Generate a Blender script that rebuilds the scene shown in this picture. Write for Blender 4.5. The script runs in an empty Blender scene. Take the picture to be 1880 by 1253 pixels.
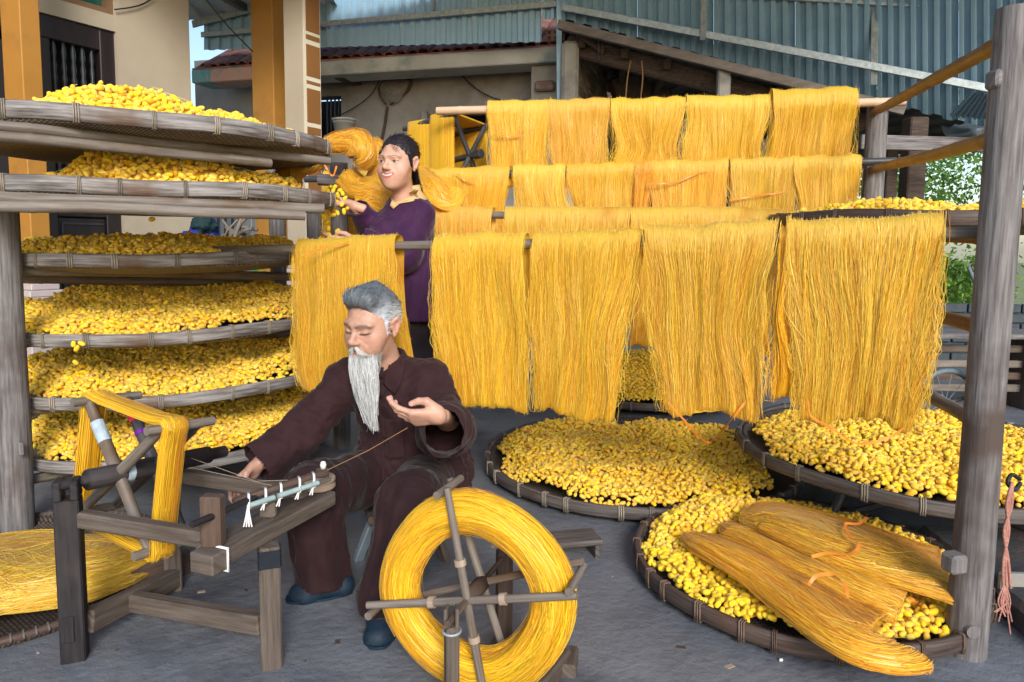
import bpy, math, random
import numpy as np
from mathutils import Vector, Matrix
from mathutils.bvhtree import BVHTree

scene = bpy.context.scene
col = scene.collection
random.seed(7)
RNG = np.random.default_rng(11)
R = math.radians

# ---------------------------------------------------------------- camera
F, W0, H0 = 1300.0, 1880.0, 1253.0
CU, CV = 940.0, 568.6            # principal point (the photo's verticals were partly straightened: a lens shift)
PITCH, ROLL = R(5.3), 0.010
CAM = np.array([0.0, 0.0, 1.10])
_f = np.array([0, math.cos(PITCH), -math.sin(PITCH)])
_u0 = np.array([0, math.sin(PITCH), math.cos(PITCH)])
_r0 = np.array([1.0, 0, 0])
_r = _r0 * math.cos(ROLL) + _u0 * math.sin(ROLL)
_u = -_r0 * math.sin(ROLL) + _u0 * math.cos(ROLL)
cd = bpy.data.cameras.new('camera')
cam = bpy.data.objects.new('camera', cd)
col.objects.link(cam)
cam.matrix_world = Matrix(((_r[0], _u[0], -_f[0], CAM[0]), (_r[1], _u[1], -_f[1], CAM[1]),
                           (_r[2], _u[2], -_f[2], CAM[2]), (0, 0, 0, 1)))
cd.sensor_fit = 'HORIZONTAL'; cd.sensor_width = 36.0
cd.lens = F / W0 * 36.0
cd.shift_y = (CV - H0 / 2) / W0
cd.clip_start = 0.05; cd.clip_end = 600
scene.camera = cam

def ray(u, v):
    return _f + _r * ((u - CU) / F) + _u * ((CV - v) / F)
def P(u, v, zc):
    """pixel at camera-axis depth zc"""
    return CAM + ray(u, v) * zc
def PY(u, v, y):
    d = ray(u, v); return CAM + d * (y / d[1])
def PZ(u, v, z):
    d = ray(u, v); return CAM + d * ((z - CAM[2]) / d[2])
def proj(p):
    q = np.asarray(p, float) - CAM
    z = q @ _f
    return np.stack([CU + F * (q @ _r) / z, CV - F * (q @ _u) / z, z], -1)

# ---------------------------------------------------------------- world, sun, exposure
SUN_EL, SUN_AZ = R(27), R(168)        # azimuth from +Y clockwise: the sun stands behind the camera, to the right
w = bpy.data.worlds.new('World'); scene.world = w; w.use_nodes = True
nt = w.node_tree; nt.nodes.clear()
sky = nt.nodes.new('ShaderNodeTexSky'); sky.sky_type = 'NISHITA'; sky.sun_disc = False
sky.sun_elevation = SUN_EL; sky.sun_rotation = SUN_AZ
sky.air_density = 1.0; sky.dust_density = 1.2; sky.ozone_density = 1.0
bg = nt.nodes.new('ShaderNodeBackground'); bg.inputs['Strength'].default_value = 0.10
wo = nt.nodes.new('ShaderNodeOutputWorld')
nt.links.new(sky.outputs[0], bg.inputs[0]); nt.links.new(bg.outputs[0], wo.inputs[0])
sd = bpy.data.lights.new('sun', 'SUN'); sd.energy = 1.5; sd.angle = R(18); sd.color = (1, .96, .9)
so = bpy.data.objects.new('sun', sd); col.objects.link(so)
sdir = Vector((math.sin(SUN_AZ) * math.cos(SUN_EL), math.cos(SUN_AZ) * math.cos(SUN_EL), math.sin(SUN_EL)))
so.rotation_euler = sdir.to_track_quat('Z', 'Y').to_euler()
so.location = (0, 0, 30)
vs = scene.view_settings
vs.view_transform = 'Standard'; vs.look = 'None'; vs.gamma = 1.0; vs.use_curve_mapping = False
vs.exposure = 1.12
scene.cycles.use_denoising = True
scene.cycles.max_bounces = 6
scene.cycles.caustics_reflective = False; scene.cycles.caustics_refractive = False

# ---------------------------------------------------------------- materials
def mat(name, c1, c2=None, scale=6.0, stretch=(1, 1, 1), rough=.65, bump=.15, bscale=None, bstretch=None,
        coord='Object', lo=.35, hi=.65, spec=.35, rand=0.0, attr=None, metal=0.0, c3=None, s3=3.0, detail=6.0,
        dist=.004, sheen=0.0, sss=0.0, rvar=.0, trans=0.0):
    m = bpy.data.materials.new(name); m.use_nodes = True
    n, l = m.node_tree.nodes, m.node_tree.links
    b = n['Principled BSDF']
    tc = n.new('ShaderNodeTexCoord')
    def noise(sc, st, det=detail, rgh=.6):
        mp = n.new('ShaderNodeMapping'); mp.inputs['Scale'].default_value = st
        l.new(tc.outputs[coord], mp.inputs['Vector'])
        t = n.new('ShaderNodeTexNoise'); t.inputs['Scale'].default_value = sc
        t.inputs['Detail'].default_value = det; t.inputs['Roughness'].default_value = rgh
        l.new(mp.outputs[0], t.inputs['Vector'])
        return t
    c2 = c2 or c1
    t = noise(scale, stretch)
    rp = n.new('ShaderNodeValToRGB')
    rp.color_ramp.elements[0].position = lo; rp.color_ramp.elements[1].position = hi
    rp.color_ramp.elements[0].color = (*c1, 1); rp.color_ramp.elements[1].color = (*c2, 1)
    l.new(t.outputs['Fac'], rp.inputs['Fac'])
    out = rp.outputs['Color']
    if c3 is not None:
        t3 = noise(s3, (1, 1, 1), 4, .65)
        r3 = n.new('ShaderNodeValToRGB'); r3.color_ramp.elements[0].position = .52; r3.color_ramp.elements[1].position = .68
        l.new(t3.outputs['Fac'], r3.inputs['Fac'])
        mx = n.new('ShaderNodeMix'); mx.data_type = 'RGBA'
        l.new(r3.outputs['Color'], mx.inputs[0]); l.new(out, mx.inputs[6]); mx.inputs[7].default_value = (*c3, 1)
        out = mx.outputs[2]
    if attr:
        at = n.new('ShaderNodeAttribute'); at.attribute_name = attr
        mx = n.new('ShaderNodeMix'); mx.data_type = 'RGBA'; mx.blend_type = 'MULTIPLY'; mx.inputs[0].default_value = 1
        l.new(out, mx.inputs[6]); l.new(at.outputs['Color'], mx.inputs[7]); out = mx.outputs[2]
    if rand:
        oi = n.new('ShaderNodeObjectInfo')
        hs = n.new('ShaderNodeHueSaturation')
        mr = n.new('ShaderNodeMapRange'); mr.inputs[3].default_value = 1 - rand; mr.inputs[4].default_value = 1 + rand
        l.new(oi.outputs['Random'], mr.inputs[0]); l.new(mr.outputs[0], hs.inputs['Value'])
        l.new(out, hs.inputs['Color']); out = hs.outputs[0]
    l.new(out, b.inputs['Base Color'])
    b.inputs['Roughness'].default_value = rough; b.inputs['Metallic'].default_value = metal
    b.inputs['Specular IOR Level'].default_value = spec
    if rvar:
        mr2 = n.new('ShaderNodeMapRange'); mr2.inputs[3].default_value = rough - rvar; mr2.inputs[4].default_value = rough + rvar
        l.new(t.outputs['Fac'], mr2.inputs[0]); l.new(mr2.outputs[0], b.inputs['Roughness'])
    if sheen:
        b.inputs['Sheen Weight'].default_value = sheen; b.inputs['Sheen Roughness'].default_value = .4
    if sss:
        b.inputs['Subsurface Weight'].default_value = sss; b.inputs['Subsurface Radius'].default_value = (.01, .004, .002)
        b.inputs['Subsurface Scale'].default_value = .5
    if trans:
        b.inputs['Transmission Weight'].default_value = trans
    if bump:
        t2 = noise(bscale or scale * 2, bstretch or stretch, 8)
        bp = n.new('ShaderNodeBump'); bp.inputs['Strength'].default_value = min(1, bump * 2); bp.inputs['Distance'].default_value = dist
        l.new(t2.outputs['Fac'], bp.inputs['Height']); l.new(bp.outputs[0], b.inputs['Normal'])
    return m

M = {}
M['floor'] = mat('concrete_floor', (.118, .130, .150), (.205, .216, .238), 3.2, rough=.5, bump=.32, bscale=34, c3=(.078, .086, .104), s3=1.7, spec=.4, detail=12, rvar=.15, dist=.010, lo=.3, hi=.72)
M['step'] = mat('step_concrete', (.035, .037, .04), (.07, .07, .075), 4, rough=.8, bump=.4, bscale=20, c3=(.14, .09, .08), s3=3, dist=.01)
M['cream'] = mat('cream_plaster', (.37, .315, .24), (.42, .365, .28), 1.5, rough=.8, bump=.06, bscale=60, c3=(.33, .275, .205), s3=1.3)
M['ochre'] = mat('ochre_paint', (.36, .17, .028), (.42, .20, .036), 2.0, rough=.6, bump=.05, bscale=50, c3=(.30, .14, .03), s3=2)
M['brownpanel'] = mat('brown_panel_paint', (.21, .095, .03), (.25, .115, .035), 2, rough=.6, bump=.04, bscale=50)
M['trimcream'] = mat('cream_line_paint', (.62, .58, .46), (.66, .62, .5), 3, rough=.7, bump=.03)
M['doorwood'] = mat('dark_door_wood', (.016, .011, .014), (.028, .018, .02), 12, (1, 1, .1), rough=.38, bump=.08, bscale=40, spec=.5)
M['doorlight'] = mat('door_edge_wood', (.03, .035, .045), (.045, .05, .06), 12, (1, 1, .1), rough=.35, bump=.08, spec=.5)
M['greenglass'] = mat('green_glass', (.01, .07, .055), (.015, .10, .075), 2, rough=.06, bump=0, spec=.8)
M['brownframe'] = mat('brown_frame_paint', (.17, .10, .055), (.2, .12, .065), 6, rough=.5, bump=.05)
M['tilebase'] = mat('glazed_base_tile', (.42, .36, .36), (.5, .44, .44), 3, rough=.3, bump=.02, spec=.5)
M['stucco'] = mat('grey_stucco', (.20, .19, .185), (.33, .32, .31), 1.3, rough=.9, bump=.3, bscale=18, c3=(.14, .13, .13), s3=.9, dist=.012, detail=10)
M['fascia'] = mat('weathered_fascia', (.36, .36, .33), (.50, .50, .47), 2.0, (1, 1, 1), rough=.8, bump=.15, bscale=20, c3=(.22, .27, .27), s3=2.2)
M['mural'] = mat('mural_paint', (.20, .42, .42), (.62, .36, .28), 3.2, (1, 1, .6), rough=.7, bump=.04, lo=.46, hi=.5, c3=(.10, .22, .30), s3=3.2)
M['rooftile'] = mat('clay_roof_tile', (.20, .075, .05), (.30, .15, .11), 9, rough=.85, bump=.3, bscale=40, c3=(.10, .085, .08), s3=5, rand=.35)
M['bluetin'] = mat('blue_corrugated_tin', (.26, .43, .58), (.31, .49, .64), 2, rough=.42, bump=.03, metal=.1, spec=.5, c3=(.22, .36, .46), s3=1.6)
M['steel'] = mat('galvanised_angle', (.26, .31, .34), (.42, .47, .49), 30, rough=.5, bump=.05, metal=.4)
M['darksteel'] = mat('dark_painted_steel', (.03, .045, .06), (.05, .065, .08), 10, rough=.45, bump=.03)
M['whitesheet'] = mat('white_roof_sheet', (.55, .6, .64), (.66, .7, .73), 3, rough=.5, bump=.05)
M['darktimber'] = mat('dark_timber', (.045, .032, .026), (.10, .072, .058), 10, (1, 8, 8), rough=.85, bump=.35, bscale=14)
M['shedroof'] = mat('shed_roof_sheet', (.05, .055, .06), (.085, .09, .095), 4, rough=.8, bump=.2)
M['rust'] = mat('rusty_edge', (.12, .10, .09), (.2, .17, .15), 6, (1, 1, 4), rough=.8, bump=.2)
M['conc'] = mat('concrete_post', (.24, .23, .21), (.33, .32, .29), 4, rough=.9, bump=.3, bscale=22, c3=(.18, .17, .16), s3=3)
M['brick'] = mat('old_brick', (.13, .09, .075), (.20, .15, .13), 10, rough=.95, bump=.5, bscale=30, rand=.35)
M['mortar'] = mat('old_mortar', (.15, .14, .13), (.22, .21, .2), 12, rough=.95, bump=.4)
def woodm(name, a, b, c3=None, rough=.75, bump=.35, rand=0.0, spec=.3):
    return mat(name, a, b, 9, (9, .55, 1), rough=rough, bump=bump, bscale=9, bstretch=(14, .6, 1), coord='UV', c3=c3, s3=2.2, rand=rand, detail=8, spec=spec)
M['post'] = woodm('weathered_grey_log', (.085, .077, .08), (.245, .232, .232), c3=(.085, .063, .055))
M['bamboo'] = woodm('old_bamboo_pole', (.125, .10, .08), (.225, .20, .175), c3=(.11, .065, .035), rough=.55, bump=.2, rand=.12)
M['bamboo_brown'] = woodm('brown_bamboo_pole', (.19, .10, .035), (.30, .17, .07), c3=(.14, .075, .035), rough=.5, bump=.15)
M['bamboo_pale'] = woodm('pale_bamboo_pole', (.52, .36, .24), (.62, .45, .31), rough=.5, bump=.1)
M['rim'] = woodm('grey_bamboo_hoop', (.085, .072, .066), (.36, .345, .34), c3=(.125, .075, .05), rough=.6, bump=.45)
M['rimdark'] = woodm('dark_bamboo_hoop', (.045, .03, .025), (.12, .09, .08), c3=(.10, .05, .03), rough=.5, bump=.3)
M['rimmid'] = woodm('brown_bamboo_hoop', (.065, .052, .047), (.15, .135, .128), c3=(.07, .045, .032), rough=.55, bump=.3)
M['rattan'] = mat('rattan_binding', (.20, .17, .135), (.31, .27, .22), 40, rough=.7, bump=.2, rand=.3)
M['rattandark'] = mat('dark_rattan_binding', (.10, .06, .04), (.17, .12, .09), 40, rough=.7, bump=.2, rand=.3)
M['framewood'] = woodm('worn_frame_wood', (.072, .054, .043), (.145, .118, .098), c3=(.05, .033, .024))
M['framered'] = woodm('reddish_frame_wood', (.075, .046, .032), (.125, .085, .066), c3=(.05, .03, .024))
M['blackwood'] = woodm('blackened_wood', (.014, .012, .015), (.035, .03, .032), c3=(.05, .04, .04), rough=.6)
M['pulley'] = woodm('pale_turned_wood', (.30, .22, .16), (.42, .33, .26), bump=.1)
M['slipper'] = mat('navy_slipper', (.006, .017, .034), (.010, .028, .05), 60, rough=.6, bump=.4, bscale=260, dist=.002)
M['tape'] = mat('black_tape', (.008, .012, .02), (.015, .02, .03), 20, rough=.35, bump=.1)
M['white'] = mat('white_rag', (.7, .7, .7), (.8, .8, .8), 40, rough=.9, bump=.3)
M['paleblue'] = mat('pale_blue_twine', (.32, .42, .52), (.45, .55, .62), 60, rough=.8, bump=.4)
M['redtape'] = mat('red_tape', (.62, .03, .06), (.7, .05, .08), 10, rough=.4, bump=0)
M['purpletape'] = mat('purple_tape', (.15, .01, .3), (.2, .02, .36), 10, rough=.4, bump=0)
M['orange'] = mat('orange_plastic_ribbon', (.75, .20, .02), (.85, .28, .04), 40, rough=.4, bump=.1)
M['cloth_blue'] = mat('blue_cloth', (.01, .03, .25), (.02, .05, .34), 10, rough=.8, bump=.3)
M['cloth_teal'] = mat('dark_teal_cloth', (.008, .03, .035), (.014, .045, .05), 10, rough=.8, bump=.3)
M['pink'] = mat('magenta_cloth', (.4, .04, .16), (.5, .06, .2), 10, rough=.8, bump=.3)
M['green'] = mat('bright_green_cloth', (.02, .4, .06), (.04, .5, .1), 10, rough=.8, bump=.3)
M['bucket'] = mat('grey_plastic_bucket', (.38, .39, .37), (.48, .49, .47), 6, rough=.5, bump=.05)
M['net'] = mat('fishing_net_mesh', (.14, .13, .125), (.2, .19, .18), 30, rough=.9, bump=.4)
M['iron'] = mat('dark_iron', (.02, .02, .022), (.05, .045, .045), 20, rough=.5, bump=.1, metal=.5)
M['blackbamboo'] = woodm('smoked_bamboo', (.03, .03, .035), (.09, .09, .1), rough=.4, bump=.1)
M['pinkrope'] = mat('faded_pink_rope', (.36, .15, .12), (.48, .25, .2), 60, rough=.9, bump=.5)
M['glassrod'] = mat('greenish_glass', (.25, .36, .36), (.35, .45, .45), 20, rough=.1, bump=0, spec=.7)
M['rubber'] = mat('tyre_rubber', (.015, .015, .016), (.03, .03, .03), 20, rough=.7, bump=.1)
M['paleblueplastic'] = mat('pale_blue_plastic', (.11, .15, .18), (.16, .20, .23), 8, rough=.4, bump=.02)
M['button'] = mat('dark_red_button', (.10, .012, .015), (.13, .015, .02), 30, rough=.3, bump=0)
M['bark'] = mat('tree_bark', (.07, .055, .045), (.13, .11, .09), 12, (1, 1, .2), rough=.95, bump=.5)
M['grassy'] = mat('yard_earth', (.16, .19, .07), (.28, .30, .14), 3, rough=.95, bump=.3)
def leafm(name, a, b):
    m = mat(name, a, b, 3, rough=.55, bump=0, attr='tint')
    n, l = m.node_tree.nodes, m.node_tree.links
    p = n['Principled BSDF']; o = n['Material Output']
    tr = n.new('ShaderNodeBsdfTranslucent'); mx = n.new('ShaderNodeMixShader'); mx.inputs[0].default_value = .4
    src = p.inputs['Base Color'].links[0].from_socket
    l.new(src, tr.inputs['Color']); l.new(p.outputs[0], mx.inputs[1]); l.new(tr.outputs[0], mx.inputs[2]); l.new(mx.outputs[0], o.inputs['Surface'])
    return m
M['leaf'] = leafm('green_leaves', (.07, .19, .03), (.17, .34, .06))
# silk: fine threads run along V of the uv map
def silkm(name, a, b, c, rough=.38):
    m = mat(name, a, b, 5, (60, .5, 1), rough=rough, bump=.32, bscale=6, bstretch=(110, .5, 1), coord='UV', attr='tint',
            c3=c, s3=3.0, spec=.5, sheen=.25, detail=5, dist=.004, lo=.3, hi=.7)
    n, l = m.node_tree.nodes, m.node_tree.links
    p = n['Principled BSDF']; o = n['Material Output']
    tr = n.new('ShaderNodeBsdfTranslucent'); mx = n.new('ShaderNodeMixShader'); mx.inputs[0].default_value = .28
    src = p.inputs['Base Color'].links[0].from_socket
    l.new(src, tr.inputs['Color']); l.new(p.outputs[0], mx.inputs[1]); l.new(tr.outputs[0], mx.inputs[2]); l.new(mx.outputs[0], o.inputs['Surface'])
    return m
M['silk'] = silkm('golden_silk', (.76, .42, .014), (.99, .74, .11), (.66, .28, .006))
M['silkdeep'] = silkm('deep_golden_silk', (.78, .36, .008), (.95, .62, .07), (.74, .31, .006), .32)
M['silkflat'] = silkm('bright_yellow_silk', (.84, .47, .008), (.95, .62, .03), (.84, .46, .010), .45)
M['cocoon'] = mat('yellow_cocoon', (.88, .56, .008), (.96, .68, .035), 60, rough=.7, bump=.15, bscale=300, attr='tint', sheen=.3, sss=.0, dist=.0015, spec=.25)
M['cocoonone'] = mat('yellow_cocoon_single', (.88, .56, .008), (.96, .68, .035), 60, rough=.7, bump=.15, bscale=300, rand=.12, sheen=.3, dist=.0015, spec=.25)

def weavem(name, a, b):
    m = bpy.data.materials.new(name); m.use_nodes = True
    n, l = m.node_tree.nodes, m.node_tree.links; p = n['Principled BSDF']
    tc = n.new('ShaderNodeTexCoord'); mp = n.new('ShaderNodeMapping'); mp.inputs['Rotation'].default_value = (0, 0, R(38))
    mp.inputs['Scale'].default_value = (22, 22, 22)
    l.new(tc.outputs['Object'], mp.inputs[0])
    br = n.new('ShaderNodeTexBrick'); br.inputs['Scale'].default_value = 1.0; br.inputs['Mortar Size'].default_value = .05
    br.inputs['Color1'].default_value = (*a, 1); br.inputs['Color2'].default_value = (*b, 1); br.inputs['Mortar'].default_value = (a[0] * .35, a[1] * .33, a[2] * .3, 1)
    br.offset = .5
    l.new(mp.outputs[0], br.inputs[0]); l.new(br.outputs['Color'], p.inputs['Base Color'])
    bp = n.new('ShaderNodeBump'); bp.inputs['Strength'].default_value = .9; bp.inputs['Distance'].default_value = .004
    inv = n.new('ShaderNodeMath'); inv.operation = 'SUBTRACT'; inv.inputs[0].default_value = 1
    l.new(br.outputs['Fac'], inv.inputs[1]); l.new(inv.outputs[0], bp.inputs['Height']); l.new(bp.outputs[0], p.inputs['Normal'])
    p.inputs['Roughness'].default_value = .75
    return m
M['weave'] = weavem('woven_bamboo', (.26, .22, .18), (.36, .32, .27))
M['weavedark'] = weavem('dark_woven_bamboo', (.10, .075, .06), (.15, .12, .1))

# ---------------------------------------------------------------- mesh helpers
def vnoise(p, seed=0):
    """smooth value noise in 0..1 on an (n,3) array"""
    p = np.asarray(p, float)
    i = np.floor(p).astype(np.int64); f = p - i; f = f * f * (3 - 2 * f)
    def h(a, b, c):
        n = (a * 73856093) ^ (b * 19349663) ^ (c * 83492791) ^ (seed * 2654435761)
        n = (n ^ (n >> 13)) * 1274126177 & 0xffffffff
        n = (n ^ (n >> 16)) & 0xffff
        return n / 65535.0
    x, y, z = i[..., 0], i[..., 1], i[..., 2]
    fx, fy, fz = f[..., 0], f[..., 1], f[..., 2]
    def L(a, b, t): return a + (b - a) * t
    return L(L(L(h(x, y, z), h(x + 1, y, z), fx), L(h(x, y + 1, z), h(x + 1, y + 1, z), fx), fy),
             L(L(h(x, y, z + 1), h(x + 1, y, z + 1), fx), L(h(x, y + 1, z + 1), h(x + 1, y + 1, z + 1), fx), fy), fz)
def fbm(p, seed=0, o=3):
    p = np.asarray(p, float); s = 0; a = .5
    for k in range(o):
        s = s + a * (vnoise(p, seed + k) - .5); p = p * 2.03; a *= .5
    return s

def raw_mesh(name, V, Fc, uv=None, tint=None, smooth=True):
    """V (n,3); Fc (m,3|4) int array; uv per vertex (n,2); tint per vertex (n,3)"""
    me = bpy.data.meshes.new(name)
    V = np.ascontiguousarray(V, np.float32); Fc = np.ascontiguousarray(Fc, np.int32)
    k = Fc.shape[1]
    me.vertices.add(len(V)); me.vertices.foreach_set('co', V.ravel())
    me.loops.add(Fc.size); me.loops.foreach_set('vertex_index', Fc.ravel())
    me.polygons.add(len(Fc)); me.polygons.foreach_set('loop_start', np.arange(0, Fc.size, k, dtype=np.int32))
    me.polygons.foreach_set('use_smooth', np.full(len(Fc), smooth, bool))
    if uv is not None:
        ul = me.uv_layers.new(name='UVMap'); ul.data.foreach_set('uv', np.ascontiguousarray(np.asarray(uv, np.float32)[Fc.ravel()]).ravel())
    if tint is not None:
        a = me.attributes.new('tint', 'FLOAT_COLOR', 'POINT')
        c = np.ones((len(V), 4), np.float32); t = np.asarray(tint, np.float32)
        c[:, :3] = t if t.ndim == 2 else t[:, None]
        a.data.foreach_set('color', c.ravel())
    me.update(calc_edges=True); me.validate()
    return me

class MB:
    def __init__(s): s.V = []; s.F = []; s.U = []; s.n = 0; s.S = []
    def add(s, V, Fs, UV, smooth):
        """Fs list of index tuples; UV list of per-corner uv lists"""
        o = s.n; s.V.extend([tuple(map(float, p)) for p in V]); s.n += len(V)
        for f, q in zip(Fs, UV):
            s.F.append([o + i for i in f]); s.U.append(q); s.S.append(smooth)
    def box(s, c, size, rot=None, taper=None, bevel=0.0):
        """axis box; rot 3x3 numpy (columns = local axes)"""
        c = np.asarray(c, float); h = np.asarray(size, float) / 2
        A = np.eye(3) if rot is None else np.asarray(rot, float)
        b = min(bevel, h.min() * .9)
        la = int(np.argmax(h))
        if b <= 0:
            pts = [(-1, -1, -1), (1, -1, -1), (1, 1, -1), (-1, 1, -1), (-1, -1, 1), (1, -1, 1), (1, 1, 1), (-1, 1, 1)]
            L = [np.array(p) * h for p in pts]
            Fs = [(0, 3, 2, 1), (4, 5, 6, 7), (0, 1, 5, 4), (2, 3, 7, 6), (1, 2, 6, 5), (3, 0, 4, 7)]
        else:
            L = []; idx = {}
            for sx in (-1, 1):
                for sy in (-1, 1):
                    for sz in (-1, 1):
                        sg = np.array((sx, sy, sz))
                        for ax in range(3):
                            p = sg * (h - b); p[ax] = sg[ax] * h[ax]
                            idx[(sx, sy, sz, ax)] = len(L); L.append(p)
            Fs = []
            for ax in range(3):
                o1, o2 = (ax + 1) % 3, (ax + 2) % 3
                for sg in (-1, 1):
                    q = []
                    for a, b2 in ((-1, -1), (1, -1), (1, 1), (-1, 1)):
                        t = [0, 0, 0]; t[ax] = sg; t[o1] = a; t[o2] = b2
                        q.append(idx[(*t, ax)])
                    Fs.append(tuple(q if sg > 0 else q[::-1]))
            for ax in range(3):          # edge strips along ax
                o1, o2 = (ax + 1) % 3, (ax + 2) % 3
                for a in (-1, 1):
                    for b2 in (-1, 1):
                        t0 = [0, 0, 0]; t0[ax] = -1; t0[o1] = a; t0[o2] = b2
                        t1 = list(t0); t1[ax] = 1
                        q = [idx[(*t0, o1)], idx[(*t0, o2)], idx[(*t1, o2)], idx[(*t1, o1)]]
                        Fs.append(tuple(q if a * b2 > 0 else q[::-1]))
            for sx in (-1, 1):
                for sy in (-1, 1):
                    for sz in (-1, 1):
                        q = [idx[(sx, sy, sz, k)] for k in range(3)]
                        Fs.append(tuple(q if sx * sy * sz > 0 else q[::-1]))
        UV = []
        o1, o2 = (la + 1) % 3, (la + 2) % 3
        off = random.random() * 7
        for f in Fs:
            UV.append([(L[i][o1] + L[i][o2] * .83 + off, L[i][la] + off * .7) for i in f])
        s.add([c + A @ p for p in L], Fs, UV, False)
        return s
    def beam(s, a, b, w, h, up=(0, 0, 1), bevel=.004):
        a = np.asarray(a, float); b = np.asarray(b, float); d = b - a; L = np.linalg.norm(d); d = d / L
        x = np.cross(d, np.asarray(up, float)); x /= np.linalg.norm(x); z = np.cross(x, d)
        return s.box((a + b) / 2, (w, L, h), np.stack([x, d, z], 1), bevel=bevel)
    def tube(s, pts, rad, seg=12, caps=True, wob=0.0, closed=False):
        pts = np.asarray(pts, float); n = len(pts)
        rad = np.full(n, rad, float) if np.isscalar(rad) else np.asarray(rad, float)
        if closed: T = np.roll(pts, -1, 0) - np.roll(pts, 1, 0)
        else: T = np.gradient(pts, axis=0)
        T /= np.linalg.norm(T, axis=1)[:, None] + 1e-12
        ref = np.array([0, 0, 1.0]) if abs(T[0][2]) < .9 else np.array([1.0, 0, 0])
        nx = np.cross(T[0], ref); nx /= np.linalg.norm(nx)
        L = 0; V = []; UVs = []
        off = random.random() * 9
        for i in range(n):
            if i: L += np.linalg.norm(pts[i] - pts[i - 1])
            nx = nx - T[i] * (nx @ T[i]); nx /= np.linalg.norm(nx) + 1e-12
            ny = np.cross(T[i], nx)
            for k in range(seg):
                a = 2 * math.pi * k / seg
                r = rad[i] * (1 + wob * math.sin(2 * a + off + L * 5) + wob * .6 * math.sin(3 * a - L * 9 + off))
                V.append(pts[i] + r * (math.cos(a) * nx + math.sin(a) * ny))
            UVs.append(L)
        Fs = []; UV = []
        rr = float(rad.mean())
        for i in range(n if closed else n - 1):
            j = (i + 1) % n
            l0 = UVs[i]; l1 = UVs[j] if j else L + .02
            for k in range(seg):
                k2 = (k + 1) % seg
                Fs.append((i * seg + k, i * seg + k2, j * seg + k2, j * seg + k))
                u0, u1 = k / seg * 6.283 * rr + off, (k + 1) / seg * 6.283 * rr + off
                UV.append([(u0, l0), (u1, l0), (u1, l1), (u0, l1)])
        s.add(V, Fs, UV, True)
        if caps and not closed:
            for i, rev in ((0, True), (n - 1, False)):
                c = [V[i * seg + k] for k in range(seg)]
                f = tuple(range(seg))[::-1] if rev else tuple(range(seg))
                uv = [(math.cos(6.283 * k / seg) * rr, math.sin(6.283 * k / seg) * rr * .2) for k in f]
                s.add(c, [f], [uv], False)
        return s
    def lathe(s, prof, c=(0, 0, 0), seg=32, rot=None, smooth=True):
        A = np.eye(3) if rot is None else np.asarray(rot); c = np.asarray(c, float)
        V = []; Fs = []; UV = []; n = len(prof)
        for k in range(seg):
            a = 2 * math.pi * k / seg
            for r, z in prof: V.append(c + A @ np.array((r * math.cos(a), r * math.sin(a), z)))
        acc = [0]
        for i in range(1, n): acc.append(acc[-1] + math.hypot(prof[i][0] - prof[i - 1][0], prof[i][1] - prof[i - 1][1]))
        R0 = max(p[0] for p in prof)
        for k in range(seg):
            k2 = (k + 1) % seg
            for i in range(n - 1):
                Fs.append((k * n + i, k2 * n + i, k2 * n + i + 1, k * n + i + 1))
                t0, t1 = k / seg * 6.283 * R0, (k + 1) / seg * 6.283 * R0
                UV.append([(acc[i], t0), (acc[i], t1), (acc[i + 1], t1), (acc[i + 1], t0)])
        s.add(V, Fs, UV, smooth); return s
    def quad(s, a, b, c, d, smooth=False):
        a, b, c, d = [np.asarray(q, float) for q in (a, b, c, d)]
        w, h = np.linalg.norm(b - a), np.linalg.norm(d - a)
        s.add([a, b, c, d], [(0, 1, 2, 3)], [[(0, 0), (w, 0), (w, h), (0, h)]], smooth); return s
    def mesh(s, name):
        me = bpy.data.meshes.new(name); me.from_pydata(s.V, [], s.F)
        ul = me.uv_layers.new(name='UVMap')
        ul.data.foreach_set('uv', np.array([q for u in s.U for q in u], np.float32).ravel())
        me.polygons.foreach_set('use_smooth', np.array(s.S, bool))
        me.update(); return me
    def build(s, name, m, parent=None, **kw): return link(name, s.mesh(name), m, parent, **kw)

def link(name, me, m=None, parent=None, label=None, cat=None, group=None, kind=None):
    o = bpy.data.objects.new(name, me); col.objects.link(o)
    if m is not None and not me.materials: me.materials.append(M[m] if isinstance(m, str) else m)
    setp(o, parent); tag(o, label, cat, group, kind)
    return o
def setp(o, parent):
    if parent is not None:
        o.parent = parent; o.matrix_parent_inverse = PINV[parent.name] if parent.name in PINV else Matrix.Identity(4)
def tag(o, label=None, cat=None, group=None, kind=None):
    if label: o['label'] = label
    if cat: o['category'] = cat
    if group: o['group'] = group
    if kind: o['kind'] = kind
    return o
PINV = {}
def thing(name, loc, label, cat, group=None):
    o = bpy.data.objects.new(name, None); col.objects.link(o); o.empty_display_size = .05
    o.location = tuple(map(float, loc)); PINV[o.name] = Matrix.Translation(o.location).inverted()
    return tag(o, label, cat, group)
def rotz(a):
    c, s = math.cos(a), math.sin(a); return np.array([[c, -s, 0], [s, c, 0], [0, 0, 1.0]])
def basis(x=None, y=None, z=None):
    """orthonormal columns from two given axes (first given kept)"""
    def n(q): q = np.asarray(q, float); return q / np.linalg.norm(q)
    if x is not None and y is not None: x = n(x); z = n(np.cross(x, y)); y = np.cross(z, x)
    elif x is not None and z is not None: x = n(x); y = n(np.cross(z, x)); z = np.cross(x, y)
    else: y = n(y); x = n(np.cross(y, z)); z = np.cross(x, y)
    return np.stack([x, y, z], 1)
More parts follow.
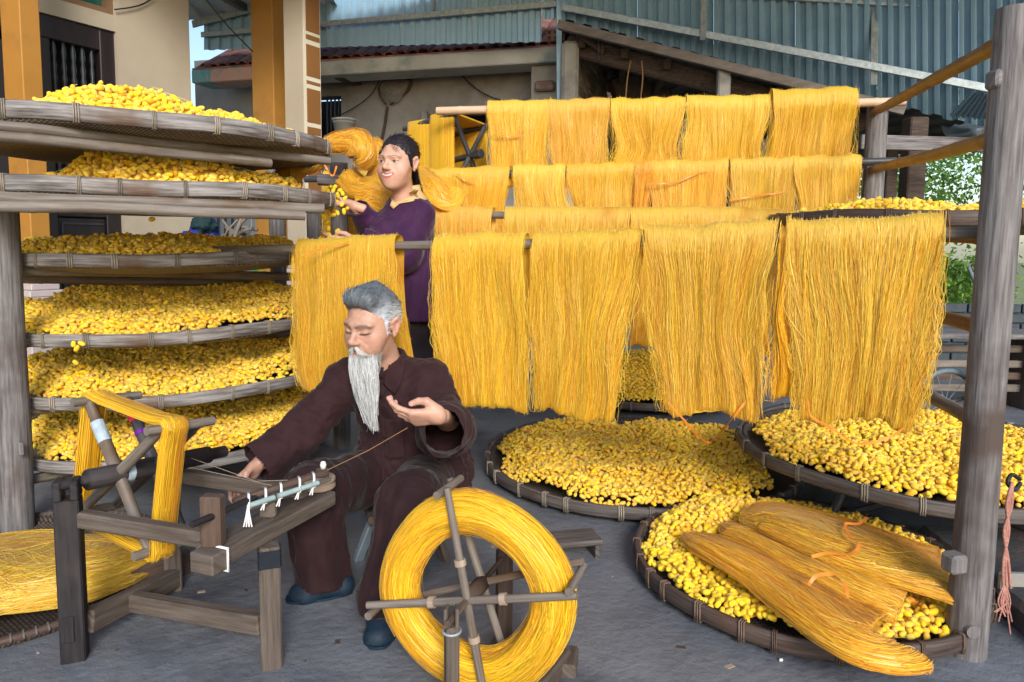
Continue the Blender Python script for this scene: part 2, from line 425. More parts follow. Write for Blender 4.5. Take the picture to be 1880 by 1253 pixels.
def curve(pts, n=24):
    """Catmull-Rom through control points"""
    p = np.asarray(pts, float); p = np.vstack([2 * p[0] - p[1], p, 2 * p[-1] - p[-2]])
    out = []; m = len(p) - 3
    for t in np.linspace(0, m - 1e-6, n):
        i = int(t); f = t - i; a, b, c, d = p[i:i + 4]
        out.append(.5 * (2 * b + (c - a) * f + (2 * a - 5 * b + 4 * c - d) * f * f + (3 * b - a - 3 * c + d) * f ** 3))
    return np.array(out)
def ribbons(paths, width, normals=None, uvs=True, tints=None, twist=None):
    """paths (n,k,3): thin quads strips; returns V,F,uv,tint arrays"""
    paths = np.asarray(paths, float); n, k, _ = paths.shape
    T = np.gradient(paths, axis=1); T /= np.linalg.norm(T, axis=2, keepdims=True) + 1e-9
    if normals is None:
        nr = RNG.normal(size=(n, 1, 3)) + np.zeros((n, k, 3))
    else: nr = normals
    S = np.cross(T, nr); S /= np.linalg.norm(S, axis=2, keepdims=True) + 1e-9
    wd = np.asarray(width, float)
    if wd.ndim == 1 and len(wd) == k: wd = wd[None, :, None]
    elif wd.ndim == 1: wd = wd[:, None, None]
    A = paths - S * wd / 2; B = paths + S * wd / 2
    V = np.stack([A, B], 2).reshape(-1, 3)
    base = (np.arange(n) * k * 2)[:, None] + (np.arange(k - 1) * 2)[None, :]
    Fq = np.stack([base, base + 1, base + 3, base + 2], -1).reshape(-1, 4)
    uv = np.zeros((n, k, 2, 2)); uv[..., 0] = RNG.random((n, 1, 1)) * 5; uv[..., 1] = np.linspace(0, .6, k)[None, :, None]
    tn = np.ones(n) if tints is None else np.asarray(tints)
    tn = np.repeat(tn, k * 2, axis=0)
    return V, Fq, uv.reshape(-1, 2), tn
# ================================================================ the setting
g = MB(); g.quad((-40, -6, 0), (40, -6, 0), (40, 60, 0), (-40, 60, 0))
fl = g.build('ground', 'grassy', kind='structure'); 
g = MB()
def slab_pts(): return [(-9, -4), (4.2, -4), (4.2, 9.2), (-9, 9.2)]
g.box((-2.4, 2.6, .004 - .05 + .004), (13.2, 13.2, .1))
floor = g.build('courtyard_floor', 'floor', kind='structure')

def plane_hit(u, v, p0, n):
    d = ray(u, v); return CAM + d * (((p0 - CAM) @ n) / (d @ n))

E = np.array([.505, .863, 0]); E /= np.linalg.norm(E)         # the house front runs this way
N = np.array([E[1], -E[0], 0])                                # and faces this way
HR = np.stack([E, N, [0, 0, 1]], 1)
p_end = PY(358, 400, 6.5); p_end[2] = 0
def hs(u, v=300, off=0.0):
    """distance along the house front (0 at its end, growing towards the camera), height"""
    q = plane_hit(u, v, p_end + N * off, N); return -(q - p_end) @ E, q[2]
def hbox(mb, s0, s1, z0, z1, o0, o1, bevel=0.0):
    """box on the front between s0,s1 ; z0,z1 ; o0..o1 proud of the wall face"""
    c = p_end - E * (s0 + s1) / 2 + N * (o0 + o1) / 2; c[2] = (z0 + z1) / 2
    mb.box(c, (abs(s1 - s0), abs(o1 - o0), abs(z1 - z0)), HR, bevel=bevel); return mb

house = thing('house', p_end, 'cream plastered house with a dark panelled door behind the tray rack', 'house')
s_r, _ = hs(219, 200); s_l, _ = hs(60, 100)
z_lint = hs(150, 42)[1]; z_tr0 = hs(215, 30)[1]
hbox(MB(), 0, s_r, 0, 4.6, -.25, 0).build('wall', 'cream', house)
hbox(MB(), s_r, s_r + 1.25, z_lint, z_tr0, -.2, -.004).build('lintel', 'cream', house)
hbox(MB(), s_r + 1.25, s_r + 4.5, 0, 4.6, -.25, -.002).build('wall', 'cream', house)
hbox(MB(), s_r, s_r + 1.25, z_tr0 + .75, 4.6, -.25, -.003).build('wall', 'cream', house)
tr = hbox(MB(), s_r, s_r + 1.25, z_tr0, z_tr0 + .05, -.14, -.03).build('transom_frame', 'brownframe', house)
hbox(MB(), s_r, s_r + .05, z_tr0 + .05, z_tr0 + .75, -.14, -.03).build('frame_side', 'brownframe', tr)
hbox(MB(), s_r + .05, s_r + 1.25, z_tr0 + .05, z_tr0 + .75, -.12, -.10).build('pane', 'greenglass', tr)
hbox(MB(), s_r - .1, s_r + 1.3, -.0, z_tr0 + .9, -.6, -.5).build('inner_wall', 'doorwood', house)
door = hbox(MB(), s_r, s_r + .12, 0, z_lint, -.12, -.03, .006).build('door', 'doorwood', house)
hbox(MB(), s_r + .12, s_r + 1.25, z_lint - .17, z_lint, -.12, -.03, .006).build('top_rail', 'doorwood', door)
zb = hs(170, 330)[1]
hbox(MB(), s_r + .12, s_r + .50, zb - .3, zb - .05, -.12, -.03, .006).build('lock_rail', 'doorwood', door)
hbox(MB(), s_r + .50, s_r + .66, 0, z_lint - .17, -.12, -.025, .006).build('door_stile', 'doorwood', door)
hbox(MB(), s_r + .12, s_r + .50, .2, zb - .3, -.10, -.05, .012).build('door_panel', 'doorwood', door)
hbox(MB(), s_r + .15, s_r + .47, zb - .36, zb - .345, -.05, -.036).build('panel_moulding', 'doorlight', door)
hbox(MB(), s_r + .46, s_r + .475, .3, zb - .36, -.05, -.036).build('panel_moulding', 'doorlight', door)
hbox(MB(), s_r + .67, s_r + 1.2, .2, z_lint - .25, -.11, -.05, .012).build('door_panel', 'doorwood', door)
hbox(MB(), s_r + .68, s_r + .695, .2, z_lint - .25, -.05, -.03).build('panel_moulding', 'doorlight', door)
for k in range(5):
    s = s_r + .165 + k * .072
    c = p_end - E * s + N * (-.075); c[2] = zb - .05; hh = z_lint - .17 - c[2]
    pr = [(.011, 0), (.02, .04), (.02, .1), (.012, .13), (.02, .15), (.014, .18), (.022, .24), (.016, hh * .5), (.013, hh * .72), (.021, hh * .75),
          (.013, hh * .78), (.02, hh * .83), (.012, hh * .88), (.02, hh * .92), (.011, hh)]
    MB().lathe(pr, c, 10).build('baluster', 'doorlight', door)
hbox(MB(), s_r - .012, s_r + .02, z_lint - .75, z_lint - .5, -.02, .012).build('hinge', 'doorwood', door)

def column(cu, y, wl, wr, name, m, label, z0, z1, parent=None):
    c = PY(cu, 300, y); c = c - N * wl / 2 + E * wr / 2; c[2] = (z0 + z1) / 2
    b = MB().box(c, (wr, wl, z1 - z0), HR, bevel=.006)
    if parent: return b.build(name, m, parent), c
    return b, c
# ochre pilaster beside the door
pil = thing('pilaster', PY(50, 900, 4.8) * [1, 1, 0], 'ochre painted square pilaster beside the dark panelled door', 'column')
_, c = column(50, 4.8, .25, .125, 'shaft', 'ochre', None, .80, 4.6, pil)
for k, (dz, g_) in enumerate(((.0, .03), (.045, .05), (.09, .07))):
    MB().box((c[0], c[1], .775 - dz), (.125 + 2 * g_, .25 + 2 * g_, .05 - .006), HR, bevel=.006).build('plinth_moulding', 'tilebase', pil)
MB().box((c[0], c[1], .33), (.125 + .12, .25 + .12, .66), HR, bevel=.006).build('plinth', 'tilebase', pil)
# porch column with brown panels + ochre pilaster behind it
colm = thing('porch_column', PY(560, 900, 6.2) * [1, 1, 0], 'cream porch column with brown painted panels outlined in cream', 'column')
_, c = column(560, 6.2, .235, .2, 'shaft', 'cream', None, .86, 4.6, colm)
zz = [(4.6, 3.05)]
corner = PY(560, 300, 6.2)
def zc_at(v, y=6.3): return PY(575, v, y)[2]
for v0, v1 in ((-200, 62), (66, 77), (84, 144), (150, 158), (164, 228), (234, 250), (256, 420)):
    z1, z0 = zc_at(v0), zc_at(v1); z1 = min(z1, 4.5)
    cc = corner + E * .108 + N * .004; cc[2] = (z0 + z1) / 2
    MB().box(cc, (.155, .008, z1 - z0 - .012), HR).build('painted_panel', 'brownpanel', colm)
cc = corner + E * .1 + N * .0; cc[2] = 2.3
MB().box(cc + N * .001, (.192, .003, 3.0), HR).build('panel_ground', 'trimcream', colm)
MB().box((c[0], c[1], .43), (.31, .345, .86), HR, bevel=.008).build('plinth', 'tilebase', colm)
colo = thing('pilaster', PY(505, 900, 6.9) * [1, 1, 0], 'ochre painted pilaster standing close behind the porch column', 'column')
_, c = column(505, 6.9, .30, .30, 'shaft', 'ochre', None, .5, 4.6, colo)
MB().box((c[0], c[1], .25), (.36, .36, .5), HR, bevel=.008).build('plinth', 'tilebase', colo)
MB().box((c[0], c[1], 3.62), (.37, .37, .05), HR, bevel=.008).build('capital', 'trimcream', colo)

# ---------------- neighbour house: stucco wall, fascia beam, tiled roof
A0 = PY(356, 143, 8.1); B0 = PY(1029, 98, 7.0)
wd = (B0 - A0) * [1, 1, 0]; wd /= np.linalg.norm(wd); wn = np.array([wd[1], -wd[0], 0])
nb = thing('neighbour_house', B0 * [1, 1, 0] - wn * .5, 'grey stucco outbuilding with tiled roof behind the hanging silk', 'house')
zb1, zb0 = PY(1029, 84, 7.0)[2], PY(1029, 113, 7.0)[2]
NR = np.stack([wd, wn, [0, 0, 1]], 1)
L = np.linalg.norm((B0 - A0)[:2])
Bx = B0 * [1, 1, 0]
def nbox(mb, s0, s1, z0, z1, o0, o1, bevel=0):
    c = Bx - wd * (s0 + s1) / 2 + wn * (o0 + o1) / 2; c[2] = (z0 + z1) / 2
    mb.box(c, (s1 - s0, o1 - o0, z1 - z0), NR, bevel=bevel); return mb
nbox(MB(), 0, 2.75, zb0, zb1, -.35, 0, .01).build('fascia_beam', 'fascia', nb)
nbox(MB(), 2.752, 4.2, zb0 + .002, zb1 - .002, -.35, -.003, .01).build('fascia_beam', 'mural', nb)
# wall with two openings
def nsz(u, v, off):
    q = plane_hit(u, v, Bx + wn * off, wn); return -(q - Bx) @ wd, q[2]
OFF = -.55
w0, wz1 = nsz(626, 176, OFF); w1, wz0 = nsz(575, 300, OFF)      # small dark window left of the bucket
x0, xz1 = nsz(900, 206, OFF); x1, xz0 = nsz(785, 420, OFF)      # dark doorway behind the square reel
for (s0, s1, z0, z1) in ((-.05, x0 + .02, 0, zb0 + .4), (x0 + .02, x1, xz1, zb0 + .398), (x1, w0, 0, zb0 + .4), (w0, w1, wz1, zb0 + .398), (w0, w1, 0, wz0), (w1, 4.6, 0, zb0 + .4)):
    if s1 > s0: nbox(MB(), s0, s1, z0, z1, OFF - .2, OFF).build('wall', 'stucco', nb)
nbox(MB(), -.05, 4.6, 0, zb0, OFF - .75, OFF - .7).build('dark_backing', 'doorwood', nb)  # panel behind the openings; the unlit room is given by its dark colour
nbox(MB(), x1 - .02, x1 + .05, xz0, xz1 + .03, OFF - .05, OFF + .07, .004).build('door_leaf', 'stucco', nb)
for k in range(5):
    nbox(MB(), w0 + .03 + k * .05, w0 + .045 + k * .05, wz0, wz1, OFF - .12, OFF - .10).build('window_bar', 'darksteel', nb)
s_p0, _ = nsz(1022, 150, -.1); s_p1, _ = nsz(975, 150, -.1)
nbox(MB(), s_p0 + .0, s_p1, 0, zb0 - .002, -.34, -.10, .006).build('pier', 'conc', nb)
nbox(MB(), s_p0 + .01, s_p1 - .05, zb0 - .26, zb0 - .16, -.101, -.03, .02).build('broken_brick', 'brick', nb)
q0, q1 = nsz(640, 150, OFF)[0], nsz(676, 150, OFF)[0]
br_ = plane_hit(655, 148, Bx + wn * OFF, wn)
MB().beam(br_ - wn * .1, br_ + wn * .42 + [0, 0, -.02], .11, .11, bevel=.01).build('bracket', 'darktimber', nb)
# tiled roof: rows of barrel tiles, each a part
roof = nbox(MB(), -.02, 4.2, zb1 + .002, zb1 + .02, -.3, -.02).build('roof', 'rooftile', nb)
pitch = R(31); up = (-wn * math.cos(pitch) + np.array([0, 0, math.sin(pitch)]))
tile_me = None
tl, tw = .24, .125
nrows = 9
mb = MB(); V = []; Fs = []; UV = []
for j, y in enumerate((0, tl * 1.18)):
    for k in range(7):
        a = math.pi * k / 6
        r = .062 - .006 * j
        V.append((-r * math.cos(a), y, .004 + r * .62 * math.sin(a)))
for k in range(6):
    Fs.append((k, k + 1, 8 + k, 7 + k)); UV.append([(0, 0), (.1, 0), (.1, .2), (0, .2)])
V2 = [(p[0] * .82, p[1], p[2] * .78 - .004) for p in V]
for k in range(6): Fs.append((14 + k + 1, 14 + k, 21 + k, 22 + k)); UV.append([(0, 0), (.1, 0), (.1, .2), (0, .2)])
for k in range(6): Fs.append((k + 1, k, 14 + k, 14 + k + 1)); UV.append([(0, 0), (.1, 0), (.1, .2), (0, .2)])
mb.add(V + V2, Fs, UV, False); tile_me = mb.mesh('tile'); tile_me.materials.append(M['rooftile'])
TR = np.stack([wd, up, np.cross(wd, up)], 1)
for r_ in range(nrows):
    ncol = int(4.2 / tw)
    for c_ in range(ncol):
        p = Bx - wd * (.05 + c_ * tw + (r_ % 2) * .0) - wn * .03 + up * (r_ * tl) + np.array([0, 0, 0])
        p[2] += zb1 + .025
        if r_ > 6 and proj(p)[1] < 40: continue
        u_, v_, _ = proj(p)
        if v_ < 30 or u_ > 1060: continue
        if 600 < u_ < 990 and r_ > 4: continue
        o = bpy.data.objects.new('tile', tile_me); col.objects.link(o)
        a = random.uniform(-.07, .07); Rm = TR @ np.array([[math.cos(a), -math.sin(a), 0], [math.sin(a), math.cos(a), 0], [0, 0, 1]])
        p = p + wd * random.uniform(-.008, .008) + np.cross(wd, up) * random.uniform(-.006, .01)
        mw = Matrix([[*Rm[i], p[i]] for i in range(3)] + [[0, 0, 0, 1]])
        o.parent = roof; o.matrix_parent_inverse = Matrix.Identity(4)
        o.matrix_local = mw
c = Bx - wn * .03 + up * (nrows * tl / 2) - wd * 2.1; c[2] += zb1 + .0
MB().box(c, (4.2, nrows * tl, .02), TR).build('roof_deck', 'rooftile', roof)
hb = Bx - wd * .05 - wn * .05; hb[2] = zb1 + .10
hbk = MB().box(hb, (.19, .12, .11), NR, bevel=.004).build('hollow_brick', 'rooftile', roof)
for i in range(2):
    for j in range(3):
        q = hb + wd * (-.06 + .06 * j) + wn * .061 + np.array([0, 0, -.025 + .05 * i])
        MB().box(q, (.03, .004, .03), NR).build('hole_shade_plate', 'doorwood', hbk)  # dark plates on the brick face put the holes' shade into colour

# ---------------- blue corrugated skirts of the courtyard canopy
def corr(a00, a10, a01, a11, nr, amp, sub=4, thick=.0):
    """trapezoid-ribbed sheet; a00,a10 bottom, a01,a11 top"""
    a00, a10, a01, a11 = [np.asarray(q, float) for q in (a00, a10, a01, a11)]
    nrm = np.cross(a10 - a00, a01 - a00); nrm /= np.linalg.norm(nrm)
    prof = [(0, 0), (.34, 0), (.46, 1), (.84, 1), (.96, 0)]
    ts = []
    for r in range(nr):
        for t, h in prof: ts.append(((r + t) / nr, h))
    ts.append((1, 0))
    V = []; Fs = []; UV = []
    for t, h in ts:
        for q in (0, 1):
            p = (a00 * (1 - t) + a10 * t) * (1 - q) + (a01 * (1 - t) + a11 * t) * q
            V.append(p + nrm * h * amp)
    m_ = MB()
    for i in range(len(ts) - 1):
        Fs.append((2 * i, 2 * i + 2, 2 * i + 3, 2 * i + 1)); UV.append([(0, 0), (1, 0), (1, 1), (0, 1)])
    m_.add(V, Fs, UV, False); return m_
can = thing('canopy', (1.5, 6.6, 0), 'blue corrugated tin canopy over the courtyard with steel purlins', 'canopy')
yl = lambda u: 6.75 + (1029 - u) / (1029 - 356) * 1.05
def edge(u, v): return PY(u, v, yl(u))
cuts = [(374, 478), (478, 600), (600, 735), (735, 868), (868, 994)]
for a, b in cuts:
    lo = lambda u: 92 - (u - 374) * .025
    corr(edge(a + .5, lo(a)), edge(b, lo(b)), edge(a + .5, 41 if a < 400 else -60), edge(b, 14 if a < 400 else -60), max(3, int((b - a) / 19)), -.026).build('tin_sheet', 'bluetin', can)
corr(edge(995, 36), edge(1028, 33), edge(995, -60), edge(1028, -60), 2, -.026).build('tin_sheet', 'bluetin', can)
fr = np.array([0, -.035, 0])
MB().beam(edge(372, 66) + fr, edge(1028, 9) + fr, .02, .055).build('purlin', 'steel', can)
MB().beam(edge(356, 47) + fr, edge(640, -28) + fr, .02, .075).build('purlin', 'steel', can)
MB().beam(edge(797, 25) + fr * 1.7, edge(800, -40) + fr * 1.7, .05, .02).build('upright', 'steel', can)
MB().beam(PY(1026, 800, 6.72) * [1, 1, 0], PY(1026, -60, 6.72), .05, .05).build('post', 'bluetin', can)
# right skirt follows the shed's sloping eave
def ry(u): return 6.75 - (u - 1030) / 820 * 1.0
def rlow(u): return 46 + (u - 1030) * .262 - max(0, u - 1700) * .02
for k, (a, b) in enumerate(((1030, 1170), (1170, 1310), (1310, 1460), (1460, 1610), (1610, 1760), (1760, 1930))):
    corr(PY(a + .5, rlow(a), ry(a)), PY(b, rlow(b), ry(b)), PY(a + .5, -70, ry(a) - .30 - (a - 1030) * .0006), PY(b, -70, ry(b) - .30 - (b - 1030) * .0006), 7, -.03).build('tin_sheet', 'bluetin', can)
MB().beam(PY(1032, 14, ry(1032) - .14), PY(1832, 166, ry(1832) - .30), .03, .06).build('purlin', 'steel', can)
MB().beam(PY(1310, -12, ry(1310) - .32), PY(1900, 20, ry(1832) - .6), .03, .05).build('purlin', 'steel', can)
for u in (1290, 1604):
    MB().beam(PY(u + 4, -50, ry(u) - .50), PY(u, rlow(u) - 40, ry(u) - .24), .05, .025).build('upright', 'steel', can)
# roof sheets overhead
rz = 3.52
for k in range(7):
    x0 = -4.2 + k * 1.2
    fy_ = 4.9 if k < 4 else 3.5  # unseen right sheets reach further forward to darken the tin there
    corr((x0, fy_, rz + .14), (x0 + 1.2, fy_, rz + .14), (x0, 6.95 + .95 * (k < 2), rz + .04 - .11 * (k < 2)), (x0 + 1.2, 6.95 + .95 * (k < 2), rz + .04 - .11 * (k < 2)), 6, .025).build('roof_sheet', 'whitesheet', can)
MB().beam(PY(388, -20, 6.3), PY(448, 14, 7.2), .07, .07).build('rafter', 'darksteel', can)
for x in (-3.4, -1.2, 1.0, 3.4):
    MB().beam((x, 4.9, rz + .07), (x, 6.4, rz + .02), .06, .08).build('rafter', 'darksteel', can)

# ---------------- open shed on the right
shed = thing('shed', PY(1300, 700, 6.6) * [1, 1, 0], 'dark open timber shed under a sloping roof behind the top row of silk', 'shed')
def sy(u): return 6.5 - (u - 1030) / 820 * 1.0
MB().beam(PY(1026, 46, sy(1030) - .06), PY(1660, 204, sy(1660) - .06), .07, .075).build('eave_board', 'rust', shed)
MB().beam(PY(1040, 84, sy(1040) + .25), PY(1590, 226, sy(1590) + .25), .12, .17, bevel=.02).build('beam', 'darktimber', shed)
e0, e1 = PY(1026, 36, sy(1030)), PY(1900, 262, sy(1900))
for k in range(3):
    t0, t1 = k / 3, (k + 1) / 3
    a, b = e0 + (e1 - e0) * t0, e0 + (e1 - e0) * t1
    corr(a, b, a + [0, 3.2, .25], b + [0, 3.2, .25], 8, .02).build('roof_sheet', 'shedroof', shed)
for k, u in enumerate((1070, 1150, 1230, 1330, 1440, 1540)):
    a = PY(u, 46 + (u - 1030) * .25 + 16, sy(u)); b = a + np.array([.35, 2.8, .16])
    MB().beam(a + [0, .1, 0], b, .07, .09, bevel=.01).build('rafter', 'darktimber', shed)
for (ua, va, ub, vb) in ((1060, 62, 1108, 96), (1122, 62, 1150, 82)):
    MB().beam(PY(ua, va, 6.5), PY(ub, vb, 6.55), .05, .05, bevel=.01).build('brace', 'darktimber', shed)
cp = PY(1043, 300, 6.62); ztop = PY(1043, 78, 6.62)[2]
pm = MB().box((cp[0], cp[1], ztop / 2), (.155, .15, ztop), bevel=.03); pm.build('concrete_post', 'conc', shed)
cp = PY(1323, 300, 6.1); ztop = PY(1323, 120, 6.1)[2]
MB().box((cp[0], cp[1], ztop / 2), (.105, .08, ztop), bevel=.012).build('timber_post', 'conc', shed)
for u in (1676, 1632):
    cp = PY(u, 300, 5.6 + (u < 1650) * .8); MB().box((cp[0], cp[1], 1.05), (.14 if u > 1650 else .10, .14, 2.1), bevel=.01).build('timber_post', 'darktimber', shed)
# brick side wall: each brick in view is a part
bw0 = PY(1062, 300, 6.8); bw0[2] = 0; bdir = np.array([.32, 1.0, 0]); bdir /= np.linalg.norm(bdir); bn = np.array([bdir[1], -bdir[0], 0])
BR = np.stack([bdir, bn, [0, 0, 1]], 1)
c = bw0 + bdir * .75 - bn * .07; c[2] = 1.5
wallb = MB().box(c, (1.5, .10, 3.0), BR).build('brick_wall', 'mortar', shed)
bm_ = MB().box((0, 0, 0), (.195, .02, .062), bevel=.006).mesh('brick'); bm_.materials.append(M['brick'])
for r_ in range(20):
    for k in range(7):
        p = bw0 + bdir * (.1 + k * .207 + (r_ % 2) * .1 - .05) - bn * .018; p[2] = 2.98 - r_ * .072
        u_, v_, _ = proj(p)
        if v_ > 215 or v_ < 70: continue
        o = bpy.data.objects.new('brick', bm_); col.objects.link(o); o.parent = wallb
        q = p + bn * random.uniform(-.008, .006)
        o.matrix_local = Matrix([[*(BR[i]), q[i]] for i in range(3)] + [[0, 0, 0, 1]])
MB().box((2.3, 9.9, 1.9), (4.6, .1, 3.8)).build('back_wall', 'darktimber', shed)  # added wall, coloured dark to give the shed its dim interior
MB().box(PY(1175, 165, 8.0), (.62, .2, .42), rotz(.2) @ np.array([[math.cos(-.35), 0, math.sin(-.35)], [0, 1, 0], [-math.sin(-.35), 0, math.cos(-.35)]]), bevel=.03).build('rubble_block', 'brick', shed)
for (u, v0, v1) in ((1158, 112, 190), (1178, 113, 190)):
    pts = curve([PY(u, v0, 6.3), PY(u - 6 if u < 1170 else u + 2, (v0 + v1) / 2 - 8, 6.25), PY(u - (10 if u < 1170 else 3), v1, 6.2)], 10)
    MB().tube(pts, .006, 5).build('hanging_wire', 'bamboo_brown', shed)
for (u, v0, v1) in ((1098, 70, 110), (1105, 72, 112), (1246, 90, 130)):
    MB().tube(curve([PY(u, v0, 6.5), PY(u + 2, (v0 + v1) / 2, 6.42), PY(u - 3, v1, 6.5)], 8), .007, 5).build('hanging_wire', 'darktimber', shed)
# small hanging awning sheet and tarpaulin by the right post
aw = corr(PY(1742, 212, 5.0), PY(1838, 222, 4.8), PY(1786, 166, 4.6), PY(1842, 180, 4.5), 9, .012).build('awning_sheet', 'bluetin', label='small corrugated tin sheet slanting beside the tall log post', cat='tin sheet')
tp = PY(1770, 240, 5.1)
gx = []
nu_, nv_ = 14, 10
V = []
for i in range(nu_):
    for j in range(nv_):
        V.append(PY(1730 + 90 * i / (nu_ - 1), 226 + 40 * j / (nv_ - 1), 5.0) )
V = np.array(V); V[:, 1] += fbm(V * 9, 3) * .25; V[:, 2] += fbm(V * 7 + 5, 9) * .12
Fq = np.array([(i * nv_ + j, (i + 1) * nv_ + j, (i + 1) * nv_ + j + 1, i * nv_ + j + 1) for i in range(nu_ - 1) for j in range(nv_ - 1)])
link('tarpaulin', raw_mesh('tarpaulin', V, Fq), 'darksteel', label='crumpled dark tarpaulin stuffed above the plank rail', cat='tarpaulin')
# plank rail and rear posts on the right
MB().beam(PY(1580, 261, 4.3), PY(1836, 268, 4.3), .03, .085, bevel=.004).build('plank_rail', 'post', label='pale sawn plank rail running behind the log post', cat='plank')
cp = PY(1822, 600, 4.0); MB().tube([(cp[0] - .02, 4.0, 0), (cp[0], 4.0, .6), (cp[0] + .02, 4.0, 1.3), (cp[0] + .05, 4.0, 2.3)], [.055, .052, .05, .047], 14, wob=.03).build('rear_post', 'bamboo', label='brown squared post behind the tall right log post', cat='post')
# low wall, bench, bits
lw = thing('garden_wall', PY(1760, 700, 6.0) * [1, 1, 0], 'low dark brick wall below the leafy opening', 'wall')
wx0, wx1 = PY(1560, 600, 6.0)[0], 4.6
zt = PY(1750, 556, 6.0)[2]
core = MB().box(((wx0 + wx1) / 2, 6.08, zt / 2 - .01), (wx1 - wx0, .12, zt - .02)).build('wall_core', 'darksteel', lw)
for r_ in range(6):
    for k in range(5):
        p = (PY(1700, 600, 6.0)[0] + k * .23 + (r_ % 2) * .11, 6.01, zt - .045 - r_ * .085)
        MB().box(p, (.215, .03, .075), bevel=.006).build('brick', 'darksteel', lw)
bn_ = thing('bench', PY(1750, 800, 4.7) * [1, 1, 0], 'weathered plank bench standing before the low brick wall', 'bench')
bz = PY(1750, 612, 4.85)[2]
MB().box((PY(1770, 612, 4.85)[0], 4.85, bz), (1.0, .38, .035), bevel=.006).build('seat', 'post', bn_)
for k, (v, m_) in enumerate(((640, 'framewood'), (668, 'bamboo'), (690, 'framered'), (712, 'bamboo'))):
    MB().box((PY(1770, v, 4.8)[0], 4.8, PY(1770, v, 4.8)[2]), (.95, .03, .05), bevel=.005).build('rail', m_, bn_)
for dx in (-.4, .4):
    MB().box((PY(1770, 612, 4.85)[0] + dx, 4.85, bz / 2 - .01), (.06, .3, bz - .02), bevel=.005).build('leg', 'framewood', bn_)
bk = thing('bicycle', PY(1745, 790, 4.1) * [1, 1, 0], 'old bicycle leaning by the bench, only a wheel showing', 'bicycle')
wc = PY(1735, 742, 4.15); ang = np.linspace(0, 2 * math.pi, 37)[:-1]
ring = np.stack([wc[0] + .20 * np.cos(ang), np.full(36, wc[1]) + .03 * np.cos(ang), wc[2] + .20 * np.sin(ang)], 1)
ty = MB().tube(ring, .016, 8, closed=True).build('wheel', 'paleblueplastic', bk)
for k in range(10):
    MB().tube([wc, ring[k * 3 + 2]], .0016, 4).build('spoke', 'steel', ty)
MB().tube([wc, wc + [.2, .02, .06], wc + [.34, .05, .2]], .012, 6).build('frame_tube', 'bamboo', bk)
MB().lathe([(.0, -.02), (.045, -.02), (.05, 0), (.045, .02), (0, .02)], wc + [.17, -.03, .07], 14, rot=basis(x=(1, 0, 0), y=(0, 0, 1))).build('crank', 'iron', bk)
MB().tube(curve([wc + [.15, -.05, .18], wc + [.19, -.05, .14], wc + [.2, -.05, .05], wc + [.18, -.06, -.02]], 8), .014, 6).build('pedal_arm', 'iron', bk)
hk = thing('hand_tool', PY(1785, 490, 4.02), 'iron hook and handle hanging on the brown rear post', 'tool')
MB().tube([PY(1778, 490, 3.95), PY(1788, 515, 3.95), PY(1797, 536, 3.97)], .010, 6).build('handle', 'paleblueplastic', hk)
MB().tube(curve([PY(1800, 487, 3.95), PY(1786, 486, 3.95), PY(1783, 493, 3.95), PY(1789, 499, 3.95), PY(1800, 499, 3.95)], 14), .005, 6).build('hook', 'iron', hk)
# step and board bottom right
MB().box((1.95, 1.75, .0), (1.0, 1.5, .18), rotz(-.06), bevel=.02).build('step', 'step', kind='structure')

# ---------------- trees outside
def tree(base, h, rx, rz_, nl, label, seed, low=.35, leaf=.075):
    rg = np.random.default_rng(seed)
    t = thing('tree', base, label, 'tree', 'trees beyond the shed')
    b = np.array(base, float)
    tr_ = MB(); top = b + [.15, .1, h * .8]
    tr_.tube(curve([b - [0, 0, .1], b + [.05, 0, h * .3], b + [-.03, .05, h * .55], top], 12), np.linspace(.14, .03, 12), 10, wob=.06)
    limbs = []
    for k in range(9):
        z = h * rg.uniform(.3, .75); a = rg.uniform(0, 6.28); st = b + [0, 0, z]
        en = st + np.array([math.cos(a) * rx * .8, math.sin(a) * rx * .8, rg.uniform(-.1, .35) * rz_])
        tr_.tube(curve([st, (st + en) / 2 + [0, 0, .12], en], 8), np.linspace(.045, .012, 8), 7); limbs.append(en)
    tr_.build('trunk', 'bark', t)
    cl = rg.normal(size=(46, 3)); cl /= np.linalg.norm(cl, axis=1)[:, None]; cl *= rg.random((46, 1)) ** .45
    cl = cl * [rx, rx, rz_] + b + [0, 0, h * .62]; cl = np.vstack([cl, limbs])
    ci = rg.integers(0, len(cl), nl)
    p = cl[ci] + rg.normal(size=(nl, 3)) * [.24, .24, .17]
    d = rg.normal(size=(nl, 3)); d[:, 2] -= .5; d /= np.linalg.norm(d, axis=1)[:, None]
    s = np.cross(d, rg.normal(size=(nl, 3))); s /= np.linalg.norm(s, axis=1)[:, None]
    Ls = leaf * rg.uniform(.6, 1.4, (nl, 1))
    V = np.stack([p, p + d * Ls * .45 + s * Ls * .26, p + d * Ls, p + d * Ls * .45 - s * Ls * .26], 1).reshape(-1, 3)
    Fq = np.arange(nl * 4).reshape(-1, 4)
    tint = np.repeat((.6 + .8 * rg.random(nl))[:, None] * np.array([1, 1, 1]) * (1 + np.stack([.35 * rg.random(nl), .1 * rg.random(nl), 0 * rg.random(nl)], 1)), 4, 0)
    link('crown', raw_mesh('crown', V, Fq, tint=tint, smooth=False), 'leaf', t)
g0 = PY(1735, 420, 11); tree((g0[0] - .5, 11.0, 0), 4.4, 1.2, 1.3, 4200, 'leafy green tree beyond the shed posts, filling the opening', 3)
g0 = PY(1800, 420, 9); tree((g0[0] + .9, 8.6, 0), 4.2, 1.1, 1.2, 2600, 'broad leaved tree with boughs drooping over the plank rail', 5, leaf=.1)
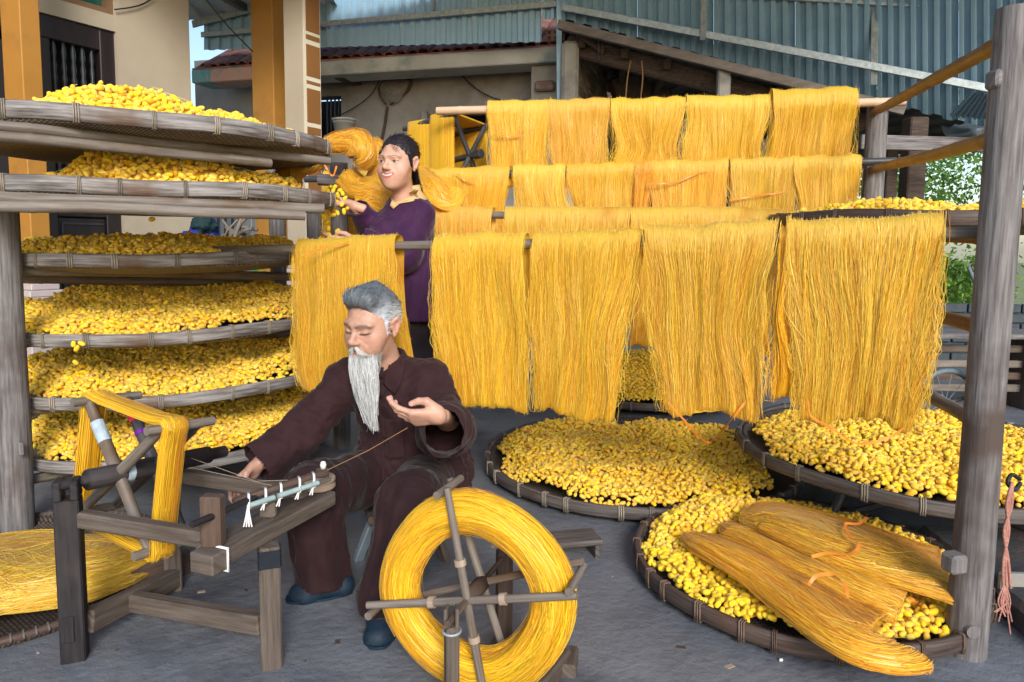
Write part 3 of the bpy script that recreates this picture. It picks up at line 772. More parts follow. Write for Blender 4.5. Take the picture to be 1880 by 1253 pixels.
g0 = PY(1750, 540, 9); tree((g0[0] - .1, 9.0, 0), 1.05, .45, .28, 2600, 'low bushy sapling just behind the dark brick wall', 8, leaf=.07)
tree((8.2, 16, 0), 5.0, 1.8, 1.7, 7000, 'distant pale green tree far behind the shed', 9, leaf=.11)

# ---------------- things on and before the neighbour's wall
bkt = thing('bucket', plane_hit(632, 250, Bx + wn * (OFF + .35), wn), 'dented grey plastic bucket on a ledge behind the silk bundle', 'bucket')
bc = plane_hit(632, 250, Bx + wn * (OFF + .35), wn); bh_ = plane_hit(632, 219, Bx + wn * (OFF + .35), wn)[2] - bc[2]
MB().lathe([(0, 0), (.095, 0), (.12, bh_ * .9), (.13, bh_ * .9), (.13, bh_), (.115, bh_), (.09, .01), (0, .01)], bc, 28).build('pail', 'bucket', bkt)
MB().lathe([(.118, bh_ * .74), (.124, bh_ * .75), (.124, bh_ * .79), (.118, bh_ * .8)], bc, 28).build('band', 'bucket', bkt)
lb = bc.copy(); lb[2] = bc[2] / 2 - .003
MB().box(lb, (.34, .3, bc[2] - .008), NR, bevel=.01).build('brick_ledge', 'stucco', label='grey rendered masonry ledge carrying the plastic bucket', cat='ledge')
nt_ = thing('landing_net', plane_hit(705, 260, Bx + wn * (OFF + .03), wn), 'triangular hand net with a thin pole leaning on the stucco wall', 'net')
q = lambda u, v: plane_hit(u, v, Bx + wn * (OFF + .05), wn)
MB().tube(curve([q(709, 192), q(700, 180), q(695, 162), q(708, 148), q(722, 143), q(754, 147), q(750, 165), q(735, 178), q(716, 193)], 30), .012, 6).build('hoop', 'darktimber', nt_)
MB().tube([q(711, 196), q(707, 225), q(700, 262)], .017, 7).build('pole', 'darktimber', nt_)
V = []; k_ = 16
for i in range(k_):
    for j in range(k_):
        u = 697 + 55 * i / (k_ - 1); v = 146 + 44 * j / (k_ - 1)
        t = j / (k_ - 1); u = 722 + (u - 724) * (1 - .75 * t * t)
        V.append(plane_hit(u, v, Bx + wn * (OFF + .05 + .05 * math.sin(math.pi * i / (k_ - 1)) * math.sin(math.pi * t)), wn))
Fq = np.array([(i * k_ + j, (i + 1) * k_ + j, (i + 1) * k_ + j + 1, i * k_ + j + 1) for i in range(k_ - 1) for j in range(k_ - 1)])
link('netting', raw_mesh('netting', np.array(V), Fq), 'net', nt_)
MB().tube(curve([q(838, 128), q(870, 160), q(905, 180), q(945, 188), q(975, 191)], 16), .007, 5).build('wire', 'iron', label='thin dark wire drooping across the stucco wall', cat='wire')
MB().tube(curve([q(700, 142), q(680, 175), q(650, 198), q(615, 216)], 12), .006, 5).build('wire', 'iron', label='thin wire slanting from the beam down past the net', cat='wire')
MB().tube(curve([PY(372, -8, 5.6), PY(420, 50, 6.2), PY(464, 95, 6.9)], 10), .006, 5).build('cable', 'iron', label='black cable slanting from the ceiling to the tiled roof', cat='cable')
MB().tube(curve([hh_ for hh_ in (plane_hit(210, 18, p_end + N * .03, N), plane_hit(240, 14, p_end + N * .03, N), plane_hit(262, 8, p_end + N * .03, N), plane_hit(282, -4, p_end + N * .03, N))], 10), .006, 5).build('cable', 'iron', label='thin cable looping along the cream wall from the transom', cat='cable')
# clutter between rack and column: grey roofing sheets, sticks, cap and cloths
st_ = thing('stacked_sheets', PY(405, 560, 6.6) * [1, 1, 0], 'grey fibre roofing sheets leaning upright beside the cream wall', 'roofing sheets')
for k in range(5):
    p = PY(385 + k * 13, 297, 6.6); corr(PY(379 + k * 13, 480, 6.5) , PY(391 + k * 13, 480, 6.5), PY(379 + k * 13, 293 + k * 2, 6.62), PY(391 + k * 13, 293 + k * 2, 6.62), 1, .05).build('sheet', 'darksteel', st_)
for k in range(16):
    a = PY(random.uniform(400, 480), random.uniform(400, 455), 5.8); b = PY(random.uniform(405, 482), random.uniform(385, 450), 5.75)
    a[2] -= .12
    MB().tube(curve([a, (a + b) / 2 + np.random.default_rng(k).normal(size=3) * .03, b], 6), .008 + .006 * (k % 3), 5).build('stick', 'paleblueplastic' if k == 3 else 'bamboo', label='loose grey stick in the brushwood pile by the porch column', cat='stick', group='sticks in the brushwood pile')
cb = P(368, 420, 4.6)
def blob(name, pts, m, lab, cat, s=.01, seed=0, k=20):
    V = []
    c, rr = pts
    for i in range(k):
        for j in range(k * 2):
            th = math.pi * i / (k - 1); ph = math.pi * j / k
            V.append((math.sin(th) * math.cos(ph), math.sin(th) * math.sin(ph), math.cos(th)))
    V = np.array(V); n_ = 1 + 1.0 * fbm(V * 2.2 + seed, seed)[:, None] + .5 * fbm(V * 6 + seed, seed + 3)[:, None]
    V = V * n_ * rr + c
    Fq = np.array([(i * 2 * k + j, (i + 1) * 2 * k + j, (i + 1) * 2 * k + (j + 1) % (2 * k), i * 2 * k + (j + 1) % (2 * k)) for i in range(k - 1) for j in range(2 * k)])
    return link(name, raw_mesh(name, V, Fq), m, label=lab, cat=cat)
blob('cap', (P(376, 414, 4.6), np.array([.075, .08, .06])), 'cloth_teal', 'dark teal cloth cap hung behind the tray of cocoons', 'cap', seed=2)
blob('jacket', (P(368, 520, 4.65) * [1, 1, 0] + [0, 0, .62], np.array([.16, .12, .62])), 'cloth_blue', 'blue jacket slumped under the dark teal cap behind the rack', 'jacket', seed=4)
blob('bag', (P(380, 522, 4.3), np.array([.05, .05, .06])), 'pink', 'magenta bag glimpsed between two trays of the rack', 'bag', seed=6)
blob('bag', (P(478, 518, 4.4), np.array([.06, .05, .07])), 'green', 'bright green bag glimpsed between two trays of the rack', 'bag', seed=8)

# square bamboo reel hung with two flat bands of silk, before the dark doorway
sr = thing('square_reel', PY(800, 270, 4.1), 'smoked bamboo drum reel with two flat bright yellow silk bands', 'reel')
rA0, rA1 = PY(742, 237, 4.22), PY(840, 207, 3.92); rax = (rA1 - rA0) / np.linalg.norm(rA1 - rA0); rln = np.linalg.norm(rA1 - rA0)
rbk = PY(894, 231, 4.16) - rA1; rbk -= rax * (rbk @ rax) * .35; rdn = np.array([0, 0, -.40])
rc = [np.zeros(3), rbk, rbk + rdn, rdn]
for q in rc: MB().tube([rA0 + q - rax * .0, rA0 + q + rax * rln * .5, rA1 + q], [.016, .017, .016], 10).build('bar', 'blackbamboo', sr)
rmid = (rc[0] + rc[2]) / 2
MB().tube([rA0 + rmid - rax * .05, rA1 + rmid + rax * .0, rA1 + rmid + rax * .02, rA1 + rmid + rax * .06], [.018, .018, .026, .026], 12).build('axle', 'blackbamboo', sr)
for f_ in (.18, .93):
    for q in rc: MB().tube([rA0 + rax * rln * f_ + rmid, rA0 + rax * rln * f_ + q], [.014, .012], 8).build('arm', 'blackbamboo', sr)
REEL_BANDS = [(.13, .52), (.55, .93)]
# ================================================================ bamboo trays
def cocoon_template(seg, rings):
    V = [(0, 0, -1)]; Fs = []
    for i in range(1, rings):
        th = math.pi * i / rings; r = math.sin(th) ** .8; z = -math.cos(th)
        r *= 1 - .05 * math.exp(-(z / .25) ** 2)
        for k in range(seg):
            a = 2 * math.pi * k / seg; V.append((r * math.cos(a), r * math.sin(a), z))
    V.append((0, 0, 1)); n = len(V)
    T = []
    for k in range(seg):
        k2 = (k + 1) % seg
        T.append((0, 1 + k2, 1 + k)); T.append((n - 1, 1 + (rings - 2) * seg + k, 1 + (rings - 2) * seg + k2))
        for i in range(rings - 2):
            a, b, c, d = 1 + i * seg + k, 1 + i * seg + k2, 1 + (i + 1) * seg + k2, 1 + (i + 1) * seg + k
            T += [(a, b, c), (a, c, d)]
    V = np.array(V, float); V[:, :2] *= .0088; V[:, 2] *= .0138
    return V, np.array(T)
CT6 = cocoon_template(6, 4); CT8 = cocoon_template(7, 5); CT12 = cocoon_template(12, 8)
def rand_rots(n, rg, flat=.5):
    """z axis of each cocoon mostly lying flat"""
    a = rg.uniform(0, 6.283, n); t = rg.normal(0, flat, n)
    d = np.stack([np.cos(a) * np.cos(t), np.sin(a) * np.cos(t), np.sin(t)], 1)
    up = rg.normal(size=(n, 3)); x = np.cross(up, d); x /= np.linalg.norm(x, axis=1)[:, None]
    y = np.cross(d, x); return np.stack([x, y, d], 2)
def cocoon_mesh(pos, rots, rg, tmpl, extra=None, name='cocoon_heap'):
    V0, T0 = tmpl; n = len(pos); sc = rg.uniform(.86, 1.14, (n, 1, 1)) * np.stack([np.ones(n), np.ones(n), rg.uniform(.9, 1.15, n)], 1)[:, None, :]
    V = np.einsum('nij,nkj->nki', rots, V0[None] * sc) + pos[:, None, :]
    Fc = (T0[None] + (np.arange(n) * len(V0))[:, None, None]).reshape(-1, 3)
    br = rg.uniform(.88, 1.12, n); wa = rg.uniform(.84, 1.10, n)
    dirty = rg.random(n) < .02; br[dirty] *= .6
    tint = np.repeat(np.stack([br, br * wa, br * wa * rg.uniform(.5, 4.5, n)], 1), len(V0), 0)
    V = V.reshape(-1, 3)
    if extra is not None:
        Ve, Fe, te = extra; Fc = np.vstack([Fc, Fe + len(V)]); V = np.vstack([V, Ve]); tint = np.vstack([tint, te])
    return raw_mesh(name, V, Fc, tint=tint)

SINGLE = [link_ for link_ in ()]
single_me = []
def single_cocoon_meshes():
    for k in range(4):
        rg = np.random.default_rng(100 + k); V0, T0 = CT12
        V = V0 * [1, 1, 1 + .08 * (k - 1.5)]; V = V + .0009 * np.stack([fbm(V * 190 + k, k), fbm(V * 190 + 9, k), fbm(V * 190 + 5, k)], 1)
        me = raw_mesh('cocoon', V, T0); me.materials.append(M['cocoonone']); single_me.append(me)
single_cocoon_meshes()
def place_cocoon(pos, rot, label, sc=1.0):
    o = bpy.data.objects.new('cocoon', random.choice(single_me)); col.objects.link(o)
    A = np.asarray(rot) * sc
    o.matrix_world = Matrix([[*A[i], pos[i]] for i in range(3)] + [[0, 0, 0, 1]])
    tag(o, label, 'cocoon', 'yellow silk cocoons'); return o

def floss(hf, Rr, n, rg, inside):
    """a few fine silk threads lying over a heap, as triangles strips"""
    paths = []
    while len(paths) < n:
        a = rg.uniform(-Rr, Rr, 2)
        if np.hypot(*a) > Rr * .9 or not inside(a[None])[0]: continue
        d = rg.normal(size=2); d /= np.linalg.norm(d); l = rg.uniform(.04, .16)
        t = np.linspace(0, 1, 7)[:, None]
        q = a + d * l * t + np.stack([np.sin(t[:, 0] * 5 + rg.uniform(0, 6)), np.cos(t[:, 0] * 4 + rg.uniform(0, 6))], 1) * .012
        z = hf(q) + .016 + .006 * rg.random()
        paths.append(np.column_stack([q, z]))
    V, Fq, _, _ = ribbons(np.array(paths), np.full(n, .0011))
    T = np.vstack([Fq[:, [0, 1, 2]], Fq[:, [0, 2, 3]]])
    return V, T, np.tile(np.array([[1.05, 1.25, 5.0]]), (len(V), 1))

def tray(label, c, Rr, zrim, heap_label, hmax=.05, tilt=(0, 0), rim='rim', weave='weave', bind='rattan', nb=26, bow=.06, seed=0,
         mask=None, spacing=.0202, layers=1.22, tmpl=CT6, hfun=None, band=.046, group='bamboo trays of cocoons', cover=.93, rot=0.0, nfl=60):
    rg = np.random.default_rng(seed + 50)
    t = bpy.data.objects.new('bamboo_tray', None); col.objects.link(t); t.empty_display_size = .05
    t.location = (c[0], c[1], zrim); t.rotation_euler = (tilt[0], tilt[1], rot); tag(t, label, 'tray', group)
    hoop = MB()
    n = 96; V = []; Fs = []; UV = []
    prof = [(0, 0), (.006, .003), (.010, -.004), (.011, -.022), (.010, -.043), (.004, -band - .002), (-.006, -band), (-.010, -.03), (-.010, -.006), (-.006, .001)]
    for k in range(n):
        a = 2 * math.pi * k / n
        wr = Rr * (1 + .006 * math.sin(2 * a + seed) + .003 * math.sin(5 * a + seed * 2)); wz = .004 * math.sin(3 * a + seed) + .003 * math.sin(7 * a)
        for r, z in prof: V.append(((wr + r) * math.cos(a), (wr + r) * math.sin(a), z + wz))
    m_ = len(prof)
    for k in range(n):
        k2 = (k + 1) % n
        for i in range(m_):
            i2 = (i + 1) % m_
            Fs.append((k * m_ + i, k2 * m_ + i, k2 * m_ + i2, k * m_ + i2))
            UV.append([(i * .02, k / n * 6.28 * Rr), (i * .02, (k + 1) / n * 6.28 * Rr), ((i + 1) * .02, (k + 1) / n * 6.28 * Rr), ((i + 1) * .02, k / n * 6.28 * Rr)])
    hoop.add(V, Fs, UV, True); hoop.build('rim', rim, t)
    # woven base: shallow dish with an outer and an inner skin
    pr = [(0, -band - bow)] + [(Rr * f, -band - bow * (1 - f ** 3.5)) for f in (.2, .4, .6, .75, .87, .95, .992)] + [(Rr * .985, -.008), (Rr * .97, -.012)]
    pr += [(Rr * f, -band - bow * (1 - f ** 3.5) + .008) for f in (.95, .87, .75, .6, .4, .2)] + [(0, -band - bow + .008)]
    MB().lathe(pr, seg=72).build('woven_base', weave, t)
    # bindings
    bmb = MB()
    for q in range(3):
        x = (q - 1) * .0065
        ring = [(.0125, x, .004), (.0145, x + .002, -.022), (.0125, x + .001, -band - .004), (-.009, x, -band - .004), (-.0125, x, -.022), (-.009, x, .004)]
        bmb.tube(np.array([(r, yy, z) for r, yy, z in ring]), .0026, 5, closed=True)
    bme = bmb.mesh('binding'); bme.materials.append(M[bind])
    for k in range(nb):
        a = 2 * math.pi * (k + rg.uniform(-.25, .25)) / nb
        o = bpy.data.objects.new('binding', bme); col.objects.link(o); o.parent = t
        wr = Rr * (1 + .006 * math.sin(2 * a + seed) + .003 * math.sin(5 * a + seed * 2)); wz = .004 * math.sin(3 * a + seed) + .003 * math.sin(7 * a)
        o.location = (wr * math.cos(a), wr * math.sin(a), wz); o.rotation_euler = (0, 0, a); o.scale = (1, rg.choice([.7, 1, 1.3]), 1)
    # cocoons
    if hfun is None:
        def hfun(q, hmax=hmax, seed=seed):
            r = np.hypot(q[:, 0], q[:, 1]) / Rr
            return hmax * (1 - .5 * r ** 2) * (.75 + 1.1 * fbm(np.column_stack([q * 5.5, q[:, 0] * 0 + seed]), seed, 3) + .25 * fbm(np.column_stack([q * 16, q[:, 0] * 0 + seed]), seed + 4, 2))
    def hf(q):
        r = np.hypot(q[:, 0], q[:, 1]) / Rr
        lim = np.clip((cover + .02 - r) / .13, 0, 1)
        base = -band - bow * (1 - np.clip(r, 0, 1) ** 3.5) + .02
        return np.maximum(base, base * (1 - lim ** .5) + hfun(q) * lim ** .5)
    msk = mask or (lambda q: np.ones(len(q), bool))
    g_ = np.arange(-Rr, Rr, spacing); X, Y = np.meshgrid(g_, g_ * .92); X = X + (np.arange(len(g_)) % 2)[:, None] * spacing / 2
    q = np.column_stack([X.ravel(), Y.ravel()]); q = q + rg.normal(0, spacing * .22, q.shape)
    if layers > 1:
        ex = q[rg.random(len(q)) < layers - 1] + spacing * .5; nbase = len(q); q = np.vstack([q, ex])
    else: nbase = len(q)
    lift = np.r_[np.zeros(nbase), np.full(len(q) - nbase, .0085)]
    rr_ = np.hypot(q[:, 0], q[:, 1]); keep = (rr_ < Rr * cover * (1 + .03 * np.sin(np.arctan2(q[:, 1], q[:, 0]) * 9 + seed))) & msk(q)
    q = q[keep]; lift = lift[keep]
    z = hf(q) + lift + rg.normal(0, .0028, len(q))
    pos = np.column_stack([q, z]); rots = rand_rots(len(q), rg, .42)
    # a sheet just under the top layer, so no gap shows the tray through a heap
    gk = 46; a = np.linspace(-Rr * .92, Rr * .92, gk); X, Y = np.meshgrid(a, a); qq = np.column_stack([X.ravel(), Y.ravel()])
    ok = (np.hypot(qq[:, 0], qq[:, 1]) < Rr * (cover - .04)) & msk(qq)
    zz_ = hf(qq) - .012; Vs = np.column_stack([qq, zz_]); Fe = []
    okg = ok.reshape(gk, gk)
    for i in range(gk - 1):
        for j in range(gk - 1):
            if okg[i, j] and okg[i + 1, j] and okg[i, j + 1] and okg[i + 1, j + 1]:
                k = i * gk + j; Fe += [(k, k + 1, k + gk + 1), (k, k + gk + 1, k + gk)]
    Fe = np.array(Fe).reshape(-1, 3); te = np.tile([[.95, .9, 1.0]], (len(Vs), 1))
    if nfl:
        Vf, Ff, tf = floss(lambda p: hf(p), Rr * .9, nfl, rg, msk)
        Fe = np.vstack([Fe, Ff + len(Vs)]); Vs = np.vstack([Vs, Vf]); te = np.vstack([te, tf])
    return t, pos, rots, rg, (Vs, Fe, te), hf
def heap(t, pos, rots, rg, extra, label, tmpl=CT6):
    me = cocoon_mesh(pos, rots, rg, tmpl, extra)
    o = link('cocoon_heap', me, 'cocoon', label=label, cat='cocoons', kind='stuff')
    o.location = t.location; o.rotation_euler = t.rotation_euler
    return o

RT = .69
def front_z(cu_, yc, Rr, vfront):
    """rim height so that the front of the rim, at (x of centre, yc-R), shows at row vfront"""
    x = PY(cu_, 500, yc)[0]; lo, hi = 0.0, 2.5
    for _ in range(40):
        m_ = (lo + hi) / 2
        if proj((x, yc - Rr, m_))[1] > vfront: lo = m_
        else: hi = m_
    return x, (lo + hi) / 2
rack_rows = []
def blobs(lst, base):
    def f(q):
        h = np.full(len(q), base)
        for (x, y, r, a) in lst: h = h + a * np.exp(-(((q[:, 0] - x) ** 2 + (q[:, 1] - y) ** 2) / r ** 2))
        return h + .02 * fbm(np.column_stack([q * 22, q[:, 0] * 0]), 5, 2)
    return f
x1, z1 = front_z(267, 2.76, RT, 189)
x2, z2 = front_z(285, 2.84, RT, 323)
RL = .70
x3, z3 = front_z(288, 3.34, RL, 463)
x4, z4 = front_z(302, 3.34, RL, 602)
x5, z5 = front_z(312, 3.33, RL, 721)
x6, z6 = front_z(335, 3.31, RL, 838)
T = tray('topmost bamboo tray of the left rack, seen from below', (x1, 2.76), RT, z1, '', seed=1, nb=24, bow=.040,
         hfun=blobs([(-.3, -.42, .12, .05), (.0, -.36, .17, .11), (.22, -.30, .16, .10), (.42, -.14, .13, .075), (.6, .02, .1, .05), (-.1, .1, .4, .02)], -.02), spacing=.0232, layers=1.2, nfl=40)
heap(*T[:5], 'small heaps of yellow cocoons in the topmost rack tray')
T = tray('second bamboo tray from the top of the left rack, woven underside showing', (x2, 2.84), RT, z2, '', seed=2, nb=26, bow=.042,
         hfun=blobs([(-.02, -.32, .12, .10), (.12, -.35, .16, .07), (.32, -.3, .2, .085), (.52, -.05, .16, .06), (-.4, -.2, .1, .02)], -.012), spacing=.0232, layers=1.2, nfl=40)
heap(*T[:5], 'mounds of yellow cocoons in the second rack tray from the top')
T = tray('third bamboo tray from the top of the left rack, at eye level', (x3, 3.34), RL, z3, '', seed=3, nb=25, bow=.055, tilt=(R(.5), 0),
         hfun=blobs([(-.2, -.2, .3, .05), (.1, .1, .25, .06), (.5, .2, .2, .06), (-.5, -.1, .1, .03), (.2, -.35, .2, .03)], .0), spacing=.0225, layers=1.2, nfl=40)
heap(*T[:5], 'yellow cocoons heaped in the third rack tray from the top')
def slope(front, back, seed, amp=.05):
    def f(q):
        t = np.clip((q[:, 1] / RT + 1) / 2, 0, 1)
        return front + (back - front) * t + amp * (fbm(np.column_stack([q * 5, q[:, 0] * 0 + seed]), seed, 3) * 1.6 + .5 * fbm(np.column_stack([q * 17, q[:, 0] * 0]), seed + 3, 2))
    return f
T = tray('fourth bamboo tray from the top of the left rack, brim full of cocoons', (x4, 3.34), RL, z4, '', seed=4, nb=26, tilt=(R(2.2), 0), hfun=slope(.0, .11, 4), tmpl=CT6, nfl=80)
heap(*T[:5], 'deep heap of yellow cocoons in the fourth rack tray')
T = tray('fifth bamboo tray from the top of the left rack, sloping to the front', (x5, 3.33), RL, z5, '', seed=5, nb=22, tilt=(R(2.0), 0), hfun=slope(.0, .07, 5, .06), nfl=80)
heap(*T[:5], 'yellow cocoons heaped unevenly in the fifth rack tray')
T = tray('lowest bamboo tray of the left rack, behind the square reel', (x6, 3.31), RL, z6, '', seed=6, nb=22, tilt=(R(2.5), 0), hfun=slope(.0, .08, 6, .05), nfl=80)
heap(*T[:5], 'yellow cocoons in the lowest rack tray behind the reel')

# floor trays
c_ = PZ(1172, 833, .085)
def m1(q):
    a = (q[:, 0] - .40) + .5 * (q[:, 1] + .1)
    return ~((q[:, 0] > .50) & (q[:, 1] < .30) & (q[:, 1] > -.42 + .2 * np.sin(q[:, 0] * 9))) & ~((q[:, 1] > .42 + .06 * np.sin(q[:, 0] * 8)) & (q[:, 0] > -.05))
T = tray('large dark-rimmed bamboo tray on the floor with a bare patch inside', c_, .735, .088, '', seed=7, rim='rimmid', weave='weavedark', nb=30, bow=.018, mask=m1,
         hfun=lambda q: .022 + .022 * (1 - (np.hypot(q[:, 0], q[:, 1]) / .735) ** 2) + .10 * fbm(np.column_stack([q * 8, q[:, 0] * 0]), 7, 3), nfl=120, tilt=(R(.6), 0))
heap(*T[:5], 'spread of fuzzy yellow cocoons in the large tray on the floor')
c_ = PZ(1205, 700, .11)
T = tray('bamboo tray on the floor half hidden behind the front silk', (c_[0] - .06, 5.05), .66, .10, '', seed=8, rim='rimmid', weave='weavedark', nb=26, bow=.018, spacing=.0232, layers=1.15,
         hfun=blobs([(-.1, .0, .35, .20), (.15, -.25, .3, .08)], .02), nfl=40)
heap(*T[:5], 'tall mound of dull yellow cocoons behind the front silk skeins')
c_ = PZ(1688, 815, .30)
T = tray('bamboo tray raised on a low stand beside the log post', (c_[0], c_[1]), .70, .30, '', seed=9, rim='rimmid', weave='weavedark', nb=24, bow=.02, tmpl=CT8,
         hfun=lambda q: .006 + .012 * (1 - (np.hypot(q[:, 0], q[:, 1]) / .7) ** 2) + .06 * fbm(np.column_stack([q * 8, q[:, 0] * 0]), 9, 3), spacing=.021, tilt=(R(1.0), 0), nfl=60, cover=.90)
heap(*T[:5], 'yellow cocoons filling the tray on the low stand', CT8)
TS = (c_[0], c_[1], .30)
c_ = P(1700, 406, 2.75)
T = tray('dark bamboo tray high on the right rack, level with the eye', (c_[0] - .0, c_[1]), .56, c_[2] + .018, '', seed=10, rim='rimdark', weave='weavedark', bind='rattandark', nb=22, bow=.03,
         hfun=blobs([(-.3, -.1, .12, .035), (-.1, -.1, .12, .03), (.2, -.2, .1, .04), (.0, .1, .3, .02)], .005), spacing=.0232, layers=1.15, nfl=20)
heap(*T[:5], 'few yellow cocoons showing over the rim of the high right tray')
# dark tray at bottom right: the largest cocoons in view are objects of their own
cBR = PZ(1466, 1022, .07)
RB = .535
def hbr(q):
    return .008 + .05 * np.exp(-((q[:, 0] + .18) ** 2 / .05 + (q[:, 1] - .33) ** 2 / .03)) + .05 * fbm(np.column_stack([q * 9, q[:, 0] * 0]), 12, 3)
BRT = tray('dark brown bamboo tray with folded silk skeins on its cocoons', cBR, RB, .078, '', seed=11, rim='rimdark', weave='weavedark', bind='rattandark', nb=28, bow=.012, hfun=hbr, tmpl=CT8, spacing=.021, layers=1.3, nfl=60, cover=.945)
t_, pos, rots, rg, extra, hbr_f = BRT
wp = pos + np.array([cBR[0], cBR[1], .078])
pp = proj(wp)
inhank = np.zeros(len(pp), bool)
poly = np.array([(1245, 970), (1330, 930), (1500, 925), (1755, 1020), (1745, 1060), (1700, 1120), (1640, 1215), (1560, 1190), (1300, 1030)])
def inpoly(p, poly):
    x, y = p[:, 0], p[:, 1]; r = np.zeros(len(p), bool); j = len(poly) - 1
    for i in range(len(poly)):
        xi, yi = poly[i]; xj, yj = poly[j]
        r ^= ((yi > y) != (yj > y)) & (x < (xj - xi) * (y - yi) / (yj - yi + 1e-9) + xi); j = i
    return r
free = ~inpoly(pp, poly) & (pp[:, 0] < 1760) & (pp[:, 1] > 925)
top = wp[:, 2] > (hbr_f(pos[:, :2]) + .078 - .001)
order = np.argsort(pp[:, 2] + (~(free & top)) * 100)
pick = order[:236]
sel = np.zeros(len(pp), bool); sel[pick] = True
heap(t_, pos[~sel], rots[~sel], rg, extra, 'bed of yellow cocoons under the folded skeins in the dark tray', CT8)
for i in np.where(sel)[0]:
    u_, v_ = pp[i, :2]
    lab = ('plump yellow cocoon between the log post and the folded skeins in the dark tray' if u_ > 1600 else
           'plump yellow cocoon in the dark tray by the rim nearest the large floor tray' if v_ < 985 else
           'plump yellow cocoon at the bare left side of the dark tray' if u_ < 1300 else
           'plump yellow cocoon between the front folded skein and the dark tray\'s front rim')
    place_cocoon(wp[i], rots[i], lab, random.uniform(.95, 1.08))
# cocoons spilling from the big tray over the dark one
for k in range(26):
    u = random.uniform(1300, 1390); p = PZ(u, random.uniform(884, 915), .10 + random.uniform(0, .03))
    place_cocoon(p, rand_rots(1, RNG, .5)[0], 'yellow cocoon bridging the rims of the two overlapping floor trays')

# ================================================================ rack of logs and bamboo poles (left)
def pole(name, a, b, r, m, label, cat='pole', group=None, r2=None, knots=True, parent=None, sag=0.0, n=14, wob=.02):
    a, b = np.asarray(a, float), np.asarray(b, float); t = np.linspace(0, 1, n)[:, None]
    p = a + (b - a) * t; p[:, 2] -= sag * np.sin(np.pi * t[:, 0])
    p = p + (fbm(np.column_stack([t[:, 0] * 3, t[:, 0] * 0 + a[0] * 7, t[:, 0] * 0 + a[2] * 5]), 2)[:, None]) * np.array([.0, 0, .012])
    L = np.linalg.norm(b - a)
    if knots:                       # bamboo nodes
        nk = max(2, int(L / .24)); ks = (np.arange(nk) + .5) / nk
        tt = sorted(set(list(t[:, 0]) + [x for k in ks for x in (k - .012 / L, k, k + .012 / L)]))
        tt = np.clip(np.array(tt), 0, 1)
        p = np.stack([np.interp(tt, t[:, 0], p[:, i]) for i in range(3)], 1)
        rr = np.full(len(tt), r) if r2 is None else r + (r2 - r) * tt
        for k in ks: rr = rr * (1 + .10 * np.exp(-((tt - k) * L / .008) ** 2))
    else: rr = np.full(n, r) if r2 is None else np.linspace(r, r2, n)
    mb = MB().tube(p, rr, 14, wob=wob)
    return mb.build(name, m, parent, **({} if parent else dict(label=label, cat=cat, group=group)))
rk = thing('tray_rack', PZ(33, 980, 0), 'rack of weathered logs and bamboo poles carrying six round trays', 'rack')
a = PZ(34, 975, 0); top_ = PY(4, 352, a[1])
pole('post', a, top_, .056, 'post', None, parent=rk, r2=.05, knots=False, wob=.03)
for (u, vt, y, r) in ((507, 296, 4.10, .048), (577, 382, 3.92, .044), (-70, 320, 3.5, .05)):
    q_ = PY(u, vt, y); pole('post', (q_[0], y, 0), q_, r, 'post', None, parent=rk, knots=False, wob=.05)
sh = lambda z, d: z - .046 - d
pole('shelf_pole', PZ(-60, 224, z1 - .072), PZ(604, 296, z1 - .085), .0155, 'bamboo', None, parent=rk)
pole('shelf_pole', PZ(-60, 244, z1 - .105), PZ(497, 299, z1 - .115), .0155, 'bamboo', None, parent=rk)
pole('shelf_pole', PZ(-60, 360, z2 - .072), PZ(596, 382, z2 - .085), .0155, 'bamboo', None, parent=rk)
pole('shelf_pole', PZ(-60, 376, z2 - .105), PZ(560, 395, z2 - .110), .0150, 'bamboo', None, parent=rk)
pole('shelf_pole', PY(10, 494, 2.64), PY(560, 510, 3.6), .021, 'bamboo', None, parent=rk)
pole('shelf_pole', PY(10, 512, 3.1), PY(520, 521, 4.05), .021, 'bamboo', None, parent=rk)
pole('shelf_pole', PY(22, 626, 2.62), PY(560, 612, 3.7), .020, 'bamboo', None, parent=rk)
pole('shelf_pole', PY(30, 756, 2.62), PY(560, 700, 3.7), .020, 'bamboo', None, parent=rk)
pole('shelf_pole', PY(34, 884, 2.62), PY(560, 790, 3.7), .020, 'bamboo', None, parent=rk)
for (u, v) in ((30, 770), (34, 890), (26, 640)):
    q_ = PY(u + 18, v + 6, 2.63); MB().tube([q_, q_ + [.0, -.035, 0]], .013, 8).build('peg', 'post', rk)
q_ = PY(38, 825, a[1] - .055); MB().box(q_, (.02, .012, .05), bevel=.005).build('wedge', 'post', rk)
# cocoons dangling through the weave
def dangle(uv, y, lab):
    for (u, v) in uv: place_cocoon(PY(u, v, y), rand_rots(1, RNG, 1.2)[0], lab)
dangle([(366, 392), (369, 384), (372, 379), (385, 381), (395, 384), (398, 380)], 2.2, 'yellow cocoon dangling through the underside of the second rack tray')
dangle([(135, 632), (141, 640), (150, 631), (139, 666)], 2.62, 'yellow cocoon hanging on silk floss below the fourth rack tray')
place_cocoon(PY(279, 403, 2.6), rand_rots(1, RNG, 1)[0], 'brown-spotted yellow cocoon hanging before the cream wall')

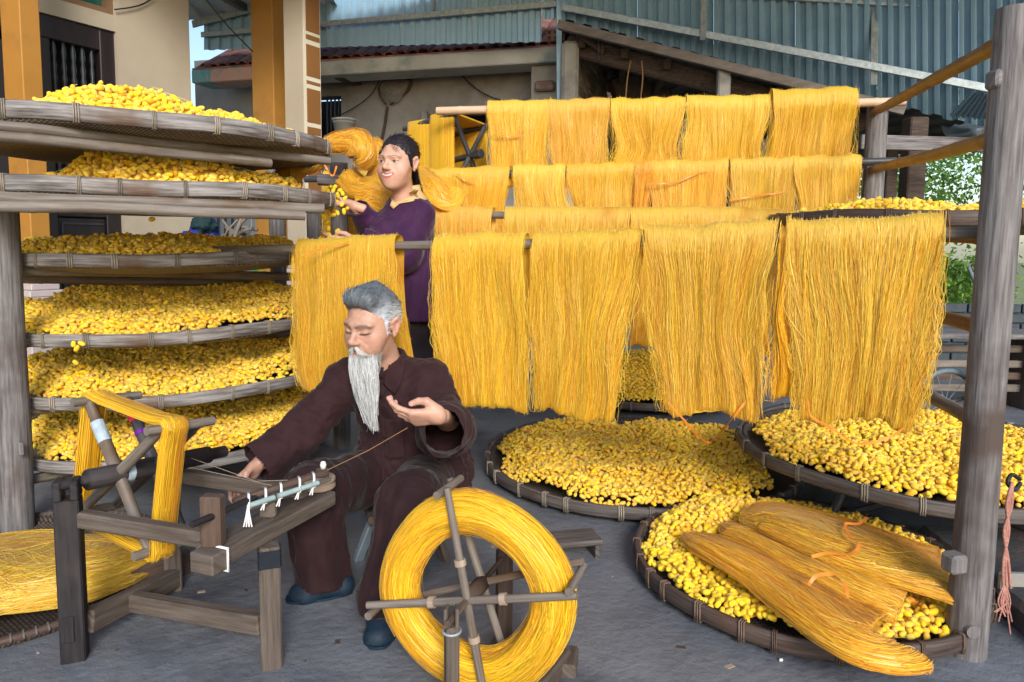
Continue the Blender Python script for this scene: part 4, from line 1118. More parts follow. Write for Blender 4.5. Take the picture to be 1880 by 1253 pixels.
# right rack: near and far log posts with bamboo rails
pr_ = thing('log_post', PZ(1770, 1203, 0), 'tall weathered log post rising beside the dark tray of skeins', 'post')
a = PZ(1772, 1203, 0); NYP = a[1]
b = PY(1864, 16, NYP)
pole('shaft', a, b, .0500, 'post', None, parent=pr_, r2=.043, knots=False, wob=.02, n=20)
kb = PY(1786, 1160, NYP - .046); MB().tube([kb + [0, .03, 0], kb - [0, .004, 0]], [.017, .018], 16).build('knot_plug', 'post', pr_)
q_ = PY(1752, 1033, NYP - .02); MB().box(q_, (.05, .05, .052), rotz(.2), bevel=.008).build('tenon_block', 'post', pr_)
q_ = PY(1833, 147, NYP); MB().box(q_, (.045, .045, .045), rotz(.1), bevel=.006).build('tenon_block', 'post', pr_)
FY = 3.55
fp_ = thing('log_post', PY(1605, 820, FY) * [1, 1, 0], 'shorter far log post at the end of the silk poles', 'post')
q_ = PY(1612, 192, FY); pole('shaft', (PY(1590, 500, FY)[0], FY, 0), q_, .052, 'post', None, parent=fp_, r2=.05, knots=False, wob=.03)
G = 'bamboo rails of the right rack'
pole('rail', PY(1852, 72, NYP + .02), PY(1606, 206, FY - .05), .022, 'bamboo_brown', 'bamboo rail sloping between the tops of the two log posts', group=G, r2=.019)
pole('rail', PY(1838, 254, NYP + .05), PY(1600, 313, FY - .05), .021, 'bamboo_brown', 'bamboo rail just under the plank between the log posts', group=G, r2=.019)
pole('rail', PY(1818, 606, NYP + .05), PY(1560, 540, FY), .021, 'bamboo_brown', 'bamboo rail at waist height, emerging from the rightmost skein', group=G, r2=.019)
pole('rail', PY(1806, 782, NYP + .04), PY(1560, 640, FY), .021, 'bamboo', 'grey bamboo rail slanting over the raised tray of cocoons', group=G, r2=.019)
pole('rail', PY(1850, 440, NYP + .05), PY(1500, 424, 3.2), .018, 'bamboo_brown', 'bamboo rail under the high dark tray', group=G)
# low stand of the raised tray
sd_ = thing('tray_stand', (TS[0], TS[1], 0), 'low stand of crossed dark rods under the raised tray', 'stand')
for k in range(4):
    a_ = R(25 + 90 * k); e_ = np.array([math.cos(a_), math.sin(a_), 0]); c0 = np.array([TS[0], TS[1], 0])
    MB().tube([c0 + e_ * .52 + [0, 0, .0], c0 + e_ * .40 + [0, 0, .222]], .016, 8).build('leg', 'blackbamboo', sd_)
for k in range(2):
    a_ = R(25 + 90 * k); e_ = np.array([math.cos(a_), math.sin(a_), 0]); c0 = np.array([TS[0], TS[1], .07 + .03 * k])
    MB().tube([c0 - e_ * .62, c0 + e_ * .62], .015, 8).build('cross_rod', 'blackbamboo', sd_)
# rope on the post
rp_ = thing('frayed_rope', PY(1848, 900, NYP), 'frayed pink rope hanging from a ring on the tall log post', 'rope')
MB().tube(curve([PY(1872, 880, 1.92), PY(1858, 872, 1.86), PY(1850, 886, 1.84), PY(1862, 900, 1.84), PY(1873, 888, 1.9)], 16), .006, 6).build('ring', 'iron', rp_)
for k, dx in enumerate((-4, 0, 5)):
    MB().tube(curve([PY(1858, 885, 1.83), PY(1852 + dx, 930, 1.82), PY(1848 - dx, 975, 1.82), PY(1846 + dx, 1030, 1.81), PY(1848 + dx * 1.5, 1080, 1.81)], 16), .004, 6).build('strand', 'pinkrope', rp_)
for k in range(9):
    u0 = 1846 + random.uniform(-4, 4); MB().tube(curve([PY(u0, 1076, 1.81), PY(u0 + random.uniform(-10, 10), 1105, 1.8), PY(u0 + random.uniform(-22, 12), 1135 + random.uniform(-12, 30), 1.8)], 8), .0025, 4).build('fray', 'pinkrope', rp_)
MB().box(PY(1862, 1068, 2.05), (.09, .02, .055), bevel=.004).build('board_offcut', 'conc', label='small pale board end behind the frayed rope', cat='board')
# ================================================================ silk
class Pole:
    def __init__(s, a, b): s.a = np.asarray(a, float); s.b = np.asarray(b, float)
    def at_u(s, u):
        lo, hi = -.3, 1.3
        for _ in range(50):
            m_ = (lo + hi) / 2
            if proj(s.a + (s.b - s.a) * m_)[0] < u: lo = m_
            else: hi = m_
        return s.a + (s.b - s.a) * (lo + hi) / 2
def skein(label, pl, u0, u1, vbot, seed, m='silk', ns=700, rp=.024, narrow=.10, lift=.012, group='skeins hung on the poles', ties=(), jag=.028, name='silk_skein', stray=40, base_tint=1.0, taper=None, lean=0.0, wave=1.0):
    rg = np.random.default_rng(seed * 17 + 3); base_tint = base_tint * np.array([1, 1, 1.0]) * (1 + rg.uniform(-.07, .05)) * np.array([1, 1 + rg.uniform(-.08, .05), 1 + rg.uniform(-.3, .3)])
    A, B = pl.at_u(u0), pl.at_u(u1); W = np.linalg.norm(B - A); a = (B - A) / W
    out = np.array([a[1], -a[0], 0]); out /= np.linalg.norm(out)
    if out[1] > 0: out = -out
    mid = (A + B) / 2; um = (u0 + u1) / 2
    zb = PY(um, vbot, mid[1])[2]; L = mid[2] - zb
    rt = rp + lift; rb = .016
    def surf(s, t, off=0.0):
        """s 0..1 across, t 0..1 front top->bottom, 1..2 back bottom->top, t<0 over the pole"""
        s = np.asarray(s, float); t = np.asarray(t, float)
        d = np.where(t <= 1, t, 2 - t)                       # 0 top .. 1 bottom
        Ls = L * (1 + jag * 2.2 * (vnoise(np.stack([s * 5 + seed, s * 0, s * 0], -1), seed) - .5) + jag * (vnoise(np.stack([s * 19 + seed, s * 0, s * 0], -1), seed + 1) - .5))
        side = np.where(t <= 1, 1.0, -1.0)
        # rounded top and bottom
        e = .055
        th_t = np.clip(d / e, 0, 1); th_b = np.clip((1 - d) / .045, 0, 1)
        thick = (rt * (1 - d) + rb * d)
        o = side * thick * np.sqrt(np.clip(1 - (1 - th_t) ** 2, 0, 1)) * np.sqrt(np.clip(1 - (1 - th_b) ** 2, 0, 1))
        topz = rt * (1 - th_t ** 1.5) * 1.0
        nz = np.stack([s * 3.1 + seed * 3, d * 1.6, side * 2 + s * 0], -1)
        folds = wave * (.030 * (vnoise(nz, seed + 5) - .5) + .016 * (vnoise(nz * [3.2, 1.6, 1], seed + 6) - .5) + .007 * (vnoise(nz * [9, 1.5, 1], seed + 8) - .5)) * np.clip(d * 4, .12, 1)
        o = o + folds + side * off * np.clip(th_t + .2, 0, 1)
        nf = narrow * np.sin(np.pi * np.clip(d, 0, 1) * .85) if taper is None else np.interp(d, taper[0], taper[1])
        lat = (s - .5) * W * (1 - nf) + lean * d * d + .028 * (vnoise(np.stack([d * 2.2, s * 2.6 + seed, s * 0], -1), seed + 9) - .5) * 2 * np.clip(d * 2, .15, 1) + .02 * (vnoise(np.stack([d * 1.6 + 3, s * 0 + seed, s * 0], -1), seed + 10) - .5) * d
        z = topz + off * (1 - th_t) - d * Ls - off * (1 - th_b)
        zt = .014 * (vnoise(np.stack([s * 7 + seed, s * 0, s * 0], -1), seed + 11) - .3) * (1 - d)
        return mid + a * lat[..., None] + out * o[..., None] + np.array([0, 0, 1.0]) * (z + zt)[..., None]
    nu, nv = 42, 74
    tt = np.concatenate([np.linspace(0, .06, 9)[:-1], np.linspace(.06, .95, 20)[:-1], np.linspace(.95, 1.05, 18)[:-1], np.linspace(1.05, 1.94, 20)[:-1], np.linspace(1.94, 2, 9)])
    nv = len(tt)
    S, TT = np.meshgrid(np.linspace(0, 1, nu), tt, indexing='ij')
    V = surf(S, TT).reshape(-1, 3)
    uv = np.stack([S * W, TT * L], -1).reshape(-1, 2)
    idx = np.arange(nu * nv).reshape(nu, nv)
    Fq = np.stack([idx[:-1, :-1], idx[1:, :-1], idx[1:, 1:], idx[:-1, 1:]], -1).reshape(-1, 4)
    dd0 = np.where(TT <= 1, TT, 2 - TT); bd = vnoise(np.stack([S * 4 + seed, dd0 * 3, S * 0], -1), seed + 21); low = np.clip((dd0 - .60 - .10 * (bd - .5)) / .06, 0, 1)
    tint = (np.stack([1.0 - .04 * low, .98 - .13 * low - .10 * (bd - .5), .95 - .45 * low], -1) * .95 * base_tint).reshape(-1, 3)
    o = link(name, raw_mesh(name, V, Fq, uv=uv, tint=tint), m, label=label, cat='silk skein', group=group)
    # threads
    k = 15
    ns = int(ns * 1.15); s0 = rg.random(ns); s0[:stray] = np.where(rg.random(stray) < .5, rg.normal(.0, .012, stray), 1 + rg.normal(.0, .012, stray))
    t0 = rg.uniform(-.02, .12, ns) ; t1 = rg.uniform(.55, 1.04, ns); sh = rg.random(ns) < .35
    t0[sh] = rg.uniform(.1, .6, sh.sum())
    tl_ = np.linspace(0, 1, k)[None, :]
    t = np.clip(t0[:, None] + (t1 - t0)[:, None] * tl_, 0, 1.05)
    amp = np.abs(rg.normal(0, .022, (ns, 1))); amp[:stray] += .03
    s = s0[:, None] + amp * (np.sin(tl_ * rg.uniform(3, 7, (ns, 1)) + rg.uniform(0, 6.28, (ns, 1)))) * np.clip(t * 2.5, .1, 1) + np.abs(rg.normal(0, .0022, (ns, 1))) / W * np.sin(tl_ * rg.uniform(14, 34, (ns, 1)) + rg.uniform(0, 6.28, (ns, 1)))
    off = np.abs(rg.normal(.0015, .003, (ns, 1))) + np.zeros((1, k)) + .001
    off[:stray] += .006
    pts = surf(s, t, off)
    nr = out[None, None, :] + rg.normal(0, .45, (ns, 1, 3)) + np.zeros((1, k, 1))
    tn = rg.uniform(.78, 1.22, ns); col_ = np.stack([tn * rg.uniform(.97, 1.06, ns), tn * rg.uniform(.90, 1.16, ns), tn * rg.uniform(.4, 1.8, ns)], 1) * base_tint
    pale = rg.random(ns) < .16; col_[pale] = np.array([1.10, 1.28, 2.2]); dk = rg.random(ns) < .12; col_[dk] = np.array([.80, .62, .4])  # random tones; the pale threads also put silk highlights into the colour
    Vr, Fr, ur, tr_ = ribbons(pts, rg.uniform(.0005, .0012, ns), nr, tints=col_)
    # stray ends hanging free at the sides
    if stray:
        n2 = stray // 2; e_ = np.where(rg.random(n2) < .5, 0.0, 1.0); k2 = k
        st_t = rg.uniform(.15, .7, n2); dd = np.linspace(0, 1, k2)[None, :]
        ln = rg.uniform(.08, .3, (n2, 1)) / L
        pts2 = surf(e_[:, None] + np.zeros((1, k2)), np.clip(st_t[:, None] + ln * dd, 0, 1.0), np.full((n2, k2), .002))
        sg = np.where(e_ > .5, 1.0, -1.0)[:, None]
        lat = sg * (rg.uniform(.004, .035, (n2, 1)) * np.sin(dd * np.pi * rg.uniform(.6, 1.2, (n2, 1))) + .006 * np.sin(dd * rg.uniform(6, 14, (n2, 1))))
        pts2 = pts2 + a * lat[..., None]
        V2, F2, u2, t2 = ribbons(pts2, rg.uniform(.0010, .0018, n2), None, tints=np.tile([[1.05, 1.15, 1.6]], (n2, 1)))
        Fr = np.vstack([Fr, F2 + len(Vr)]); Vr = np.vstack([Vr, V2]); ur = np.vstack([ur, u2]); tr_ = np.vstack([tr_, t2])
    link('threads', raw_mesh('threads', Vr, Fr, uv=ur, tint=tr_, smooth=False), m, o, kind='stuff')
    for tie in ties: cord(tie, mid[1] - .05, o)
    return o, surf, W, L
def cord(uvs, y, parent=None, label=None, w_=.007, m='orange', name='tie_cord'):
    """flat plastic ribbon through pixels (u,v[,dy])"""
    pts = curve([PY(q[0], q[1], y + (q[2] if len(q) > 2 else 0)) for q in uvs], 28)
    nr = np.zeros((1, len(pts), 3)) + np.array([.25, -1, .3]) + .6 * np.stack([np.sin(np.arange(len(pts)) * .5), np.zeros(len(pts)), np.cos(np.arange(len(pts)) * .37)], 1)[None]
    V, Fq, uv, _ = ribbons(pts[None], np.array([w_]), nr)
    V2 = V + np.array([0, .0008, 0]); n = len(V)
    Fq = np.vstack([Fq, Fq[:, ::-1] + n])
    return link(name, raw_mesh(name, np.vstack([V, V2]), Fq, uv=np.vstack([uv, uv])), m, parent, label=label, cat='ribbon' if label else None)

PA = Pole(PY(393, 459, 3.02), PY(1838, 428, NYP + .06))
PB = Pole(PY(640, 392, 3.55), PY(1462, 403, 2.95))
PC = Pole(PY(560, 330, 3.95), PY(1645, 296, 3.42))
PD = Pole(PY(802, 204, 3.85), PY(1662, 187, 3.46))
G = 'bamboo poles for hanging silk'
pole('hanging_pole', PA.a, PA.b, .017, 'bamboo', 'long grey bamboo pole carrying the front row of silk', group=G)
pole('hanging_pole', PB.a, PB.b, .017, 'bamboo', 'bamboo pole of the second row of silk from the front', group=G)
pole('hanging_pole', PC.a, PC.b, .018, 'blackbamboo', 'dark pole carrying the third row of silk', group=G)
pole('hanging_pole', PD.a, PD.b, .021, 'bamboo_pale', 'pale bamboo pole holding the topmost row of silk', group=G)
LA = ['leftmost front skein, hanging behind the bearded person', 'front row skein straight-sided, next to the bare stretch of pole', 'front row skein hanging lowest over the large floor tray',
      'front row skein bulging at its top, orange ribbon below', 'large golden skein beside the tall log post']
skein(LA[0], PA, 553, 733, 722, 1, ns=1300, narrow=-.06, stray=90, jag=.05, ties=([(556, 468), (580, 460), (610, 452), (640, 447)],), lean=.05)
skein(LA[1], PA, 801, 967, 750, 2, ns=1300, stray=80, taper=([0, .3, .7, 1], [0, .05, .09, .06]), lean=.02)
skein(LA[2], PA, 984, 1178, 767, 3, ns=1400, stray=80, jag=.03, taper=([0, .3, .6, 1], [-.02, .10, .24, .26]), lean=-.045)
skein(LA[3], PA, 1190, 1424, 766, 4, ns=1500, stray=120, lift=.022, taper=([0, .2, .5, 1], [-.04, .14, .24, .26]), lean=.012, ties=([(1228, 740), (1250, 765), (1290, 808, .2), (1310, 808, .2), (1345, 768), (1392, 705), (1385, 690)],))
skein(LA[4], PA, 1450, 1726, 776, 5, ns=1900, stray=170, lift=.026, jag=.03, taper=([0, .3, .7, 1], [-.01, .08, .20, .24]), m='silk', ties=([(1483, 735), (1490, 765), (1525, 785), (1575, 815, -.05), (1640, 800, -.05), (1672, 770)],))
skein('deep golden skein half hidden left of the large one', PA, 1432, 1482, 735, 6, ns=300, narrow=.1, stray=120, m='silkdeep')
LB = ['second row skein just behind the purple-clad person', 'wide second row skein between two bare bits of pole', 'wide second row skein reaching under the high dark tray']
skein(LB[0], PB, 796, 908, 608, 11, ns=500, stray=40)
skein(LB[1], PB, 930, 1160, 630, 12, ns=800, stray=30, lift=.02)
skein(LB[2], PB, 1160, 1438, 640, 13, ns=900, stray=40, lift=.02)
skein('deep golden skein behind the purple-clad person at the end of the second pole', PB, 690, 800, 605, 14, ns=400, m='silkdeep')
for k, (u0, u1, ti) in enumerate(((782, 938, [(838, 318), (855, 333), (880, 341), (910, 330), (936, 318)]), (942, 1040, [(1040, 318), (1041, 340), (1036, 362)]), (1042, 1168, None), (1190, 1336, [(1192, 338), (1240, 335), (1285, 318), (1330, 310)]),
                                  (1338, 1464, [(1340, 368), (1400, 358), (1440, 350), (1462, 305)]), (1456, 1578, None), (1165, 1200, None), (596, 700, None))):
    lab = ['third row skein with a long drooping orange ribbon', 'narrow third row skein with a ribbon at its edge', 'plain third row skein above the wide second row skein', 'third row skein crossed by a slack orange ribbon near its top',
           'third row skein with a knotted ribbon across its middle', 'third row skein at the far log post end', 'sliver of deep golden silk filling the gap in the third row', 'golden skein left of the purple-clad person on the third pole'][k]
    skein(lab, PC, u0, u1, 470, 20 + k, ns=420, stray=24, m='silkdeep' if k == 6 else 'silk', ties=(ti,) if ti else ())
for k, (u0, u1, ti) in enumerate(((897, 1010, [(905, 247), (950, 252), (965, 238), (1000, 205)]), (1011, 1120, None), (1122, 1258, None), (1259, 1412, None), (1413, 1568, [(1560, 214), (1572, 216)]))):
    lab = ['top row skein with a ribbon, nearest the square black reel', 'second top row skein from the black reel', 'middle skein of the topmost row', 'top row skein beside the tallest one', 'top row skein standing highest, at the far log post'][k]
    skein(lab, PD, u0, u1, 345, 40 + k, ns=520, stray=36, lift=.02 if k < 4 else .045, ties=(ti,) if ti else (), lean=[0, 0, 0, 0, -.03][k])

def swept(name, path, width, thick, up, m='silkdeep', ns=500, seed=0, closed=False, label=None, cat='silk skein', group=None, parent=None, tintb=1.0, nseg=22, lump=.18, tw=.0022, wander=.35, cap=True):
    """flattened bundle of silk swept along a path, threads running lengthwise"""
    rg = np.random.default_rng(seed + 900)
    path = np.asarray(path, float); n = len(path)
    width = np.broadcast_to(np.asarray(width, float), (n,)).copy(); thick = np.broadcast_to(np.asarray(thick, float), (n,)).copy()
    T = (np.roll(path, -1, 0) - np.roll(path, 1, 0)) if closed else np.gradient(path, axis=0)
    T /= np.linalg.norm(T, axis=1)[:, None]
    up = np.broadcast_to(np.asarray(up, float), (n, 3))
    Sd = np.cross(T, up); Sd /= np.linalg.norm(Sd, axis=1)[:, None]; Up = np.cross(Sd, T)
    arc = np.r_[0, np.cumsum(np.linalg.norm(np.diff(path, axis=0), axis=1))]
    def at(ti, th, off=0.0):
        """ti 0..1 along, th angle"""
        x = np.asarray(ti) * (n if closed else n - 1)
        i = np.floor(x).astype(int); f = (x - i)[..., None]
        if closed: i0, i1 = i % n, (i + 1) % n
        else: i0, i1 = np.clip(i, 0, n - 1), np.clip(i + 1, 0, n - 1)
        L_ = lambda A: A[i0] * (1 - f) + A[i1] * f
        p, sd_, u_ = L_(path), L_(Sd), L_(Up); w_ = L_(width[:, None])[..., 0]; h_ = L_(thick[:, None])[..., 0]
        ph = np.cos(2 * np.pi * ti) * 1.1 if closed else np.asarray(ti) * 3
        lm = 1 + lump * 2 * (vnoise(np.stack([np.cos(th) * 2.2 + seed, np.sin(th) * 2.2, ph], -1), seed) - .5) + lump * .9 * (vnoise(np.stack([np.cos(th) * 7 + seed, np.sin(th) * 3, ph * 2], -1), seed + 1) - .5)
        c_, s_ = np.cos(th), np.sin(th)
        c_ = np.sign(c_) * np.abs(c_) ** .85; s_ = np.sign(s_) * np.abs(s_) ** .8
        return p + sd_ * (c_ * (w_ / 2) * (1 + (lm - 1) * .4) + off * c_)[..., None] + u_ * (s_ * (h_ / 2) * lm + off * s_)[..., None]
    nt_ = max(24, n)
    ti = np.linspace(0, 1, nt_ + 1)[:-1] if closed else np.linspace(0, 1, nt_)
    TI, TH = np.meshgrid(ti, np.linspace(0, 2 * np.pi, nseg + 1)[:-1], indexing='ij')
    V = at(TI, TH).reshape(-1, 3); idx = np.arange(len(ti) * nseg).reshape(len(ti), nseg)
    nx_ = np.roll(idx, -1, 0) if closed else idx[1:]; c0 = idx if closed else idx[:-1]
    Fq = np.stack([c0, np.roll(c0, -1, 1), np.roll(nx_, -1, 1), nx_], -1).reshape(-1, 4)
    uv = np.stack([TH / 6.283 * 2.4 * width.mean(), TI * arc[-1]], -1).reshape(-1, 2)
    o = link(name, raw_mesh(name, V, Fq, uv=uv, tint=np.full(len(V), .9 * tintb)), m, parent, label=label, cat=cat if label else None, group=group)
    k = 16; c = rg.uniform(0, 1, ns); ln = rg.uniform(.15, .5, ns)
    tt = c[:, None] + (np.linspace(-.5, .5, k)[None] * ln[:, None])
    if not closed: tt = np.clip(tt, 0.003, .997)
    th = rg.uniform(0, 6.283, (ns, 1)) + wander * .5 * np.sin(np.linspace(0, 1, k)[None] * rg.uniform(1, 5, (ns, 1)) + rg.uniform(0, 6.28, (ns, 1)))
    off = np.abs(rg.normal(.001, .003, (ns, 1))) + .0008 + np.zeros((1, k))
    pts = at(tt, th, off)
    ctr = at(tt, th, -.05)
    tn = rg.uniform(.76, 1.26, ns); col_ = np.stack([tn, tn * rg.uniform(.9, 1.2, ns), tn * rg.uniform(.6, 2.4, ns)], 1) * tintb
    Vr, Fr, ur, tr_ = ribbons(pts, rg.uniform(tw * .5, tw, ns), (pts - ctr) + rg.normal(0, .02, (ns, 1, 3)), tints=col_)
    link('threads', raw_mesh('threads', Vr, Fr, uv=ur, tint=tr_, smooth=False), m, o, kind='stuff')
    return o
# folded skeins on the dark tray
def zpath(uvz, n=40): return curve([PZ(u, v, z) for u, v, z in uvz], n)
GF = 'folded skeins in the dark tray'
pa = zpath([(1262, 984, .115), (1330, 1012, .135), (1430, 1070, .13), (1520, 1130, .13), (1590, 1172, .125), (1612, 1184, .10)])
swept('silk_skein', pa, np.interp(np.linspace(0, 1, 40), [0, .1, .5, .9, 1], [.05, .14, .22, .26, .25]), np.interp(np.linspace(0, 1, 40), [0, .15, .8, .95, 1], [.02, .036, .048, .055, .034]), (0, 0, 1), ns=1500, seed=1, lump=.3, tintb=1.08,
      label='folded golden skein hanging over the front rim of the dark tray', group=GF)
pa = zpath([(1330, 966, .12), (1400, 985, .14), (1500, 1030, .145), (1600, 1078, .14), (1660, 1105, .125)])
swept('silk_skein', pa, np.interp(np.linspace(0, 1, 40), [0, .1, .5, 1], [.06, .18, .26, .25]), np.interp(np.linspace(0, 1, 40), [0, .15, .85, 1], [.02, .038, .05, .04]), (0, 0, 1), ns=1300, seed=2, lump=.3, tintb=1.04,
      label='folded golden skein lying in the middle of the dark tray', group=GF)
pa = zpath([(1360, 950, .15), (1430, 952, .17), (1540, 990, .175), (1650, 1028, .165), (1735, 1052, .15)])
o3 = swept('silk_skein', pa, np.interp(np.linspace(0, 1, 40), [0, .1, .5, 1], [.08, .26, .36, .35]), np.interp(np.linspace(0, 1, 40), [0, .15, .85, 1], [.02, .04, .048, .04]), (0, 0, 1), ns=1600, seed=3, lump=.3,
      label='amber folded skein lying uppermost with an orange ribbon', group=GF, tintb=.98)
def zcord(uvz, lab, parent=None):
    pts = curve([PZ(*q) for q in uvz], 24); nr = np.zeros((1, 24, 3)) + np.array([.2, -.5, 1]) + .5 * np.stack([np.sin(np.arange(24) * .6), np.cos(np.arange(24) * .4), np.zeros(24)], 1)[None]
    V, Fq, uv, _ = ribbons(pts[None], np.array([.009]), nr); n = len(V)
    link('tie_cord', raw_mesh('tie_cord', np.vstack([V, V - [0, 0, .0009]]), np.vstack([Fq, Fq[:, ::-1] + n])), 'orange', parent, label=lab, cat='ribbon' if lab else None)
zcord([(1592, 950, .215), (1575, 962, .212), (1552, 962, .215), (1560, 985, .212), (1578, 1000, .208), (1560, 1018, .205), (1520, 1016, .205), (1490, 1022, .2)], None, o3)
zcord([(1484, 1075, .175), (1500, 1057, .20), (1530, 1056, .205), (1552, 1075, .195), (1556, 1098, .18)], 'orange ribbon looped over the front folded skein', None)
zcord([(1580, 1180, .12), (1592, 1190, .08), (1600, 1202, .05)], 'orange ribbon end poking out under the front folded skein', None)
zcord([(1664, 1092, .13), (1680, 1104, .12), (1694, 1114, .10)], 'orange ribbon end at the right edge of the folded skeins', None)
# two pale cocoon husks and a thread on the floor
for u, v in ((1434, 1212), (1580, 1216)):
    o = place_cocoon(PZ(u, v, .012), rand_rots(1, RNG, .1)[0], 'tiny pale silk husk on the floor before the dark tray', .5); o['group'] = 'silk husks on the floor'; o['category'] = 'husk'
    me = o.data.copy(); me.materials.clear(); me.materials.append(M['white']); o.data = me; o.name = 'silk_husk'
# skein heaps behind and beside the woman
GW = 'loose silk bundles behind the purple-clad person'
for f0, f1 in REEL_BANDS:
    lp = []
    mid_ = rA0 + rax * rln * (f0 + f1) / 2
    for i in range(4):
        a_, b_ = rc[i], rc[(i + 1) % 4]
        for t_ in np.linspace(0, 1, 9)[:-1]: lp.append(mid_ + rmid + ((a_ + (b_ - a_) * t_) - rmid) * 1.07)
    lp = np.array(lp); ce = mid_ + rmid
    swept('silk_band', lp, rln * (f1 - f0), .012, (lp - ce) / np.linalg.norm(lp - ce, axis=1)[:, None], m='silkflat', ns=260, seed=61 + int(f0 * 10), closed=True, parent=sr, lump=.08, wander=.05, tw=.0016)

pa = curve([PY(590, 268, 3.45), PY(620, 262, 3.42), PY(655, 262, 3.4), PY(668, 285, 3.38), PY(664, 306, 3.4)], 40)
swept('silk_skein', pa, np.interp(np.linspace(0, 1, 40), [0, .3, .7, 1], [.07, .11, .13, .09]), np.interp(np.linspace(0, 1, 40), [0, .3, .7, 1], [.05, .09, .10, .06]), (0, -.7, .7), ns=700, seed=7, lump=.42, wander=.6, label='twisted golden hank looped over the rack end above the purple-clad person\'s hand', group=GW)
pa = curve([PY(675, 268, 3.55), PY(690, 272, 3.5), PY(700, 300, 3.5), PY(690, 330, 3.5)], 30)
swept('silk_skein', pa, .10, .09, (.5, -.7, .3), ns=300, seed=8, lump=.42, wander=.6, label='golden hank pressed between the looped hank and the purple-clad person\'s head', group=GW)
pa = curve([PY(592, 298, 3.35), PY(562, 302, 3.32), PY(538, 312, 3.3), PY(528, 338, 3.3), PY(545, 350, 3.3)], 40)
swept('silk_skein', pa, np.interp(np.linspace(0, 1, 40), [0, .3, .7, 1], [.04, .10, .15, .08]), .07, (0, -.8, .5), ns=500, seed=9, lump=.42, wander=.6, label='amber tail of silk hanging beside the second rack tray', group=GW, tintb=.85)
pa = curve([PY(640, 330, 3.5), PY(662, 350, 3.45), PY(690, 352, 3.42), PY(704, 372, 3.42), PY(700, 405, 3.42)], 40)
swept('silk_skein', pa, .13, .12, (0, -.8, .5), ns=500, seed=10, lump=.42, wander=.6, label='bulging golden hank between the purple-clad person\'s arm and chin', group=GW)
pa = curve([PY(660, 380, 3.4), PY(690, 376, 3.38), PY(720, 392, 3.36), PY(728, 430, 3.38)], 30)
swept('silk_skein', pa, .12, .10, (0, -.8, .5), ns=400, seed=11, lump=.42, wander=.6, label='golden hank showing above the purple-clad person\'s sleeve', group=GW, tintb=1.05)
pa = curve([PY(770, 318, 3.6), PY(790, 340, 3.45), PY(806, 362, 3.4), PY(826, 372, 3.4), PY(834, 352, 3.45)], 30)
swept('silk_skein', pa, .12, .05, (0, -.8, .5), ns=400, seed=12, lump=.42, wander=.6, label='loose golden hank falling behind the purple-clad person\'s hair', group=GW, tintb=1.1)
cord([(588, 290), (605, 318), (612, 322), (618, 305)], 3.3, None, 'orange ribbon dangling from the looped golden hank', .008)
pole('rack_crossbar', PY(585, 330, 3.62), PY(660, 333, 3.62), .03, 'post', 'short grey crossbar behind the looped golden hank', cat='bar', knots=False)
q_ = PY(622, 300, 3.7); pole('rack_upright', (q_[0], 3.7, 0), q_, .045, 'post', 'grey upright behind the purple-clad person\'s raised hand', cat='post', knots=False)
# woven mat with a big skein, left
mt = thing('woven_mat', PZ(90, 1060, 0), 'round dark-edged woven mat under the loose skein on the floor', 'mat')
mc = PZ(5, 1048, .03); MB().lathe([(0, .004), (.46, .006), (.48, .022), (.50, .03), (.505, .02), (.49, .001), (0, .0)], (mc[0], mc[1], .004), 60).build('base', 'weavedark', mt)
ang = np.linspace(0, 2 * np.pi, 97)[:-1]
ed = MB().tube(np.stack([mc[0] + .50 * np.cos(ang), mc[1] + .50 * np.sin(ang), np.full(96, .032)], 1), .012, 8, closed=True).build('edge', 'rimdark', mt)
bmb = MB().tube(np.array([(.014, 0, .0), (0, 0, .014), (-.014, 0, 0), (0, 0, -.014)]), .004, 5, closed=True).mesh('binding'); bmb.materials.append(M['rimmid'])
for k in range(110):
    a_ = 2 * math.pi * k / 110
    o = bpy.data.objects.new('binding', bmb); col.objects.link(o); o.parent = mt; o.matrix_parent_inverse = PINV[mt.name]
    o.location = (mc[0] + .50 * math.cos(a_), mc[1] + .50 * math.sin(a_), .032); o.rotation_euler = (0, 0, a_)
pa = curve([PZ(-190, 1090, .07), PZ(-60, 1058, .08), PZ(40, 1046, .075), PZ(120, 1034, .08), PZ(190, 1020, .075), PZ(262, 1000, .05)], 50)
swept('silk_skein', pa, np.interp(np.linspace(0, 1, 50), [0, .3, .7, 1], [.50, .54, .50, .26]), .07, (0, 0, 1), ns=2200, seed=21, label='wide loose golden skein spread over the woven mat', lump=.30, m='silk', tintb=.95, wander=.5)
# ================================================================ reeling bench
fm = thing('reeling_bench', PZ(148, 1212, 0), 'low worn wooden reeling bench with a blackened front post', 'bench')
BLp = PZ(139, 1212, 0); RLp = PZ(499, 1226, 0); BKp = PZ(320, 1085, 0)
dvec = (RLp - BLp); dvec[2] = 0; dvec /= np.linalg.norm(dvec)
ang0 = math.atan2(dvec[1], dvec[0])
FR = rotz(ang0 + R(24))
zt = PY(135, 898, BLp[1])[2]
MB().box((BLp[0], BLp[1], zt / 2 - .012), (.058, .058, zt - .025), FR, bevel=.004).build('front_post', 'blackwood', fm)
MB().box((BLp[0], BLp[1], zt + .0) + FR @ np.array([-.019, 0, 0]), (.019, .058, .05), FR, bevel=.003).build('post_fork', 'blackwood', fm)
MB().box((BLp[0], BLp[1], zt + .0) + FR @ np.array([.019, 0, 0]), (.019, .058, .05), FR, bevel=.003).build('post_fork', 'blackwood', fm)
MB().box((BLp[0], BLp[1], .10) + FR @ np.array([-.008, -.031, 0]), (.03, .006, .07), FR, bevel=.002).build('tenon', 'blackwood', fm)
zk = PY(330, 850, BKp[1])[2]
